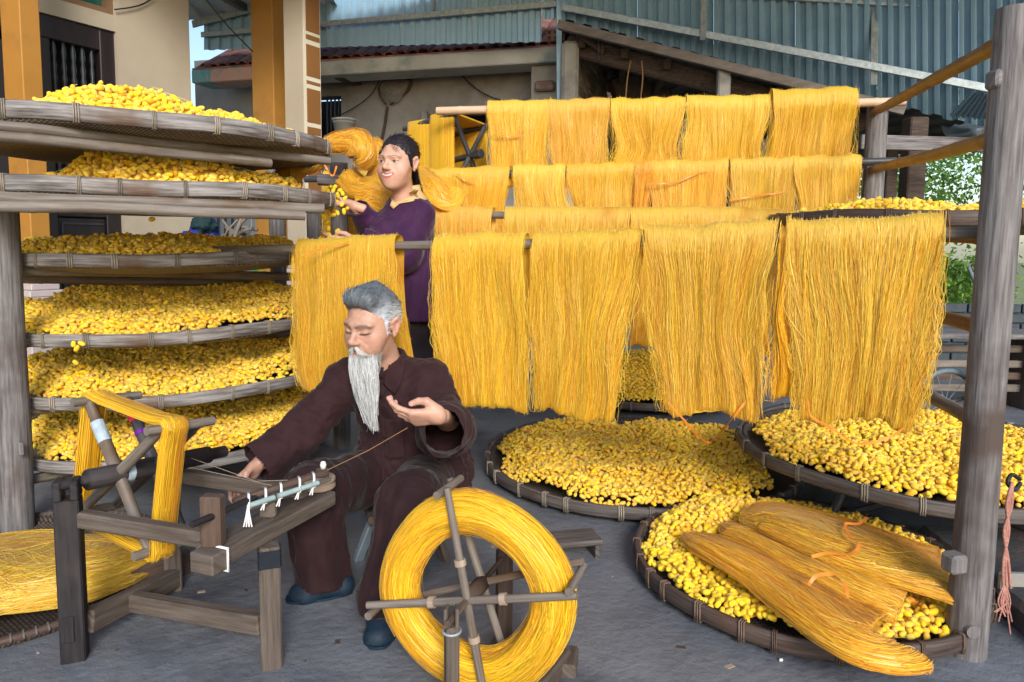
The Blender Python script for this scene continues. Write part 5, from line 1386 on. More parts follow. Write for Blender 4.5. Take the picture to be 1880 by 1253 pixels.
MB().box((BKp[0], BKp[1], zk / 2), (.05, .05, zk), FR, bevel=.004).build('rear_post', 'framewood', fm)
# plank
n0, n1 = PZ(414, 1010, .372), PZ(617, 902, .372); pd_ = (n1 - n0) / np.linalg.norm(n1 - n0); pside = np.array([-pd_[1], pd_[0], 0])
PB_ = np.stack([pd_, pside, [0, 0, 1]], 1); plen = np.linalg.norm(n1 - n0)
pc = (n0 + n1) / 2 + pside * .048
MB().box((pc[0], pc[1], .372 - .021), (plen, .096, .042), PB_, bevel=.004).build('plank', 'framewood', fm)
pn = n0 + pside * .03
MB().box((pn[0], pn[1], .372 - .022) - pd_ * .022, (.05, .07, .05), PB_, bevel=.004).build('plank_end', 'framewood', fm)
cl = MB().tube(np.array([(pn + pd_ * -.0 + PB_ @ np.array((0, y, z))) for y, z in ((-.037, .004), (.037, .004), (.037, -.05), (-.037, -.05))]), .004, 6, closed=True).build('cord_lashing', 'white', fm)
MB().box((RLp[0], RLp[1], .165), (.052, .05, .33), FR, bevel=.004).build('leg', 'framewood', fm)
MB().box((RLp[0], RLp[1], .30), (.057, .055, .05), FR, bevel=.004).build('tape_wrap', 'tape', fm)
# blocks on the plank
b1 = PZ(398, 1003, .372) + pside * .01
MB().box((b1[0], b1[1], .372 + .062), (.035, .05, .125), PB_ @ rotz(R(20)), bevel=.004).build('bearing_block', 'framered', fm)
b2 = PZ(498, 952, .372) + pside * .01
MB().box((b2[0], b2[1], .372 + .028), (.03, .045, .058), PB_ @ rotz(R(15)), bevel=.009).build('bearing_block', 'framewood', fm)
MB().tube([PY(352, 964, b1[1] - .07), PY(400, 944, b1[1]), PY(470, 912, b1[1] + .14)], .0085, 8).build('shaft', 'blackwood', fm)
# rails
MB().beam(PY(148, 952, BLp[1] - .0), PY(386, 990, n0[1] + .07), .035, .042).build('top_rail', 'framewood', fm)
MB().beam(PY(318, 872, BKp[1]), PY(560, 908, n1[1] - .05), .034, .04).build('top_rail', 'framewood', fm)
sa, sb = PY(160, 1142, BLp[1] + .02), PY(326, 1058, BKp[1])
MB().beam(sa, sb, .036, .06).build('stretcher', 'framewood', fm)
MB().beam(sa + (sb - sa) * .42, PY(482, 1146, RLp[1] + .0), .036, .052).build('stretcher', 'framewood', fm)
MB().box(PY(290, 1055, BKp[1] + .03), (.2, .02, .1), rotz(R(50)), bevel=.003).build('side_board', 'framered', fm)
# guide bar with glass rods and rag ties
ga, gb = PZ(428, 921, .445), PZ(600, 866, .455)
gd = (gb - ga) / np.linalg.norm(gb - ga)
gt = MB().beam(ga, gb, .022, .014, bevel=.003).build('guide_bar', 'framered', fm)
MB().beam(ga + [.02, -.01, -.022] + gd * .02, gb + [.012, -.005, -.018], .014, .012, bevel=.003).build('lower_bar', 'framewood', gt)
for t0, t1 in ((.12, .36), (.40, .62), (.64, .84)):
    MB().tube([ga + (gb - ga) * t0 + [.02, -.022, -.012], ga + (gb - ga) * t1 + [.02, -.022, -.012]], .0075, 8).build('glass_rod', 'glassrod', gt)
for t0, ln in ((.13, .05), (.30, .015), (.46, .02), (.66, .018), (.82, .02)):
    q0 = ga + (gb - ga) * t0
    MB().tube(np.array([q0 + [.0, .012, .009], q0 + [.012, -.016, .009], q0 + [.016, -.028, -.02], q0 + [.004, .008, -.03]]), .0034, 6, closed=True).build('rag_tie', 'white', gt)
    for k in range(4 if ln > .03 else 2):
        MB().tube(curve([q0 + [.014, -.028, -.01], q0 + [.014 + .004 * (k - 1.5), -.031, -.02 - ln * .5], q0 + [.014 + .007 * (k - 1.5), -.033, -.025 - ln * .8]], 6), .0021, 5).build('rag_end', 'white', gt)
MB().lathe([(0, 0), (.007, 0), (.009, .012), (.006, .02), (0, .022)], gb + [-.01, 0, .008], 10).build('knob', 'white', gt)
pu = PZ(585, 897, .372)
pul = thing('pulley', pu, 'pale turned wooden pulley lying on the end of the bench plank', 'pulley')
MB().lathe([(0, .002), (.046, .002), (.049, .006), (.049, .014), (.042, .019), (.049, .024), (.049, .033), (.046, .036), (.01, .036), (0, .036)], (pu[0], pu[1], .372), 30).build('wheel', 'pulley', pul)
MB().box((pu[0] + .012, pu[1], .372 + .048), (.036, .03, .024), rotz(.4), bevel=.004).build('cap_block', 'framewood', pul)
MB().tube([(pu[0], pu[1], .40), (pu[0], pu[1], .43)], .006, 8).build('pin', 'iron', pul)

# ---------------------------------------------------------------- square reel on the bench
ax0 = np.array([BLp[0], BLp[1], zt + .012]); ax1 = PY(398, 832, BKp[1] + .02)
ad = (ax1 - ax0) / np.linalg.norm(ax1 - ax0)
rl = thing('square_reel', ax0, 'square reel on the bench wound with a band of yellow silk', 'reel')
MB().tube([ax0 - ad * .03, ax0 + ad * .05, ax0 + ad * .051, ax1 - ad * .03, ax1 - ad * .029, ax1 + ad * .03], [.014, .014, .028, .026, .018, .018], 14).build('axle', 'blackwood', rl)
rx_ = np.cross(ad, [0, 0, 1.0]); rx_ /= np.linalg.norm(rx_); rz2 = np.cross(rx_, ad)
hub = ax0 + ad * (np.linalg.norm(ax1 - ax0) * .42)
RRE = .235
angs = [R(39 + 90 * k) for k in range(4)]
arms = []
for s_i, so_ in enumerate((-.055, .055)):
    for k, a_ in enumerate(angs):
        d_ = rx_ * math.cos(a_) + rz2 * math.sin(a_)
        h0 = hub + ad * so_
        arm = MB().tube([h0 + d_ * .015, h0 + d_ * .12, h0 + d_ * RRE * .97], [.017, .0155, .013], 10, wob=.05).build('arm', 'blackbamboo' if s_i else 'bamboo', rl)
        if s_i == 0 and k == 1: MB().tube([h0 + d_ * .10, h0 + d_ * .165], .0178, 12).build('twine_wrap', 'paleblue', arm)
        if s_i == 1 and k == 1:
            MB().tube([h0 + d_ * .15, h0 + d_ * .175], .0178, 12).build('red_tape', 'redtape', arm)
            MB().tube([h0 + d_ * .105, h0 + d_ * .117], .0178, 12).build('purple_tape', 'purpletape', arm)
for a_ in angs:
    d_ = rx_ * math.cos(a_) + rz2 * math.sin(a_)
    MB().tube([hub + d_ * RRE - ad * .10, hub + d_ * RRE, hub + d_ * RRE + ad * .10], [.012, .014, .012], 10).build('crossbar', 'bamboo', rl)
MB().tube([hub - ad * .04, hub - ad * .02], .0295, 14).build('twine_wrap', 'paleblue', rl)
MB().tube([hub + ad * .09, hub + ad * .115], .0285, 14).build('twine_wrap', 'paleblue', rl)
loop = []
for k in range(4):
    a0_, a1_ = angs[k], angs[(k + 1) % 4]
    c0 = (math.cos(a0_), math.sin(a0_)); c1 = (math.cos(a1_), math.sin(a1_))
    for e_ in (-20, 0, 20):
        aa = a0_ + R(e_) * 1.0
        loop.append(hub + rx_ * (c0[0] * RRE + .02 * math.cos(a0_ + R(e_ * 1.9))) + rz2 * (c0[1] * RRE + .02 * math.sin(a0_ + R(e_ * 1.9))))
    for t_ in np.linspace(.12, .88, 8):
        q = (np.array(c0) * (1 - t_) + np.array(c1) * t_) * (RRE + .016); loop.append(hub + rx_ * q[0] + rz2 * q[1])
loop = np.array(loop); rad_ = loop - hub
swept('silk_band', loop - ad * .03, .062, .013, rad_ / np.linalg.norm(rad_, axis=1)[:, None], m='silkflat', ns=700, seed=31, closed=True, parent=rl, lump=.15, wander=.2, tw=.0018)

# ---------------------------------------------------------------- spinning reel in front
wc_ = PY(878, 1084, 1.66); wa0 = PY(838, 1113, 1.50); wa1 = PY(936, 1018, 1.86)
wad = (wa1 - wa0); wad[2] *= .3; wad /= np.linalg.norm(wad)
wx = np.cross(wad, [0, 0, 1.0]); wx /= np.linalg.norm(wx); wz = np.cross(wx, wad)
wr_ = thing('winding_wheel', wc_ * [1, 1, 0], 'winding wheel with a thick ring of yellow silk, standing before the bearded person', 'winding wheel')
wc_ = wa0 + wad * ((wc_ - wa0) @ wad); 
wc_ = PY(872, 1086, 1.66)
a_ = np.linspace(0, 2 * np.pi, 73)[:-1]
rp = .196
pr = rp * (1 + .02 * np.cos(4 * (a_ - R(12))))
path = wc_ + wx * (pr * np.cos(a_))[:, None] + wz * (pr * np.sin(a_))[:, None]
swept('silk_ring', path, np.full(72, .075), np.full(72, .088), (path - wc_) / np.linalg.norm(path - wc_, axis=1)[:, None], m='silkflat', ns=3200, seed=41, closed=True, parent=wr_, lump=.22, nseg=26, tw=.0024, wander=.5, tintb=1.0)
for sgn in (-1, 1):
    for k in range(4):
        t_ = R(12 + 90 * k + (8 if sgn > 0 else 0)); d_ = wx * math.cos(t_) + wz * math.sin(t_); h0 = wc_ + wad * .052 * sgn
        sp_ = MB().tube([h0 + d_ * .0, h0 + d_ * .12, h0 + d_ * .272], [.0105, .0100, .009], 10, wob=.05).build('spoke', 'bamboo', wr_)
        if sgn < 0: MB().tube([h0 + d_ * .085, h0 + d_ * .10], .0145, 10).build('twine_wrap', 'pulley', sp_)
for k in range(4):
    t_ = R(12 + 90 * k + 4); d_ = wx * math.cos(t_) + wz * math.sin(t_)
    e_ = wc_ + d_ * .262
    MB().tube([e_ - wad * .075, e_ + wad * .075], .010, 8).build('crossbar', 'bamboo', wr_)
MB().tube([wc_ - wad * .17, wc_ - wad * .05, wc_ - wad * .049, wc_ + wad * .049, wc_ + wad * .05, wc_ + wad * .24], [.008, .008, .02, .02, .007, .007], 12).build('axle', 'framered', wr_)
fpx = wc_ - wad * .145
MB().box((fpx[0], fpx[1], fpx[2] / 2 - .004), (.030, .034, fpx[2] - .02), rotz(.3), bevel=.004).build('front_post', 'framewood', wr_)
for sx in (-1, 1):
    MB().box((fpx[0] + sx * .0115, fpx[1], fpx[2] + .006), (.0085, .030, .045), rotz(.12 * sx), bevel=.002).build('post_fork', 'framewood', wr_)
MB().tube(np.array([fpx + [.02 * math.cos(t), .021 * math.sin(t), -.028] for t in np.linspace(0, 6.28, 13)[:-1]]), .0035, 6, closed=True).build('wire_wrap', 'steel', wr_)
bpx = wc_ + wad * .225
MB().box((bpx[0], bpx[1], (bpx[2] + .02) / 2), (.042, .036, bpx[2] + .016), rotz(.25), bevel=.004).build('rear_post', 'framered', wr_)
# base board between the posts and feet
MB().box(((fpx[0] + bpx[0]) / 2, (fpx[1] + bpx[1]) / 2, .012), (.05, np.linalg.norm((bpx - fpx)[:2]), .022), np.stack([wx, wad, [0, 0, 1]], 1), bevel=.004).build('base_board', 'framewood', wr_)
q = PZ(1005, 1232, .03); MB().box((q[0], q[1], .028), (.06, .17, .05), rotz(R(-28)), bevel=.006).build('wood_block', 'framewood', label='grey wooden block on the floor right of the winding wheel', cat='wood block')
q = PZ(1035, 1228, .02); MB().box((q[0] + .012, q[1] + .03, .02), (.05, .10, .04), rotz(R(-10)), bevel=.006).build('wood_block', 'framewood', label='smaller worn wooden block wedged behind the grey one', cat='wood block')
ls = thing('low_stool', PZ(1060, 1005, 0), 'low dark wooden stool half hidden by the winding wheel', 'stool')
q = PZ(1052, 988, .07); MB().box((q[0], q[1], .068), (.19, .12, .02), rotz(R(14)), bevel=.006).build('seat', 'rimmid', ls)
for dx in (-.075, .075):
    MB().box((q[0], q[1], .029) + rotz(R(14)) @ np.array([dx, 0, 0]), (.018, .1, .056), rotz(R(14)), bevel=.003).build('leg', 'rimmid', ls)
# yarn lines
def yarn(pts, lab, r_=.0009, m='pulley'): MB().tube(np.array(pts), r_, 4).build('thread', m, label=lab, cat='thread', group='threads in work')
yarn([PY(352, 842, 2.0), PZ(470, 884, .45), PZ(528, 882, .462)], 'thread from the square reel to the guide bar')
yarn([PY(348, 858, 2.0), PZ(505, 893, .455)], 'second thread running from the reel under the bearded person\'s hand')
_dr = np.random.default_rng(77)
for k, (u, v) in enumerate(((905, 1005), (848, 985), (215, 1195), (370, 1088), (452, 1085), (620, 1180), (1125, 1060), (1250, 1190), (1680, 1225), (1340, 1225), (880, 820), (1010, 1090), (70, 1200), (560, 1215))):
    p = PZ(u, v, .006); s_ = _dr.uniform(.006, .018)
    MB().box(p + [0, 0, .001], (s_ * 1.6, s_, .004), rotz(_dr.uniform(0, 3)), bevel=.0015).build('floor_scrap', 'rimdark' if k % 3 else 'pulley', label='small dry scrap lying on the bare concrete floor', cat='scrap', group='scraps on the floor')
# ================================================================ people: smooth-union distance fields turned into one skin
class SDF:
    def __init__(s): s.pr = []
    def cap(s, a, b, ra, rb=None, k=.02, sub=False):
        s.pr.append(('c', np.asarray(a, float), np.asarray(b, float), ra, ra if rb is None else rb, k, sub)); return s
    def ell(s, c, r, Rm=None, k=.02, sub=False):
        s.pr.append(('e', np.asarray(c, float), np.asarray(r, float), np.eye(3) if Rm is None else np.asarray(Rm), None, k, sub)); return s
    def chain(s, pts, rads, k=.02):
        for i in range(len(pts) - 1): s.cap(pts[i], pts[i + 1], rads[i], rads[i + 1], k)
        return s
    def mesh(s, h, smooth=2, pad=.03):
        lo = np.full(3, 1e9); hi = -lo
        bb = []
        for p in s.pr:
            if p[0] == 'c': m_ = max(p[3], p[4]); a = np.minimum(p[1], p[2]) - m_; b = np.maximum(p[1], p[2]) + m_
            else: m_ = p[2].max(); a = p[1] - m_; b = p[1] + m_
            bb.append((a, b))
            if not p[6]: lo = np.minimum(lo, a); hi = np.maximum(hi, b)
        lo -= pad; hi += pad
        n = np.ceil((hi - lo) / h).astype(int) + 1
        ax = [lo[i] + h * np.arange(n[i]) for i in range(3)]
        D = np.full(n, .5, np.float32)
        for p, (a, b) in zip(s.pr, bb):
            mg = p[5] + 3 * h
            i0 = np.clip(np.floor((a - mg - lo) / h).astype(int), 0, n - 1); i1 = np.clip(np.ceil((b + mg - lo) / h).astype(int) + 1, 1, n)
            if (i1 <= i0).any(): continue
            sl = tuple(slice(i0[i], i1[i]) for i in range(3))
            G = np.stack(np.meshgrid(*[ax[i][sl[i]] for i in range(3)], indexing='ij'), -1).astype(np.float32)
            if p[0] == 'c':
                ba = (p[2] - p[1]); L2 = ba @ ba + 1e-12; pa = G - p[1]
                t = np.clip((pa @ ba) / L2, 0, 1); d = np.linalg.norm(pa - t[..., None] * ba, axis=-1) - (p[3] + (p[4] - p[3]) * t)
            else:
                q = (G - p[1]) @ p[3]; k0 = np.linalg.norm(q / p[2], axis=-1); k1 = np.linalg.norm(q / p[2] ** 2, axis=-1) + 1e-9
                d = k0 * (k0 - 1) / k1
            k = p[5]; o = D[sl]
            if p[6]:
                hh = np.clip(.5 - .5 * (o + d) / k, 0, 1); D[sl] = o * (1 - hh) - d * hh + k * hh * (1 - hh)
            else:
                hh = np.clip(.5 + .5 * (o - d) / k, 0, 1); D[sl] = o * (1 - hh) + d * hh - k * hh * (1 - hh)
        V, Q = surfnet(D, lo, h)
        return smooth_mesh(V, Q, smooth), Q
def surfnet(D, lo, h):
    S = D < 0; n = np.array(D.shape)
    sh = [(i, j, k) for i in (0, 1) for j in (0, 1) for k in (0, 1)]
    cut = lambda A, o: A[o[0]:n[0] - 1 + o[0], o[1]:n[1] - 1 + o[1], o[2]:n[2] - 1 + o[2]]
    cnt = sum(cut(S, o).astype(np.int8) for o in sh)
    act = (cnt > 0) & (cnt < 8); I = np.argwhere(act); idx = np.full(act.shape, -1, np.int64); idx[act] = np.arange(len(I))
    acc = np.zeros((len(I), 3)); w_ = np.zeros(len(I))
    for o in sh:
        for a in range(3):
            if o[a]: continue
            o2 = list(o); o2[a] = 1
            da = D[I[:, 0] + o[0], I[:, 1] + o[1], I[:, 2] + o[2]]; db = D[I[:, 0] + o2[0], I[:, 1] + o2[1], I[:, 2] + o2[2]]
            x = (da < 0) != (db < 0); t = da[x] / (da[x] - db[x])
            p = np.tile(np.array(o, float), (x.sum(), 1)); p[:, a] += t
            acc[x] += p; w_[x] += 1
    V = lo + h * (I + acc / w_[:, None])
    Q = []
    for a in range(3):
        b, c = (a + 1) % 3, (a + 2) % 3
        s0 = np.take(S, range(n[a] - 1), a); s1 = np.take(S, range(1, n[a]), a)
        E_ = np.argwhere(s0 != s1); E_ = E_[(E_[:, b] > 0) & (E_[:, c] > 0) & (E_[:, b] < n[b] - 1) & (E_[:, c] < n[c] - 1)]
        ins = S[E_[:, 0], E_[:, 1], E_[:, 2]]
        def cell(db, dc):
            q = E_.copy(); q[:, b] += db; q[:, c] += dc; return idx[q[:, 0], q[:, 1], q[:, 2]]
        q = np.stack([cell(-1, -1), cell(0, -1), cell(0, 0), cell(-1, 0)], 1); q[~ins] = q[~ins][:, ::-1]
        Q.append(q)
    return V, np.vstack(Q)
def smooth_mesh(V, Q, it):
    E_ = np.vstack([Q[:, [0, 1]], Q[:, [1, 2]], Q[:, [2, 3]], Q[:, [3, 0]]])
    deg = np.bincount(E_.ravel(), minlength=len(V)).astype(float)
    for _ in range(it):
        A = np.stack([np.bincount(E_[:, 0], V[E_[:, 1], i], len(V)) + np.bincount(E_[:, 1], V[E_[:, 0], i], len(V)) for i in range(3)], 1)
        V = V * .5 + .5 * A / np.maximum(deg, 1)[:, None]
    return V
def vnormals(V, Q):
    nf = np.cross(V[Q[:, 2]] - V[Q[:, 0]], V[Q[:, 3]] - V[Q[:, 1]]); N_ = np.zeros_like(V)
    for i in range(4):
        for a in range(3): N_[:, a] += np.bincount(Q[:, i], nf[:, a], len(V))
    return N_ / (np.linalg.norm(N_, axis=1)[:, None] + 1e-12)
def cutfaces(V, Q, keepv):
    k = keepv[Q].all(1); Q = Q[k]; used = np.unique(Q); mp = np.full(len(V), -1); mp[used] = np.arange(len(used)); return V[used], mp[Q]
def ridged(p, seed, o=4):
    s = 0; a = 1.0; p = np.asarray(p, float)
    for k in range(o): s = s + a * (1 - np.abs(2 * vnoise(p, seed + k) - 1) * 2); p = p * 2.1 + 3.7; a *= .45
    return s
def wrinkle(V, Q, fields):
    """fields: list of (weight array, axis matrix scale, amp, seed)"""
    N_ = vnormals(V, Q); d = np.zeros(len(V))
    for w_, S_, amp, seed in fields: d += w_ * amp * (ridged((V @ S_) * 1.15, seed) * .62)
    return V + N_ * d[:, None]
def segw(V, a, b, r):
    ba = np.asarray(b) - a; t = np.clip(((V - a) @ ba) / (ba @ ba), 0, 1); d = np.linalg.norm(V - a - t[:, None] * ba, axis=1)
    return np.clip(1.6 - d / r, 0, 1), t
def along(axis, fa, fc):
    """noise frame: fa waves along axis, fc across"""
    a = np.asarray(axis, float); a /= np.linalg.norm(a); r = np.array([.3, .5, .81]); b = np.cross(a, r); b /= np.linalg.norm(b); c = np.cross(a, b)
    return np.stack([a * fa, b * fc, c * fc], 1)
def hand_parts(o, X, Y, left, sc, curls, thumb, sp=1.0, arm=None):
    """tapered capsules of a right (or mirrored left) hand; X fingers, Y thumb side"""
    X = np.asarray(X, float); X /= np.linalg.norm(X); Y = np.asarray(Y, float) - X * (np.asarray(Y) @ X); Y /= np.linalg.norm(Y)
    Z = np.cross(X, Y) * (-1 if left else 1); B = np.stack([X, Y, Z], 1)
    W_ = lambda p: o + B @ (np.asarray(p, float) * sc)
    out = []; tips = []
    ys = (.027, .009, -.010, -.027); base = (.088, .092, .087, .078)
    ln = ((.043, .027, .020), (.047, .030, .021), (.043, .028, .021), (.033, .021, .018))
    rd = (.0088, .009, .0086, .0076)
    for i in range(4):
        k_ = np.array([base[i], ys[i], 0.0])
        out.append((W_((.012, ys[i] * .55, -.002)), W_(k_), .0135 * sc, .0112 * sc, .014 * sc))
        a = 0; d0 = np.array([1, (ys[i] - .0) * 2.2 * sp, 0]); d0 /= np.linalg.norm(d0); p = k_
        for j in range(3):
            a += R(curls[i][j]); d = np.array([d0[0] * math.cos(a), d0[1] * math.cos(a), -math.sin(a)])
            q = p + d * ln[i][j]; out.append((W_(p), W_(q), rd[i] * (1 - .07 * j) * sc, rd[i] * (.93 - .08 * j) * sc, .004 * sc)); p = q
        tips.append((W_(p), B @ d, B @ np.array([d[2], 0, d[0]]) * 1.0))
    th = [np.array(q, float) for q in thumb]
    rr = (.015, .0125, .0105, .009)
    for j in range(3): out.append((W_(th[j]), W_(th[j + 1]), rr[j] * sc, rr[j + 1] * sc, (.012 if j == 0 else .004) * sc))
    d = th[3] - th[2]; d /= np.linalg.norm(d); tips.append((W_(th[3]), B @ d, B @ np.array([0, 0, 1.0])))
    w0_ = W_((.006, 0, 0)); ae = W_((-.055, 0, 0)) if arm is None else w0_ + (arm - w0_) / np.linalg.norm(arm - w0_) * .06
    out.append((ae, W_((.014, 0, 0)), .025 * sc, .024 * sc, .015 * sc))
    out.append((W_((.03, .012, -.006)), W_((.07, .0, -.004)), .014 * sc, .012 * sc, .012 * sc))
    out.append((W_((.03, -.018, -.006)), W_((.06, -.02, -.004)), .014 * sc, .012 * sc, .012 * sc))
    return out, tips
def hand_mesh(parts, h=.0028):
    s = SDF()
    for a, b, ra, rb, k in parts: s.cap(a, b, ra, rb, k)
    return s.mesh(h, 1, .01)
class Head:
    def __init__(s, c, f, up, sc=1.0):
        s.c = np.asarray(c, float); s.B = basis(y=f, z=up); s.sc = sc       # columns: x (person's left is +x when facing -y), y face, z up
        s.B[:, 0] *= 1
    def W(s, p): return s.c + s.B @ (np.asarray(p, float) * s.sc)
    def loc(s, V): return ((V - s.c) @ s.B) / s.sc
    def sdf(s, female=False, smile=0.0):
        S = SDF(); k = s.sc
        def E(c, r, kk=.012, sub=False): S.ell(s.W(c), np.array(r) * k, s.B, kk * k, sub)
        def C(a, b, ra, rb, kk=.01, sub=False): S.cap(s.W(a), s.W(b), ra * k, rb * k, kk * k, sub)
        j = .004 if female else 0.0
        E((0, -.016, .036), (.0735, .091, .076)); E((0, .022, -.018), (.063, .070, .082), .03)
        E((0, .030, -.072), (.048 + j * 1.6, .050, .034), .03); E((0, .066, -.095), (.018, .016, .015), .025)
        for x in (-1, 1):
            E((x * .046, .040, -.018), (.022, .028, .022), .025)             # cheek bone
            E((x * (.040 if female else .038), .052, -.043), (.025 if female else .022, .021, .027), .025)             # cheek
            C((x * .012, .083, .026), (x * .044, .070, .024), .010, .008, .018)   # brow
            E((x * .031, .092, .006), (.017, .016, .0105), .010, True)       # socket
            E((x * .031, .0695, .0045), (.0155, .0155, .0135), .006)         # lids over the eyeball
            C((x * .019, .0815, -.0055), (x * .044, .0735, -.004), .0045, .004, .005)   # lower lid pouch
            E((x * .0125, .0965, -.0275), (.0075, .009, .0068), .006)        # nostril wing
            # ear: rim, lobe, bowl
            C((x * .074, -.008, .016), (x * .081, -.022, .026), .0055, .0055, .006); C((x * .081, -.022, .026), (x * .083, -.033, .010), .0055, .0055, .006)
            C((x * .083, -.033, .010), (x * .077, -.022, -.018), .0055, .006, .006); E((x * .074, -.013, -.026), (.0055, .009, .010), .006)
            E((x * .073, -.017, .002), (.0055, .014, .022), .008)
        C((0, .083, .012), (0, .108, -.020), .0068, .0105, .010); E((0, .106, -.023), (.0105, .010, .009), .008)
        E((0, .073, -.052), (.034, .018, .024), .02)
        o = .004 * smile
        C((-.017, .0855, -.0500 + o * .3), (0, .0905, -.0485 - o * .1), .0035, .0050, .006); C((.017, .0855, -.0500 + o * .3), (0, .0905, -.0485 - o * .1), .0035, .0050, .006)
        C((-.014, .0855, -.0595 - o), (.014, .0855, -.0595 - o), .0048, .0048, .006)
        C((-.024, .082, -.0545 + smile * .004), (.024, .082, -.0545 + smile * .004), .0022, .0022, .003, True) if not smile else None
        if female: E((0, .050, -.086), (.034, .026, .022), .03)
        if smile:
            for x in (-1, 1): C((x * .030, .074, -.030), (x * .033, .068, -.056), .004, .003, .012, True)
        C((0, -.022, -.06), (0, -.045, -.17), .050 if not female else .043, .056 if not female else .050, .03)
        return S
def gm(L, c, r): return np.exp(-(((L - np.array(c)) / np.array(r)) ** 2).sum(1))
def seg2(L, pts, r):
    """soft mask round a polyline in x,z (front side)"""
    m_ = np.zeros(len(L))
    for a, b in zip(pts[:-1], pts[1:]):
        a, b = np.array(a, float), np.array(b, float); ba = b - a; q = L[:, [0, 2]] - a
        t = np.clip((q @ ba) / (ba @ ba), 0, 1); d = np.linalg.norm(q - t[:, None] * ba, axis=1); m_ = np.maximum(m_, np.clip(1.5 - d / r, 0, 1))
    return m_ * (L[:, 1] > .03)
def paint(colr, m_, c): return colr * (1 - m_[:, None]) + np.array(c) * m_[:, None]
def join(parts):
    V = []; Q = []; C_ = []; n = 0
    for v, q, c in parts: V.append(v); Q.append(q + n); C_.append(c); n += len(v)
    return np.vstack(V), np.vstack(Q), np.vstack(C_)
M['skin'] = mat('skin', (.92, .92, .92), (1, 1, 1), 60, rough=.46, bump=.3, bscale=190, attr='tint', sss=.12, spec=.45, dist=.0016)
M['mancloth'] = mat('dark_maroon_cotton', (.026, .0105, .0125), (.036, .015, .0175), 18, rough=.85, bump=.2, bscale=420, sheen=.08, dist=.0012, spec=.2)
M['manpants'] = mat('dark_maroon_trousers', (.021, .0085, .0105), (.029, .0125, .0145), 18, rough=.85, bump=.2, bscale=420, sheen=.08, dist=.0012, spec=.2)
M['purple'] = mat('purple_cotton', (.034, .008, .040), (.047, .012, .054), 14, rough=.75, bump=.15, bscale=420, sheen=.2, dist=.0012, spec=.25)
M['blackcloth'] = mat('black_trousers', (.012, .009, .013), (.02, .014, .02), 14, rough=.85, bump=.15)
M['collar'] = mat('pale_yellow_collar', (.55, .38, .17), (.62, .44, .2), 20, rough=.8, bump=.1)
M['hair'] = mat('hair_strands', (.9, .9, .9), (1, 1, 1), 30, rough=.5, bump=0, attr='tint', spec=.25)
def strands(paths, width, tint, parent, name, seed=0):
    rg = np.random.default_rng(seed); n = len(paths)
    V, Fq, uv, tn = ribbons(paths, width, rg.normal(size=(n, 1, 3)) + np.zeros((n, paths.shape[1], 1)), tints=tint)
    return link(name, raw_mesh(name, V, Fq, tint=tn, smooth=True), 'hair', parent, kind='stuff')

# ---------------------------------------------------------------- the bearded man
pelv = np.array([-.372, 2.50, .285]); chest = PY(728, 745, 2.47); neckb = PY(703, 662, 2.42)
shL = PY(792, 706, 2.41); shR = PY(634, 702, 2.50)
elL = PY(818, 798, 2.24); wrL = PY(812, 768, 2.06)
elR = PY(552, 800, 2.40); wrR = PY(476, 851, 2.30)
hipR = pelv + [-.085, -.02, -.01]; hipL = pelv + [.085, -.03, -.01]
knR = PY(572, 905, 2.13); anR = PY(592, 1075, 2.12); knL = PY(752, 925, 2.06); anL = PY(708, 1100, 1.93)
man = None
Hm = Head(PY(684, 598, 2.36), (-.45, -.87, -.20), (-.06, -.20, .97), 1.05)
# skin of the head
Vh, Qh = Hm.sdf(False, .6).mesh(.0027, 1, .012)
Vh_m, Qh_m = Vh, Qh
Lh = Hm.loc(Vh)
SK = np.array([.50, .285, .205])
ch = np.tile(SK, (len(Vh), 1)) * (1 + .30 * fbm(Lh * 34, 3)[:, None] + .22 * fbm(Lh * 110, 9)[:, None])
ax_ = np.abs(Lh[:, 0])
for x in (-1, 1):
    ch = paint(ch, .35 * gm(Lh, (x * .045, .06, -.03), (.025, .04, .02)), (.56, .24, .18))
    ch = paint(ch, .5 * gm(Lh, (x * .078, -.02, 0), (.012, .03, .03)), (.58, .26, .21))
    ch = paint(ch, .9 * seg2(Lh, [(x * .017, -.0005), (x * .026, -.0015), (x * .037, -.001), (x * .0465, .0015)], .0029), (.02, .014, .014))   # lowered lash line
    ch = paint(ch, .35 * seg2(Lh, [(x * .018, .010), (x * .032, .0125), (x * .046, .0085)], .0014), (.25, .12, .085))      # lid crease, its shade put into the colour
    ch = paint(ch, .8 * seg2(Lh, [(x * .012, .0225), (x * .024, .0275), (x * .040, .0265), (x * .050, .020)], .0046), (.10, .08, .078))    # brow
    ch = paint(ch, .45 * seg2(Lh, [(x * .017, -.030), (x * .030, -.042), (x * .036, -.058)], .0022), (.30, .15, .11))  # shade of the nose-to-mouth fold painted as a darker line
    ch = paint(ch, .35 * seg2(Lh, [(x * .020, -.012), (x * .032, -.016), (x * .044, -.011)], .0016), (.32, .16, .12))  # under-eye shading painted into the skin colour
    for dz in (-.006, .001, .008): ch = paint(ch, .30 * seg2(Lh, [(x * .051, .001 + dz * .3), (x * .060, .001 + dz)], .0013), (.32, .16, .12))  # crow's feet: wrinkle shade drawn in colour, not in shape
ch = paint(ch, .85 * seg2(Lh, [(-.018, -.0585), (0, -.0625), (.018, -.0585)], .0045), (.46, .15, .14))
ch = paint(ch, .8 * seg2(Lh, [(-.021, -.0530), (0, -.0558), (.021, -.0530)], .0024), (.07, .02, .02))
for zf in (.047, .057): ch = paint(ch, .25 * seg2(Lh, [(-.03, zf), (0, zf + .002), (.03, zf)], .0015), (.34, .18, .13))  # forehead wrinkles given as painted shade lines
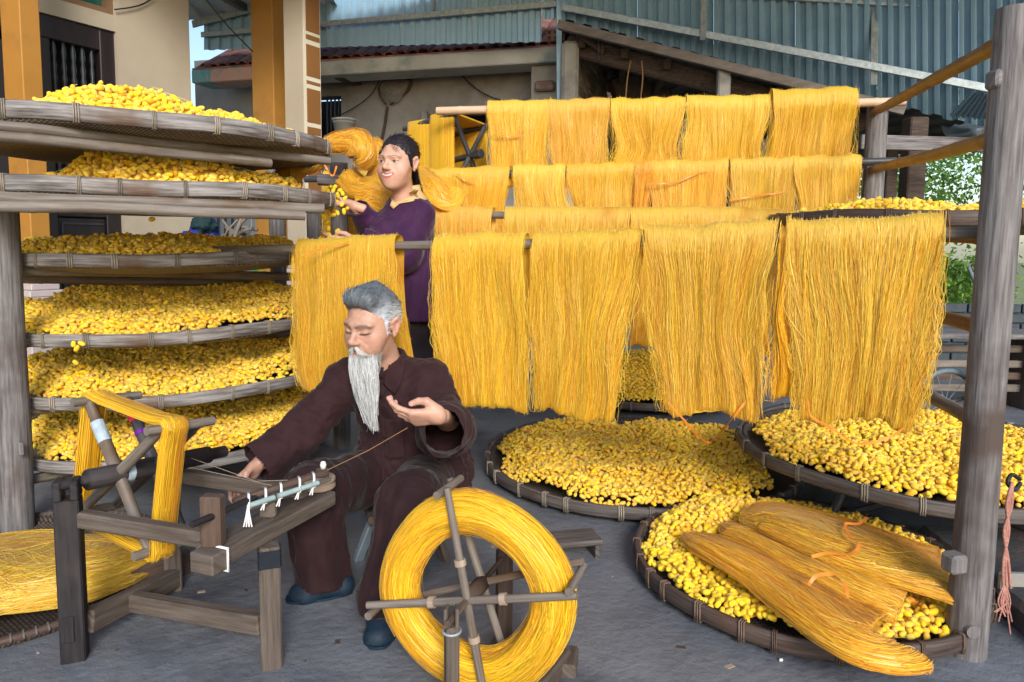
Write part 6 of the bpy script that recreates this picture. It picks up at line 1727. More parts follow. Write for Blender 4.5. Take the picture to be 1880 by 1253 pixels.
ch = paint(ch, .5 * gm(Lh, (.004, .085, .062), (.006, .03, .006)), (.66, .40, .33))
stub = np.clip((Lh[:, 1] < .05) * (Lh[:, 2] < -.045) * (Lh[:, 2] > -.11) * .35, 0, 1)
ch = paint(ch, stub * (vnoise(Lh * 260, 4) > .45), (.34, .25, .22))
# body under the clothes: neck, chest, arms, legs
S = SDF()
S.cap(pelv + [0, 0, .02], chest, .10, .105, .05).cap(chest, neckb + [0, .02, -.05], .105, .07, .05).cap(shR, shL, .055, .055, .05)
S.cap(neckb + [.0, .03, -.04], Hm.W((0, -.03, -.10)), .056, .05, .03)
S.chain([shL, PY(822, 770, 2.26), wrL + [0, .0, .008]], [.045, .036, .026]).chain([shR, elR, wrR], [.045, .038, .027])
S.chain([hipR, knR, anR], [.075, .055, .036]).chain([hipL, knL, anL], [.075, .055, .036])
Vb, Qb = S.mesh(.010, 2)
cb_ = np.tile(SK, (len(Vb), 1))
# hands
pL, tipsL = hand_parts(wrL + [.004, -.02, .012], (-.98, -.12, -.05), (.05, -.66, .70), True, 1.0, [(24, 22, 14), (30, 30, 20), (30, 34, 22), (30, 34, 22)],
                       [(.018, .020, -.012), (.045, .038, -.028), (.068, .034, -.034), (.090, .026, -.032)], arm=PY(822, 770, 2.26))
VL, QL = hand_mesh(pL)
cL = np.tile(SK * 1.12, (len(VL), 1))
pR, tipsR = hand_parts(wrR + [.0, -.01, -.0], (-.62, -.30, -.66), (-.45, -.75, .35), False, .90, [(28, 34, 22), (34, 38, 25), (38, 40, 25), (42, 42, 25)],
                       [(.018, .022, -.008), (.045, .040, -.026), (.068, .038, -.042), (.086, .030, -.052)])
VR, QR = hand_mesh(pR)
cR = np.tile(SK * 1.05, (len(VR), 1))
for VV, cc_, tips in ((VL, cL, tipsL), (VR, cR, tipsR)):
    cc_ *= (1 + .2 * fbm(VV * 60, 5)[:, None])
    for tp, d, n_ in tips:
        q = VV - (tp + n_ * .006); m_ = np.exp(-((q @ d) / .0075) ** 2 - (np.linalg.norm(q - (q @ d)[:, None] * d, axis=1) / .0062) ** 2)
        cc_[:] = paint(cc_, .8 * np.clip(m_ * 1.5, 0, 1), (.70, .50, .45)); m2 = np.exp(-((VV - tp) ** 2).sum(1) / .011 ** 2); cc_[:] = paint(cc_, .35 * m2, (.62, .28, .24))
Vm, Qm, Cm = join([(Vh, Qh, ch), (Vb, Qb, cb_), (VL, QL, cL), (VR, QR, cR)])
man = link('person', raw_mesh('person', Vm, Qm, tint=Cm), 'skin', label='seated person with grey swept-up hair and long white beard in dark maroon clothes', cat='person')
# shirt
S = SDF()
bk_ = np.array([.02, .06, 0])
S.cap(pelv + [.0, .0, -.01], pelv + [0, 0, .10], .150, .138, .05).cap(pelv + [0, .0, .10], chest + [0, .0, .02], .138, .128, .05).cap(chest + [0, 0, .02], neckb + [.005, .035, -.055], .126, .078, .05)
S.cap(pelv + [-.06, -.03, .0], pelv + [.09, -.01, -.0], .13, .132, .05)
S.cap(shR + [.02, 0, 0], shL + [-.02, 0, 0], .066, .066, .06)
S.chain([shL + [-.01, 0, 0], elL + [0, .02, .01], wrL + [.006, .05, -.04]], [.068, .072, .066], .05)
S.cap(wrL + [.006, .05, -.04], wrL + [.006, -.012, -.026], .066, .050, .03).cap(wrL + [.006, .05, -.05], wrL + [.006, -.012, -.070], .062, .046, .03)
S.chain([shR, elR + [0, 0, .005], wrR + [.022, .01, .012]], [.066, .060, .062], .05)
S.cap(wrR + [.03, .01, .012], wrR + [-.01, -.004, -.004], .062, .064, .03)
# V neck
S.cap(Hm.W((0, -.03, -.10)), neckb + [.0, .015, .01], .054, .060, .012, True)
S.cap(neckb + [-.012, -.075, .0], PY(694, 728, 2.33), .034, .006, .012, True)
Vs, Qs = S.mesh(.0062, 2)
wRa, _ = segw(Vs, shR, elR, .085); wRb, _ = segw(Vs, elR, wrR, .085); wLa, _ = segw(Vs, shL, elL, .09); wLb, _ = segw(Vs, elL, wrL, .09)
wT = np.clip(1 - np.maximum.reduce([wRa, wRb, wLa, wLb]), 0, 1)
Vs = wrinkle(Vs, Qs, [(wRa, along(np.array([-.5, .2, -.9]), 16, 8), 0.0160, 3), (wRb, along(wrR - elR + [0, 0, .25], 22, 7), 0.0144, 5), (wLa, along(np.array([.6, .1, -.8]), 20, 8), 0.0176, 8),
                      (wLb, along(wrL - elL, 20, 8), .008, 9), (wT, along((.5, -.1, -.8), 5, 13), 0.0176, 12), (wT * np.clip((.45 - Vs[:, 2]) / .1, 0, 1), along((.1, 0, 1), 22, 5), 0.0144, 15)])
dL = np.array([0, -1.0, .12]); dL /= np.linalg.norm(dL)
keep = ~(((Vs - (wrL + [0, -.018, -.03])) @ dL > 0) & (np.linalg.norm(Vs - (wrL + [0, -.03, -.03]), axis=1) < .125))
dR = (wrR - elR); dR /= np.linalg.norm(dR)
keep &= ~(((Vs - (wrR + dR * .012)) @ dR > 0) & (np.linalg.norm(Vs - wrR, axis=1) < .13))
keep &= Vs[:, 2] > .195
Vs, Qs = cutfaces(Vs, Qs, keep)
shirt = link('shirt', raw_mesh('shirt', Vs, Qs), 'mancloth', man)
so_ = shirt.modifiers.new('cloth', 'SOLIDIFY'); so_.thickness = .003; so_.offset = -1
bvh = BVHTree.FromPolygons([tuple(v) for v in Vs], [tuple(map(int, q)) for q in Qs])
def onto(u, v, off=.004, tree_=bvh, fallback=2.3):
    d = ray(u, v); d = d / np.linalg.norm(d); h_ = tree_.ray_cast(Vector(CAM), Vector(d))
    if h_[0] is None: return PY(u, v, fallback), np.array([0, -1.0, 0])
    return np.array(h_[0]) - d * off, np.array(h_[1])
def patch(uv_rows, name, m, parent, off=.006, th=.003, sub=6, tree_=bvh, fb=2.3):
    """quad patch given by rows of pixel control points, laid on the cloth"""
    rows = np.array(uv_rows, float); rr = []
    for r in rows: rr.append(np.stack([np.interp(np.linspace(0, 1, sub * 2), np.linspace(0, 1, len(r)), r[:, i]) for i in range(2)], 1))
    rr = np.array(rr); G_ = np.stack([np.stack([np.interp(np.linspace(0, 1, sub * 2), np.linspace(0, 1, len(rr)), rr[:, j, i]) for i in range(2)], 1) for j in range(rr.shape[1])], 1)
    n = sub * 2; V = np.array([[onto(G_[i, j, 0], G_[i, j, 1], off, tree_, fb)[0] for j in range(n)] for i in range(n)])
    for _ in range(2):
        W2 = V.copy(); W2[1:-1, 1:-1] = (V[:-2, 1:-1] + V[2:, 1:-1] + V[1:-1, :-2] + V[1:-1, 2:]) / 4; V = W2
    idx = np.arange(n * n).reshape(n, n); Fq = np.stack([idx[:-1, :-1], idx[1:, :-1], idx[1:, 1:], idx[:-1, 1:]], -1).reshape(-1, 4)
    o = link(name, raw_mesh(name, V.reshape(-1, 3), Fq), m, parent); md = o.modifiers.new('t', 'SOLIDIFY'); md.thickness = th; md.offset = 0
    return o
# collar band and flaps
nb_ = neckb + [.008, .02, -.005]
def ringpt(a, r, z): return nb_ + np.array([math.cos(a) * r, math.sin(a) * r * .95, z])
V = []; na = 30
for i in range(na):
    a_ = R(-62) + (R(330) - R(-62) - R(45)) * i / (na - 1) - R(12)
    for j, (r_, z_) in enumerate(((.062, -.02), (.060, .012), (.058, .03), (.064, .028), (.074, .006), (.082, -.018))):
        fr_ = min(i, na - 1 - i) / 6.0; dz = -.018 * max(0, 1 - fr_)
        V.append(ringpt(a_, r_ + .006 * max(0, 1 - fr_), z_ + dz + .018 * math.sin(a_) * .6))
idx = np.arange(na * 6).reshape(na, 6); Fq = np.stack([idx[:-1, :-1], idx[1:, :-1], idx[1:, 1:], idx[:-1, 1:]], -1).reshape(-1, 4)
o = link('collar', raw_mesh('collar', np.array(V), Fq), 'mancloth', shirt); md = o.modifiers.new('t', 'SOLIDIFY'); md.thickness = .003
patch([[(722, 648), (742, 662)], [(712, 676), (740, 690)], [(703, 704), (731, 712)], [(716, 716), (724, 724)]], 'collar_flap', 'mancloth', shirt, .018, .004)
patch([[(700, 704), (708, 712)], [(694, 722), (706, 722)], [(687, 738), (700, 730)]], 'lapel', 'mancloth', shirt, .013, .004)
patch([[(682, 742), (697, 740)], [(688, 800), (703, 800)], [(690, 850), (706, 850)], [(690, 884), (706, 884)]], 'placket', 'mancloth', shirt, .0045, .002)
patch([[(706, 770), (738, 770)], [(709, 806), (742, 804)], [(712, 845), (744, 842)]], 'pocket', 'mancloth', shirt, .0045, .002)
for (u, v) in ((690, 750), (695, 812), (695, 860)):
    p, n_ = onto(u, v, .0075); MB().lathe([(0, .002), (.0035, .002), (.0055, .0035), (.0058, .001), (.005, -.002), (0, -.002)], p, 12, rot=basis(x=np.cross(n_, [.1, .2, 1]), z=n_)).build('button', 'button', shirt)
# trousers
S = SDF()
S.cap(pelv + [-.07, 0, -.0], pelv + [.07, 0, 0], .105, .105, .04)
S.chain([hipR, knR + [0, .02, -.01], anR + [.002, .012, .0]], [.098, .082, .078], .04).cap(anR + [.002, .012, 0], anR + [.0, .012, -.05], .078, .082, .02)
S.chain([hipL, knL + [0, .02, -.012], anL + [0, .012, .0]], [.098, .086, .076], .04).cap(anL + [0, .012, 0], anL + [-.002, .012, -.05], .076, .08, .02)
Vp, Qp = S.mesh(.0066, 2)
w1, _ = segw(Vp, hipR, knR, .1); w2, _ = segw(Vp, knR, anR, .1); w3, _ = segw(Vp, hipL, knL, .1); w4, _ = segw(Vp, knL, anL, .1)
Vp = wrinkle(Vp, Qp, [(w1, along(knR - hipR + [0, 0, .2], 13, 7), 0.0145, 21), (w2, along(anR - knR, 3.5, 14), 0.0188, 22), (w3, along(knL - hipL + [.1, 0, .1], 11, 8), 0.0130, 23), (w4, along(anL - knL, 3, 15), 0.0188, 24)])
Vp, Qp = cutfaces(Vp, Qp, Vp[:, 2] > np.where(Vp[:, 1] < 2.02, .062, .042))
tro = link('trousers', raw_mesh('trousers', Vp, Qp), 'manpants', man); md = tro.modifiers.new('t', 'SOLIDIFY'); md.thickness = .003; md.offset = -1
# slippers
def slipper(heel, toe, nm='slipper'):
    S = SDF(); d = (toe - heel); L_ = np.linalg.norm(d); d /= L_; s_ = np.array([-d[1], d[0], 0])
    S.cap(heel + d * .03 + [0, 0, .035], heel + d * .12 + [0, 0, .045], .036, .038, .03).cap(heel + d * .12 + [0, 0, .04], toe - d * .04 + [0, 0, .022], .038, .030, .03)
    S.cap(toe - d * .06 + s_ * .014 + [0, 0, .018], toe - d * .045 - s_ * .014 + [0, 0, .018], .030, .030, .02)
    V, Q = S.mesh(.0042, 2); V[:, 2] = np.maximum(V[:, 2], .004)
    o = link(nm, raw_mesh(nm, V, Q), 'slipper', man)
    so2 = MB(); out = []
    pts = []
    for t in np.linspace(0, 2 * np.pi, 29)[:-1]:
        c_, s2 = math.cos(t), math.sin(t); x = (c_ + 1) / 2 * L_; w_ = (.036 + .009 * (c_ + .2)) * (abs(s2) ** .7) * (1 if s2 > 0 else -1)
        pts.append(heel + d * x + s_ * w_)
    n = len(pts); Vv = [np.array([p[0], p[1], .002]) for p in pts] + [np.array([p[0], p[1], .016]) for p in pts]
    Fs = [tuple(range(n))[::-1], tuple(range(n, 2 * n))] + [(i, (i + 1) % n, n + (i + 1) % n, n + i) for i in range(n)]
    so2.add(Vv, Fs, [[(0, 0)] * len(f) for f in Fs], False); so2.build('sole', 'slipper', o)
hR_ = PZ(648, 1092, 0); tR_ = PZ(524, 1108, 0); slipper(hR_, tR_)
hL_ = PZ(708, 1118, 0); slipper(PZ(712, 1122, 0), PZ(692, 1200, 0))
# hair: mass + strands
def hairmass(H, prims, h=.003, sm=2):
    S = SDF()
    for q in prims:
        if q[0] == 'e': S.ell(H.W(q[1]), np.array(q[2]) * H.sc, H.B, q[3] * H.sc, q[4] if len(q) > 4 else False)
        else: S.cap(H.W(q[1]), H.W(q[2]), q[3] * H.sc, q[4] * H.sc, q[5] * H.sc, q[6] if len(q) > 6 else False)
    return S.mesh(h, sm, .012)
prims = [('e', (0, -.020, .040), (.0765, .092, .080), .01), ('c', (-.030, .048, .098), (.030, .048, .098), .026, .026, .03), ('c', (0, .055, .108), (0, -.03, .112), .026, .024, .03),
         ('e', (0, .105, .018), (.085, .080, .072), .012, True), ('e', (0, .02, -.062), (.11, .14, .055), .012, True), ('e', (.085, -.015, -.01), (.026, .034, .040), .008, True), ('e', (-.085, -.015, -.01), (.026, .034, .040), .008, True),
         ('c', (.069, .016, .018), (.067, .020, -.024), .006, .003, .008), ('c', (-.069, .016, .018), (-.067, .020, -.024), .006, .003, .008)]
Vg, Qg = hairmass(Hm, prims); Lg = Hm.loc(Vg)
def hcol(L, rg=None):
    w_ = np.clip((.085 - L[:, 2]) / .05, 0, 1) * np.clip((np.abs(L[:, 0]) - .02) / .04, 0, 1)
    n_ = np.clip(.5 + 1.6 * fbm(L * [60, 25, 25], 7), 0, 1)
    w_ = np.clip(w_ + .45 * (n_ - .5), 0, 1)
    return np.array([.115, .135, .155]) * (1 - w_[:, None]) + np.array([.50, .54, .58]) * w_[:, None]
Vg = Vg + vnormals(Vg, Qg) * (.0022 * ridged(Lg * [130, 26, 40], 31, 2))[:, None]
hg = link('hair', raw_mesh('hair', Vg, Qg, tint=hcol(Lg)), 'hair', man)
rg = np.random.default_rng(5); pick_ = rg.integers(0, len(Vg), 1500); Ng = vnormals(Vg, Qg)
flow = lambda L: np.stack([L[:, 0] * 2.2, np.where(L[:, 2] > .085, -.55, -.7), np.where(L[:, 2] > .085, .75, -.35 + (L[:, 1] > .02) * .5)], 1)
p0 = Vg[pick_] + Ng[pick_] * .0005; paths = [p0]; Lc = Lg[pick_]; fl_ = flow(Lc) @ Hm.B.T; fl_ /= np.linalg.norm(fl_, axis=1)[:, None]
for st in range(5):
    fl_ = fl_ + rg.normal(0, .07, fl_.shape) - Hm.B[:, 1] * .12; fl_ /= np.linalg.norm(fl_, axis=1)[:, None]
    paths.append(paths[-1] + (fl_ - Ng[pick_] * ((fl_ * Ng[pick_]).sum(1))[:, None] * 1.0) * .0055)
paths = np.stack(paths, 1); tc_ = hcol(Lc) * rg.uniform(.7, 1.7, (len(pick_), 1))
strands(paths, rg.uniform(.0008, .0015, len(pick_)), tc_, hg, 'hair_strands', 6)
# beard and moustache
NB = 3200
t_ = rg.random(NB); ang_ = rg.uniform(-1, 1, NB)
bx_ = np.sign(ang_) * np.abs(ang_) ** 1.15 * .043; 
rz_0 = rg.random(NB); root = np.stack([bx_, .087 - 17.0 * bx_ ** 2 - .006 * rz_0 + rg.normal(0, .002, NB), -.067 - rz_0 * .034 + 5 * bx_ ** 2 + rg.normal(0, .003, NB)], 1)
Wr = np.array([Hm.W(q) for q in root])
tipc = PY(681, 772, 2.29)
ln_ = rg.uniform(.30, 1.12, NB)
tip = np.array([Hm.W((q[0] * .55, .075, -.10)) for q in root]) * 0
target = tipc + (Hm.B[:, 0][None] * (bx_ * .34)[:, None]) + rg.normal(0, .006, (NB, 3)) * [1, 1, .4]
mid1 = Wr + Hm.B[:, 1][None] * .020 + np.array([0, -.006, -.055]) + Hm.B[:, 0][None] * (bx_ * .85)[:, None]
k = 12; tt = np.linspace(0, 1, k)
paths = np.zeros((NB, k, 3))
for i, t in enumerate(tt):
    a_ = t * ln_[:, None]
    c_ = (1 - a_) ** 2 * Wr + 2 * a_ * (1 - a_) * mid1 + a_ ** 2 * target
    paths[:, i] = c_ + rg.normal(0, 1, (NB, 3)) * 0
wv = np.sin(tt[None] * rg.uniform(5, 11, (NB, 1)) + rg.uniform(0, 6.28, (NB, 1))) * rg.uniform(.001, .007, (NB, 1)) * tt[None]
wv2 = np.sin(tt[None] * rg.uniform(5, 11, (NB, 1)) + rg.uniform(0, 6.28, (NB, 1))) * rg.uniform(.0005, .004, (NB, 1)) * tt[None]
paths += Hm.B[:, 0][None, None] * wv[..., None] + Hm.B[:, 1][None, None] * wv2[..., None]
gr = rg.uniform(.40, .88, NB); gr[rg.random(NB) < .25] *= .4
bcol = np.stack([gr * .97, gr, gr * 1.02], 1)
# jaw side whiskers
NW = 150; side = rg.choice([-1, 1], NW); jr = np.stack([side * rg.uniform(.040, .060, NW), rg.uniform(.034, .066, NW), -.060 - rg.random(NW) * .040], 1); jr[:, 0] = side * (.058 - .25 * np.clip(jr[:, 1] - .02, 0, 1) + .12 * (jr[:, 2] + .05))
Wj = np.array([Hm.W(q) for q in jr]); dj = np.array([-.05, -.05, -1.0]); pj = np.stack([Wj + dj * (x * rg.uniform(.3, 1, (NW, 1))) * .05 + rg.normal(0, .0015, (NW, 3)) for x in tt], 1)
gj = rg.uniform(.2, .6, NW); 
NM = 460; mx_ = rg.uniform(.10, 1, NM) * rg.choice([-1, 1], NM); mr_ = np.stack([mx_ * .012, .0985 - np.abs(mx_) * .004, -.040 + rg.normal(0, .002, NM)], 1); me_ = np.stack([mx_ * .030 + np.sign(mx_) * .004, .092 - np.abs(mx_) * .014, -.050 - np.abs(mx_) * .012 - rg.random(NM) * .012], 1)
mm_ = (mr_ + me_) / 2 + [0, .008, .004]
pm_ = np.stack([(1 - x) ** 2 * mr_ + 2 * x * (1 - x) * mm_ + x * x * me_ for x in tt], 1); pm_ = Hm.c + (pm_ * Hm.sc) @ Hm.B.T
allp = np.vstack([paths, pj, pm_]); wd_ = np.r_[rg.uniform(.0005, .0012, NB), rg.uniform(.0005, .0009, NW), rg.uniform(.0005, .0010, NM)]
gm2 = rg.uniform(.45, .85, NM); cc_ = np.vstack([bcol, np.stack([gj, gj, gj], 1), np.stack([gm2, gm2, gm2], 1)])
hb_ = BVHTree.FromPolygons([tuple(v) for v in Vh_m], [tuple(map(int, q)) for q in Qh_m])
def push_out(paths, gap):
    f_ = paths.reshape(-1, 3)
    for i in range(len(f_)):
        h_ = hb_.find_nearest(Vector(f_[i]), .05)
        if h_[0] is None: continue
        n_ = np.array(h_[1]); d_ = (f_[i] - np.array(h_[0])) @ n_; g_ = gap[i // paths.shape[1]]
        if d_ < g_: f_[i] = f_[i] + n_ * (g_ - d_)
    return f_.reshape(paths.shape)
allp = push_out(allp, np.r_[rg.uniform(.0005, .006, NB), rg.uniform(.0005, .002, NW), rg.uniform(.0008, .0045, NM)])
strands(allp, wd_, cc_, man, 'beard', 8)
bp_ = curve([Hm.W((0, .062, -.085)), Hm.W((0, .072, -.11)), (Hm.W((0, .072, -.11)) + tipc) / 2 + [0, -.004, .0], tipc + [0, 0, .05]], 14)
mbm = MB().tube(bp_, np.interp(np.linspace(0, 1, 14), [0, .25, .6, 1], [.018, .022, .014, .003]), 14); me = mbm.mesh('beard_core')
a_ = me.attributes.new('tint', 'FLOAT_COLOR', 'POINT'); a_.data.foreach_set('color', np.tile(np.array([.42, .43, .44, 1], np.float32), len(me.vertices)))
link('beard_core', me, 'hair', man)
# stool under him
stl = thing('stool', PZ(705, 1010, 0), 'low stool with splayed grey legs under the bearded person', 'stool')
MB().box((pelv[0], pelv[1] - .02, .155), (.30, .24, .03), rotz(.3), bevel=.006).build('seat', 'framewood', stl)
for sx, sy in ((-1, -1), (1, -1), (-1, 1), (1, 1)):
    a = np.array([pelv[0] + sx * .10, pelv[1] - .02 + sy * .08, .145]); b = np.array([pelv[0] + sx * .155, pelv[1] - .02 + sy * .13, 0])
    MB().beam(a, b, .026, .034).build('leg', 'paleblueplastic' if sx < 0 and sy < 0 else 'framewood', stl)
fp = tipsL[1][0]
yarn([PZ(600, 864, .462), (PZ(600, 864, .462) + PY(748, 788, 2.05)) / 2 + [0, 0, -.004], PY(748, 786, 2.03)], 'brown silk thread drawn tight from the person\'s palm to the bench', .0013, 'bamboo_brown')

# ---------------------------------------------------------------- the smiling woman
WY = 3.10
Hw = Head(PY(731, 300, WY), (-.38, -.92, -.06), (.04, 0, 1.0), .98)
Vh, Qh = Hw.sdf(True, 1.0).mesh(.0028, 1, .012); Lh = Hw.loc(Vh)
SW = np.array([.60, .345, .25])
ch = np.tile(SW, (len(Vh), 1)) * (1 + .05 * fbm(Lh * 30, 3)[:, None])
for x in (-1, 1):
    ch = paint(ch, .4 * gm(Lh, (x * .042, .06, -.028), (.024, .04, .02)), (.70, .33, .28))
    ch = paint(ch, .4 * gm(Lh, (x * .078, -.02, 0), (.012, .03, .03)), (.66, .32, .28))
    ch = paint(ch, 1.0 * seg2(Lh, [(x * .021, .0045), (x * .031, .0055), (x * .043, .0045)], .0028), (.55, .5, .48))
    ch = paint(ch, 1.0 * np.clip(2 * gm(Lh, (x * .032, .08, .0052), (.0052, .03, .0046)), 0, 1), (.012, .008, .008))
    ch = paint(ch, .95 * seg2(Lh, [(x * .018, .0055), (x * .027, .0098), (x * .037, .0095), (x * .047, .0058)], .0015), (.02, .012, .012))
    ch = paint(ch, .5 * seg2(Lh, [(x * .021, .0010), (x * .032, .0000), (x * .044, .003)], .0011), (.2, .1, .09))
    ch = paint(ch, .75 * seg2(Lh, [(x * .012, .0235), (x * .026, .0290), (x * .040, .0285), (x * .052, .0215)], .0025), (.10, .06, .05))
    ch = paint(ch, .3 * seg2(Lh, [(x * .016, -.028), (x * .029, -.040), (x * .036, -.056)], .002), (.45, .2, .16))  # shade of the smile fold painted along its groove
ch = paint(ch, .95 * seg2(Lh, [(-.029, -.0455), (-.012, -.0480), (0, -.0496), (.012, -.0480), (.029, -.0455)], .0028), (.46, .065, .09))
ch = paint(ch, .95 * seg2(Lh, [(-.028, -.0490), (-.014, -.0600), (0, -.0636), (.014, -.0600), (.028, -.0490)], .0036), (.50, .08, .105))
ch = paint(ch, 1.0 * seg2(Lh, [(-.022, -.0500), (-.011, -.0540), (0, -.0556), (.011, -.0540), (.022, -.0500)], .0027), (.85, .83, .80))
shw = PY(770, 398, WY + .05); shw2 = PY(722, 392, WY + .30); nkw = PY(748, 362, WY + .09); hpw = PY(757, 575, WY + .12)
S = SDF(); S.cap(nkw + [0, 0, -.06], hpw, .09, .105, .05).cap(nkw + [0, 0, -.05], Hw.W((0, -.04, -.12)), .05, .045, .03)
elw = PY(742, 470, WY - .06); wrw = PY(655, 444, WY - .08); elw2 = PY(690, 436, WY + .16); wrw2 = PY(650, 378, WY - .02)
S.chain([shw, elw, wrw], [.045, .036, .025]).chain([shw2, elw2, wrw2], [.045, .036, .025])
S.cap(hpw + [-.06, 0, -.05], hpw + [-.06, 0, -.72], .075, .04, .03).cap(hpw + [.07, .05, -.05], hpw + [.07, .05, -.72], .075, .04, .03)
Vb, Qb = S.mesh(.011, 2); cb_ = np.tile(SW, (len(Vb), 1))
p1, t1_ = hand_parts(wrw2 + [-.005, 0, 0], (-.93, -.1, .28), (-.2, -.75, .6), False, .84, [(30, 35, 25), (38, 42, 28), (45, 45, 30), (50, 45, 30)], [(.018, .022, -.008), (.045, .040, -.026), (.066, .036, -.042), (.084, .028, -.050)])
V1, Q1 = hand_mesh(p1, .003)
p2, t2_ = hand_parts(wrw + [-.005, 0, 0], (-1, -.05, .03), (.0, -.8, .5), True, .84, [(10, 18, 14), (14, 20, 15), (16, 22, 15), (18, 24, 15)], [(.018, .022, -.008), (.046, .044, -.016), (.068, .048, -.020), (.088, .046, -.018)])
V2, Q2 = hand_mesh(p2, .003)
Vm, Qm, Cm = join([(Vh, Qh, ch), (Vb, Qb, cb_), (V1, Q1, np.tile(SW, (len(V1), 1))), (V2, Q2, np.tile(SW * .95, (len(V2), 1)))])
wom = link('person', raw_mesh('person', Vm, Qm, tint=Cm), 'skin', label='smiling person in a purple tunic holding up yellow cocoons by the rack', cat='person')
S = SDF()
S.cap(nkw + [.0, .01, -.085], hpw + [-.01, 0, .22], .105, .135, .05).cap(hpw + [-.01, 0, .22], hpw + [0, 0, -.01], .135, .150, .05).cap(shw, shw2 + [.02, -.03, 0], .058, .058, .05)
S.chain([shw + [-.005, 0, 0], elw, wrw + [.035, 0, 0]], [.066, .060, .048], .04).chain([shw2, elw2, wrw2 + [.022, .01, -.012]], [.064, .062, .042], .04)
S.ell(PY(716, 425, WY + .03), (.08, .09, .08), None, .05)
S.cap(Hw.W((0, -.03, -.10)), nkw + [0, -.01, -.02], .05, .052, .01, True)
Vs, Qs = S.mesh(.0068, 2)
wa_, _ = segw(Vs, shw, elw, .09); wb_, _ = segw(Vs, shw2, elw2, .08); wc2, _ = segw(Vs, elw2, wrw2, .08); wt_ = np.clip(1 - np.maximum.reduce([wa_, wb_, wc2]), 0, 1)
Vs = wrinkle(Vs, Qs, [(wa_, along((.2, 0, -1), 12, 9), .009, 41), (wb_, along((.5, 0, -1), 14, 9), .008, 42), (wc2, along(wrw2 - elw2, 18, 7), .009, 43), (wt_, along((.15, 0, 1), 2.5, 13), .012, 44)])
d2 = wrw2 - elw2; d2 /= np.linalg.norm(d2); d1 = wrw - elw; d1 /= np.linalg.norm(d1)
kp = ~(((Vs - (wrw2 + d2 * -.005)) @ d2 > 0) & (np.linalg.norm(Vs - wrw2, axis=1) < .1)) & ~(((Vs - (wrw - d1 * .02)) @ d1 > 0) & (np.linalg.norm(Vs - wrw, axis=1) < .1)) & (Vs[:, 2] > PY(765, 588, WY + .1)[2])
Vs, Qs = cutfaces(Vs, Qs, kp)
tun = link('tunic', raw_mesh('tunic', Vs, Qs), 'purple', wom); md = tun.modifiers.new('t', 'SOLIDIFY'); md.thickness = .003; md.offset = -1
bw_ = BVHTree.FromPolygons([tuple(v) for v in Vs], [tuple(map(int, q)) for q in Qs])
patch([[(766, 344), (771, 350)], [(742, 360), (752, 366)], [(722, 360), (735, 372)], [(716, 378), (722, 384)]], 'collar_band', 'collar', wom, .010, .003, 6, bw_, WY - .02)
na = 28; V = []
for i in range(na):
    a_ = 2 * math.pi * i / na
    for (r_, z_) in ((.056, .045), (.062, .020), (.078, -.002), (.098, -.022)):
        V.append(nkw + np.array([math.cos(a_) * r_ * .95, math.sin(a_) * r_, z_ - .010 + .018 * math.cos(a_)]))
idx = np.arange(na * 4).reshape(na, 4); Fq = np.stack([idx[:, :-1], np.roll(idx, -1, 0)[:, :-1], np.roll(idx, -1, 0)[:, 1:], idx[:, 1:]], -1).reshape(-1, 4)
o = link('collar', raw_mesh('collar', np.array(V), Fq), 'collar', wom); md = o.modifiers.new('t', 'SOLIDIFY'); md.thickness = .003
S = SDF(); S.cap(hpw + [-.01, .02, .06], hpw + [-.01, .02, -.03], .125, .138, .04); S.cap(hpw + [-.06, 0, -.02], hpw + [-.06, 0, -.70], .112, .085, .04).cap(hpw + [.05, .05, .05], hpw + [.06, .05, -.70], .105, .085, .04)
Vp, Qp = S.mesh(.010, 2); Vp = wrinkle(Vp, Qp, [(np.ones(len(Vp)), along((0, 0, 1), 3, 12), .012, 51)]); Vp, Qp = cutfaces(Vp, Qp, Vp[:, 2] > .03)
link('trousers', raw_mesh('trousers', Vp, Qp), 'blackcloth', wom)
for dx, dy in ((-.06, 0), (.06, .05)):
    hb_ = hpw * [1, 1, 0] + [dx + .03, dy + .02, 0]
    S = SDF(); S.cap(hb_ + [0, 0, .035], hb_ + [-.17, -.09, .022], .038, .03, .02); V, Q = S.mesh(.006, 2); V[:, 2] = np.maximum(V[:, 2], .003); link('shoe', raw_mesh('shoe', V, Q), 'slipper', wom)
prims = [('e', (0, -.022, .042), (.0785, .094, .082), .01), ('e', (0, -.085, .02), (.045, .040, .045), .02), ('e', (0, .098, -.002), (.088, .068, .088), .014, True), ('e', (0, .035, -.075), (.12, .10, .062), .012, True),
         ('e', (.088, -.016, -.008), (.018, .024, .030), .008, True), ('e', (-.088, -.016, -.008), (.018, .024, .030), .008, True),
         ('c', (.072, .022, .040), (.071, .006, -.01), .010, .006, .008), ('c', (-.072, .022, .040), (-.071, .006, -.01), .010, .006, .008)]
Vg, Qg = hairmass(Hw, prims, .0032); Lg = Hw.loc(Vg)
Vg = Vg + vnormals(Vg, Qg) * (.002 * ridged(Lg * [110, 22, 70], 33, 2))[:, None]
hc = lambda n, rg: np.array([[.014, .011, .014]]) * rg.uniform(.6, 2.2, (n, 1))
hw_ = link('hair', raw_mesh('hair', Vg, Qg, tint=np.tile([[.018, .014, .017]], (len(Vg), 1))), 'hair', wom)
pick_ = rg.integers(0, len(Vg), 900); Ng = vnormals(Vg, Qg); fl_ = np.stack([Lg[pick_, 0] * -1.5, np.full(900, -1.0), np.where(Lg[pick_, 2] > .06, .1, -.25)], 1) @ Hw.B.T; fl_ /= np.linalg.norm(fl_, axis=1)[:, None]
pth = [Vg[pick_] + Ng[pick_] * .0006]
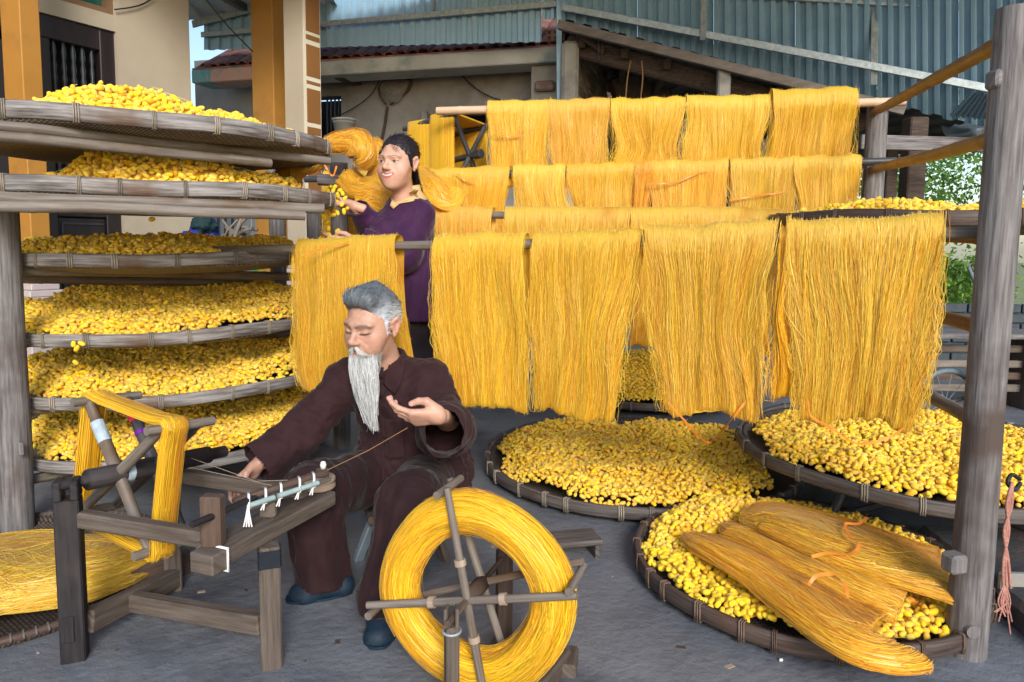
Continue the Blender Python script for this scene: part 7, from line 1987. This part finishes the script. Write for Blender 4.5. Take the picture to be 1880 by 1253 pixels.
for st in range(5): pth.append(pth[-1] + (fl_ - Ng[pick_] * ((fl_ * Ng[pick_]).sum(1))[:, None]) * .008 + rg.normal(0, .0008, fl_.shape))
nF = 60; fx = rg.uniform(-.05, .06, nF)
fr0 = np.stack([fx, .066 - 8 * fx ** 2 + rg.normal(0, .002, nF), .086 - 2 * np.abs(fx) * .3 + rg.normal(0, .004, nF)], 1); fr1 = fr0 + np.stack([np.sign(fx) * rg.uniform(.004, .02, nF), rg.uniform(.006, .014, nF), -rg.uniform(.012, .03, nF)], 1)
wis = np.stack([Hw.c + (((1 - t) * fr0 + t * fr1 + np.array([0, .010, .004]) * np.sin(np.pi * t)) * Hw.sc) @ Hw.B.T for t in np.linspace(0, 1, 6)], 1)
nP = 420; ro = np.array([Hw.W((x, -.108 + y, .0 + z)) for x, y, z in rg.normal(0, .012, (nP, 3))]); tipw = PY(790, 450, WY + .17)
pp_ = np.stack([(1 - t) ** 2 * ro + 2 * t * (1 - t) * (PY(770, 335, WY + .14) + rg.normal(0, .008, (nP, 3))) + t * t * (tipw + rg.normal(0, .012, (nP, 3)) * [1, 1, 3]) for t in np.linspace(0, 1, 6)], 1)
strands(np.vstack([np.stack(pth, 1), wis, pp_]), np.r_[rg.uniform(.0008, .0016, 900), rg.uniform(.0005, .0009, nF), rg.uniform(.001, .002, nP)], hc(900 + nF + nP, rg), hw_, 'hair_strands', 12)
# cocoons in and between the woman's hands
hp_ = PY(616, 360, WY - .03)
for (u, v) in ((607, 343), (616, 345), (612, 352), (622, 350), (600, 352), (596, 362), (606, 360), (618, 360), (627, 357), (632, 366), (610, 370), (600, 374), (620, 372), (628, 377), (596, 385), (604, 382), (612, 384), (636, 382), (630, 388), (620, 392), (612, 396), (602, 392), (594, 398), (600, 410), (603, 420), (596, 424),
               (590, 434), (598, 437), (606, 440), (612, 434), (619, 428), (624, 424), (604, 432), (588, 441), (615, 441), (595, 297)):
    place_cocoon(PY(u + random.uniform(-2, 2), v + random.uniform(-2, 2), WY - .06 + random.uniform(-.025, .025)), rand_rots(1, RNG, 1.1)[0],
                 'yellow cocoon in the cluster strung between the standing person\'s hands' if v > 300 else 'lone yellow cocoon caught on the looped golden hank', 1.02)
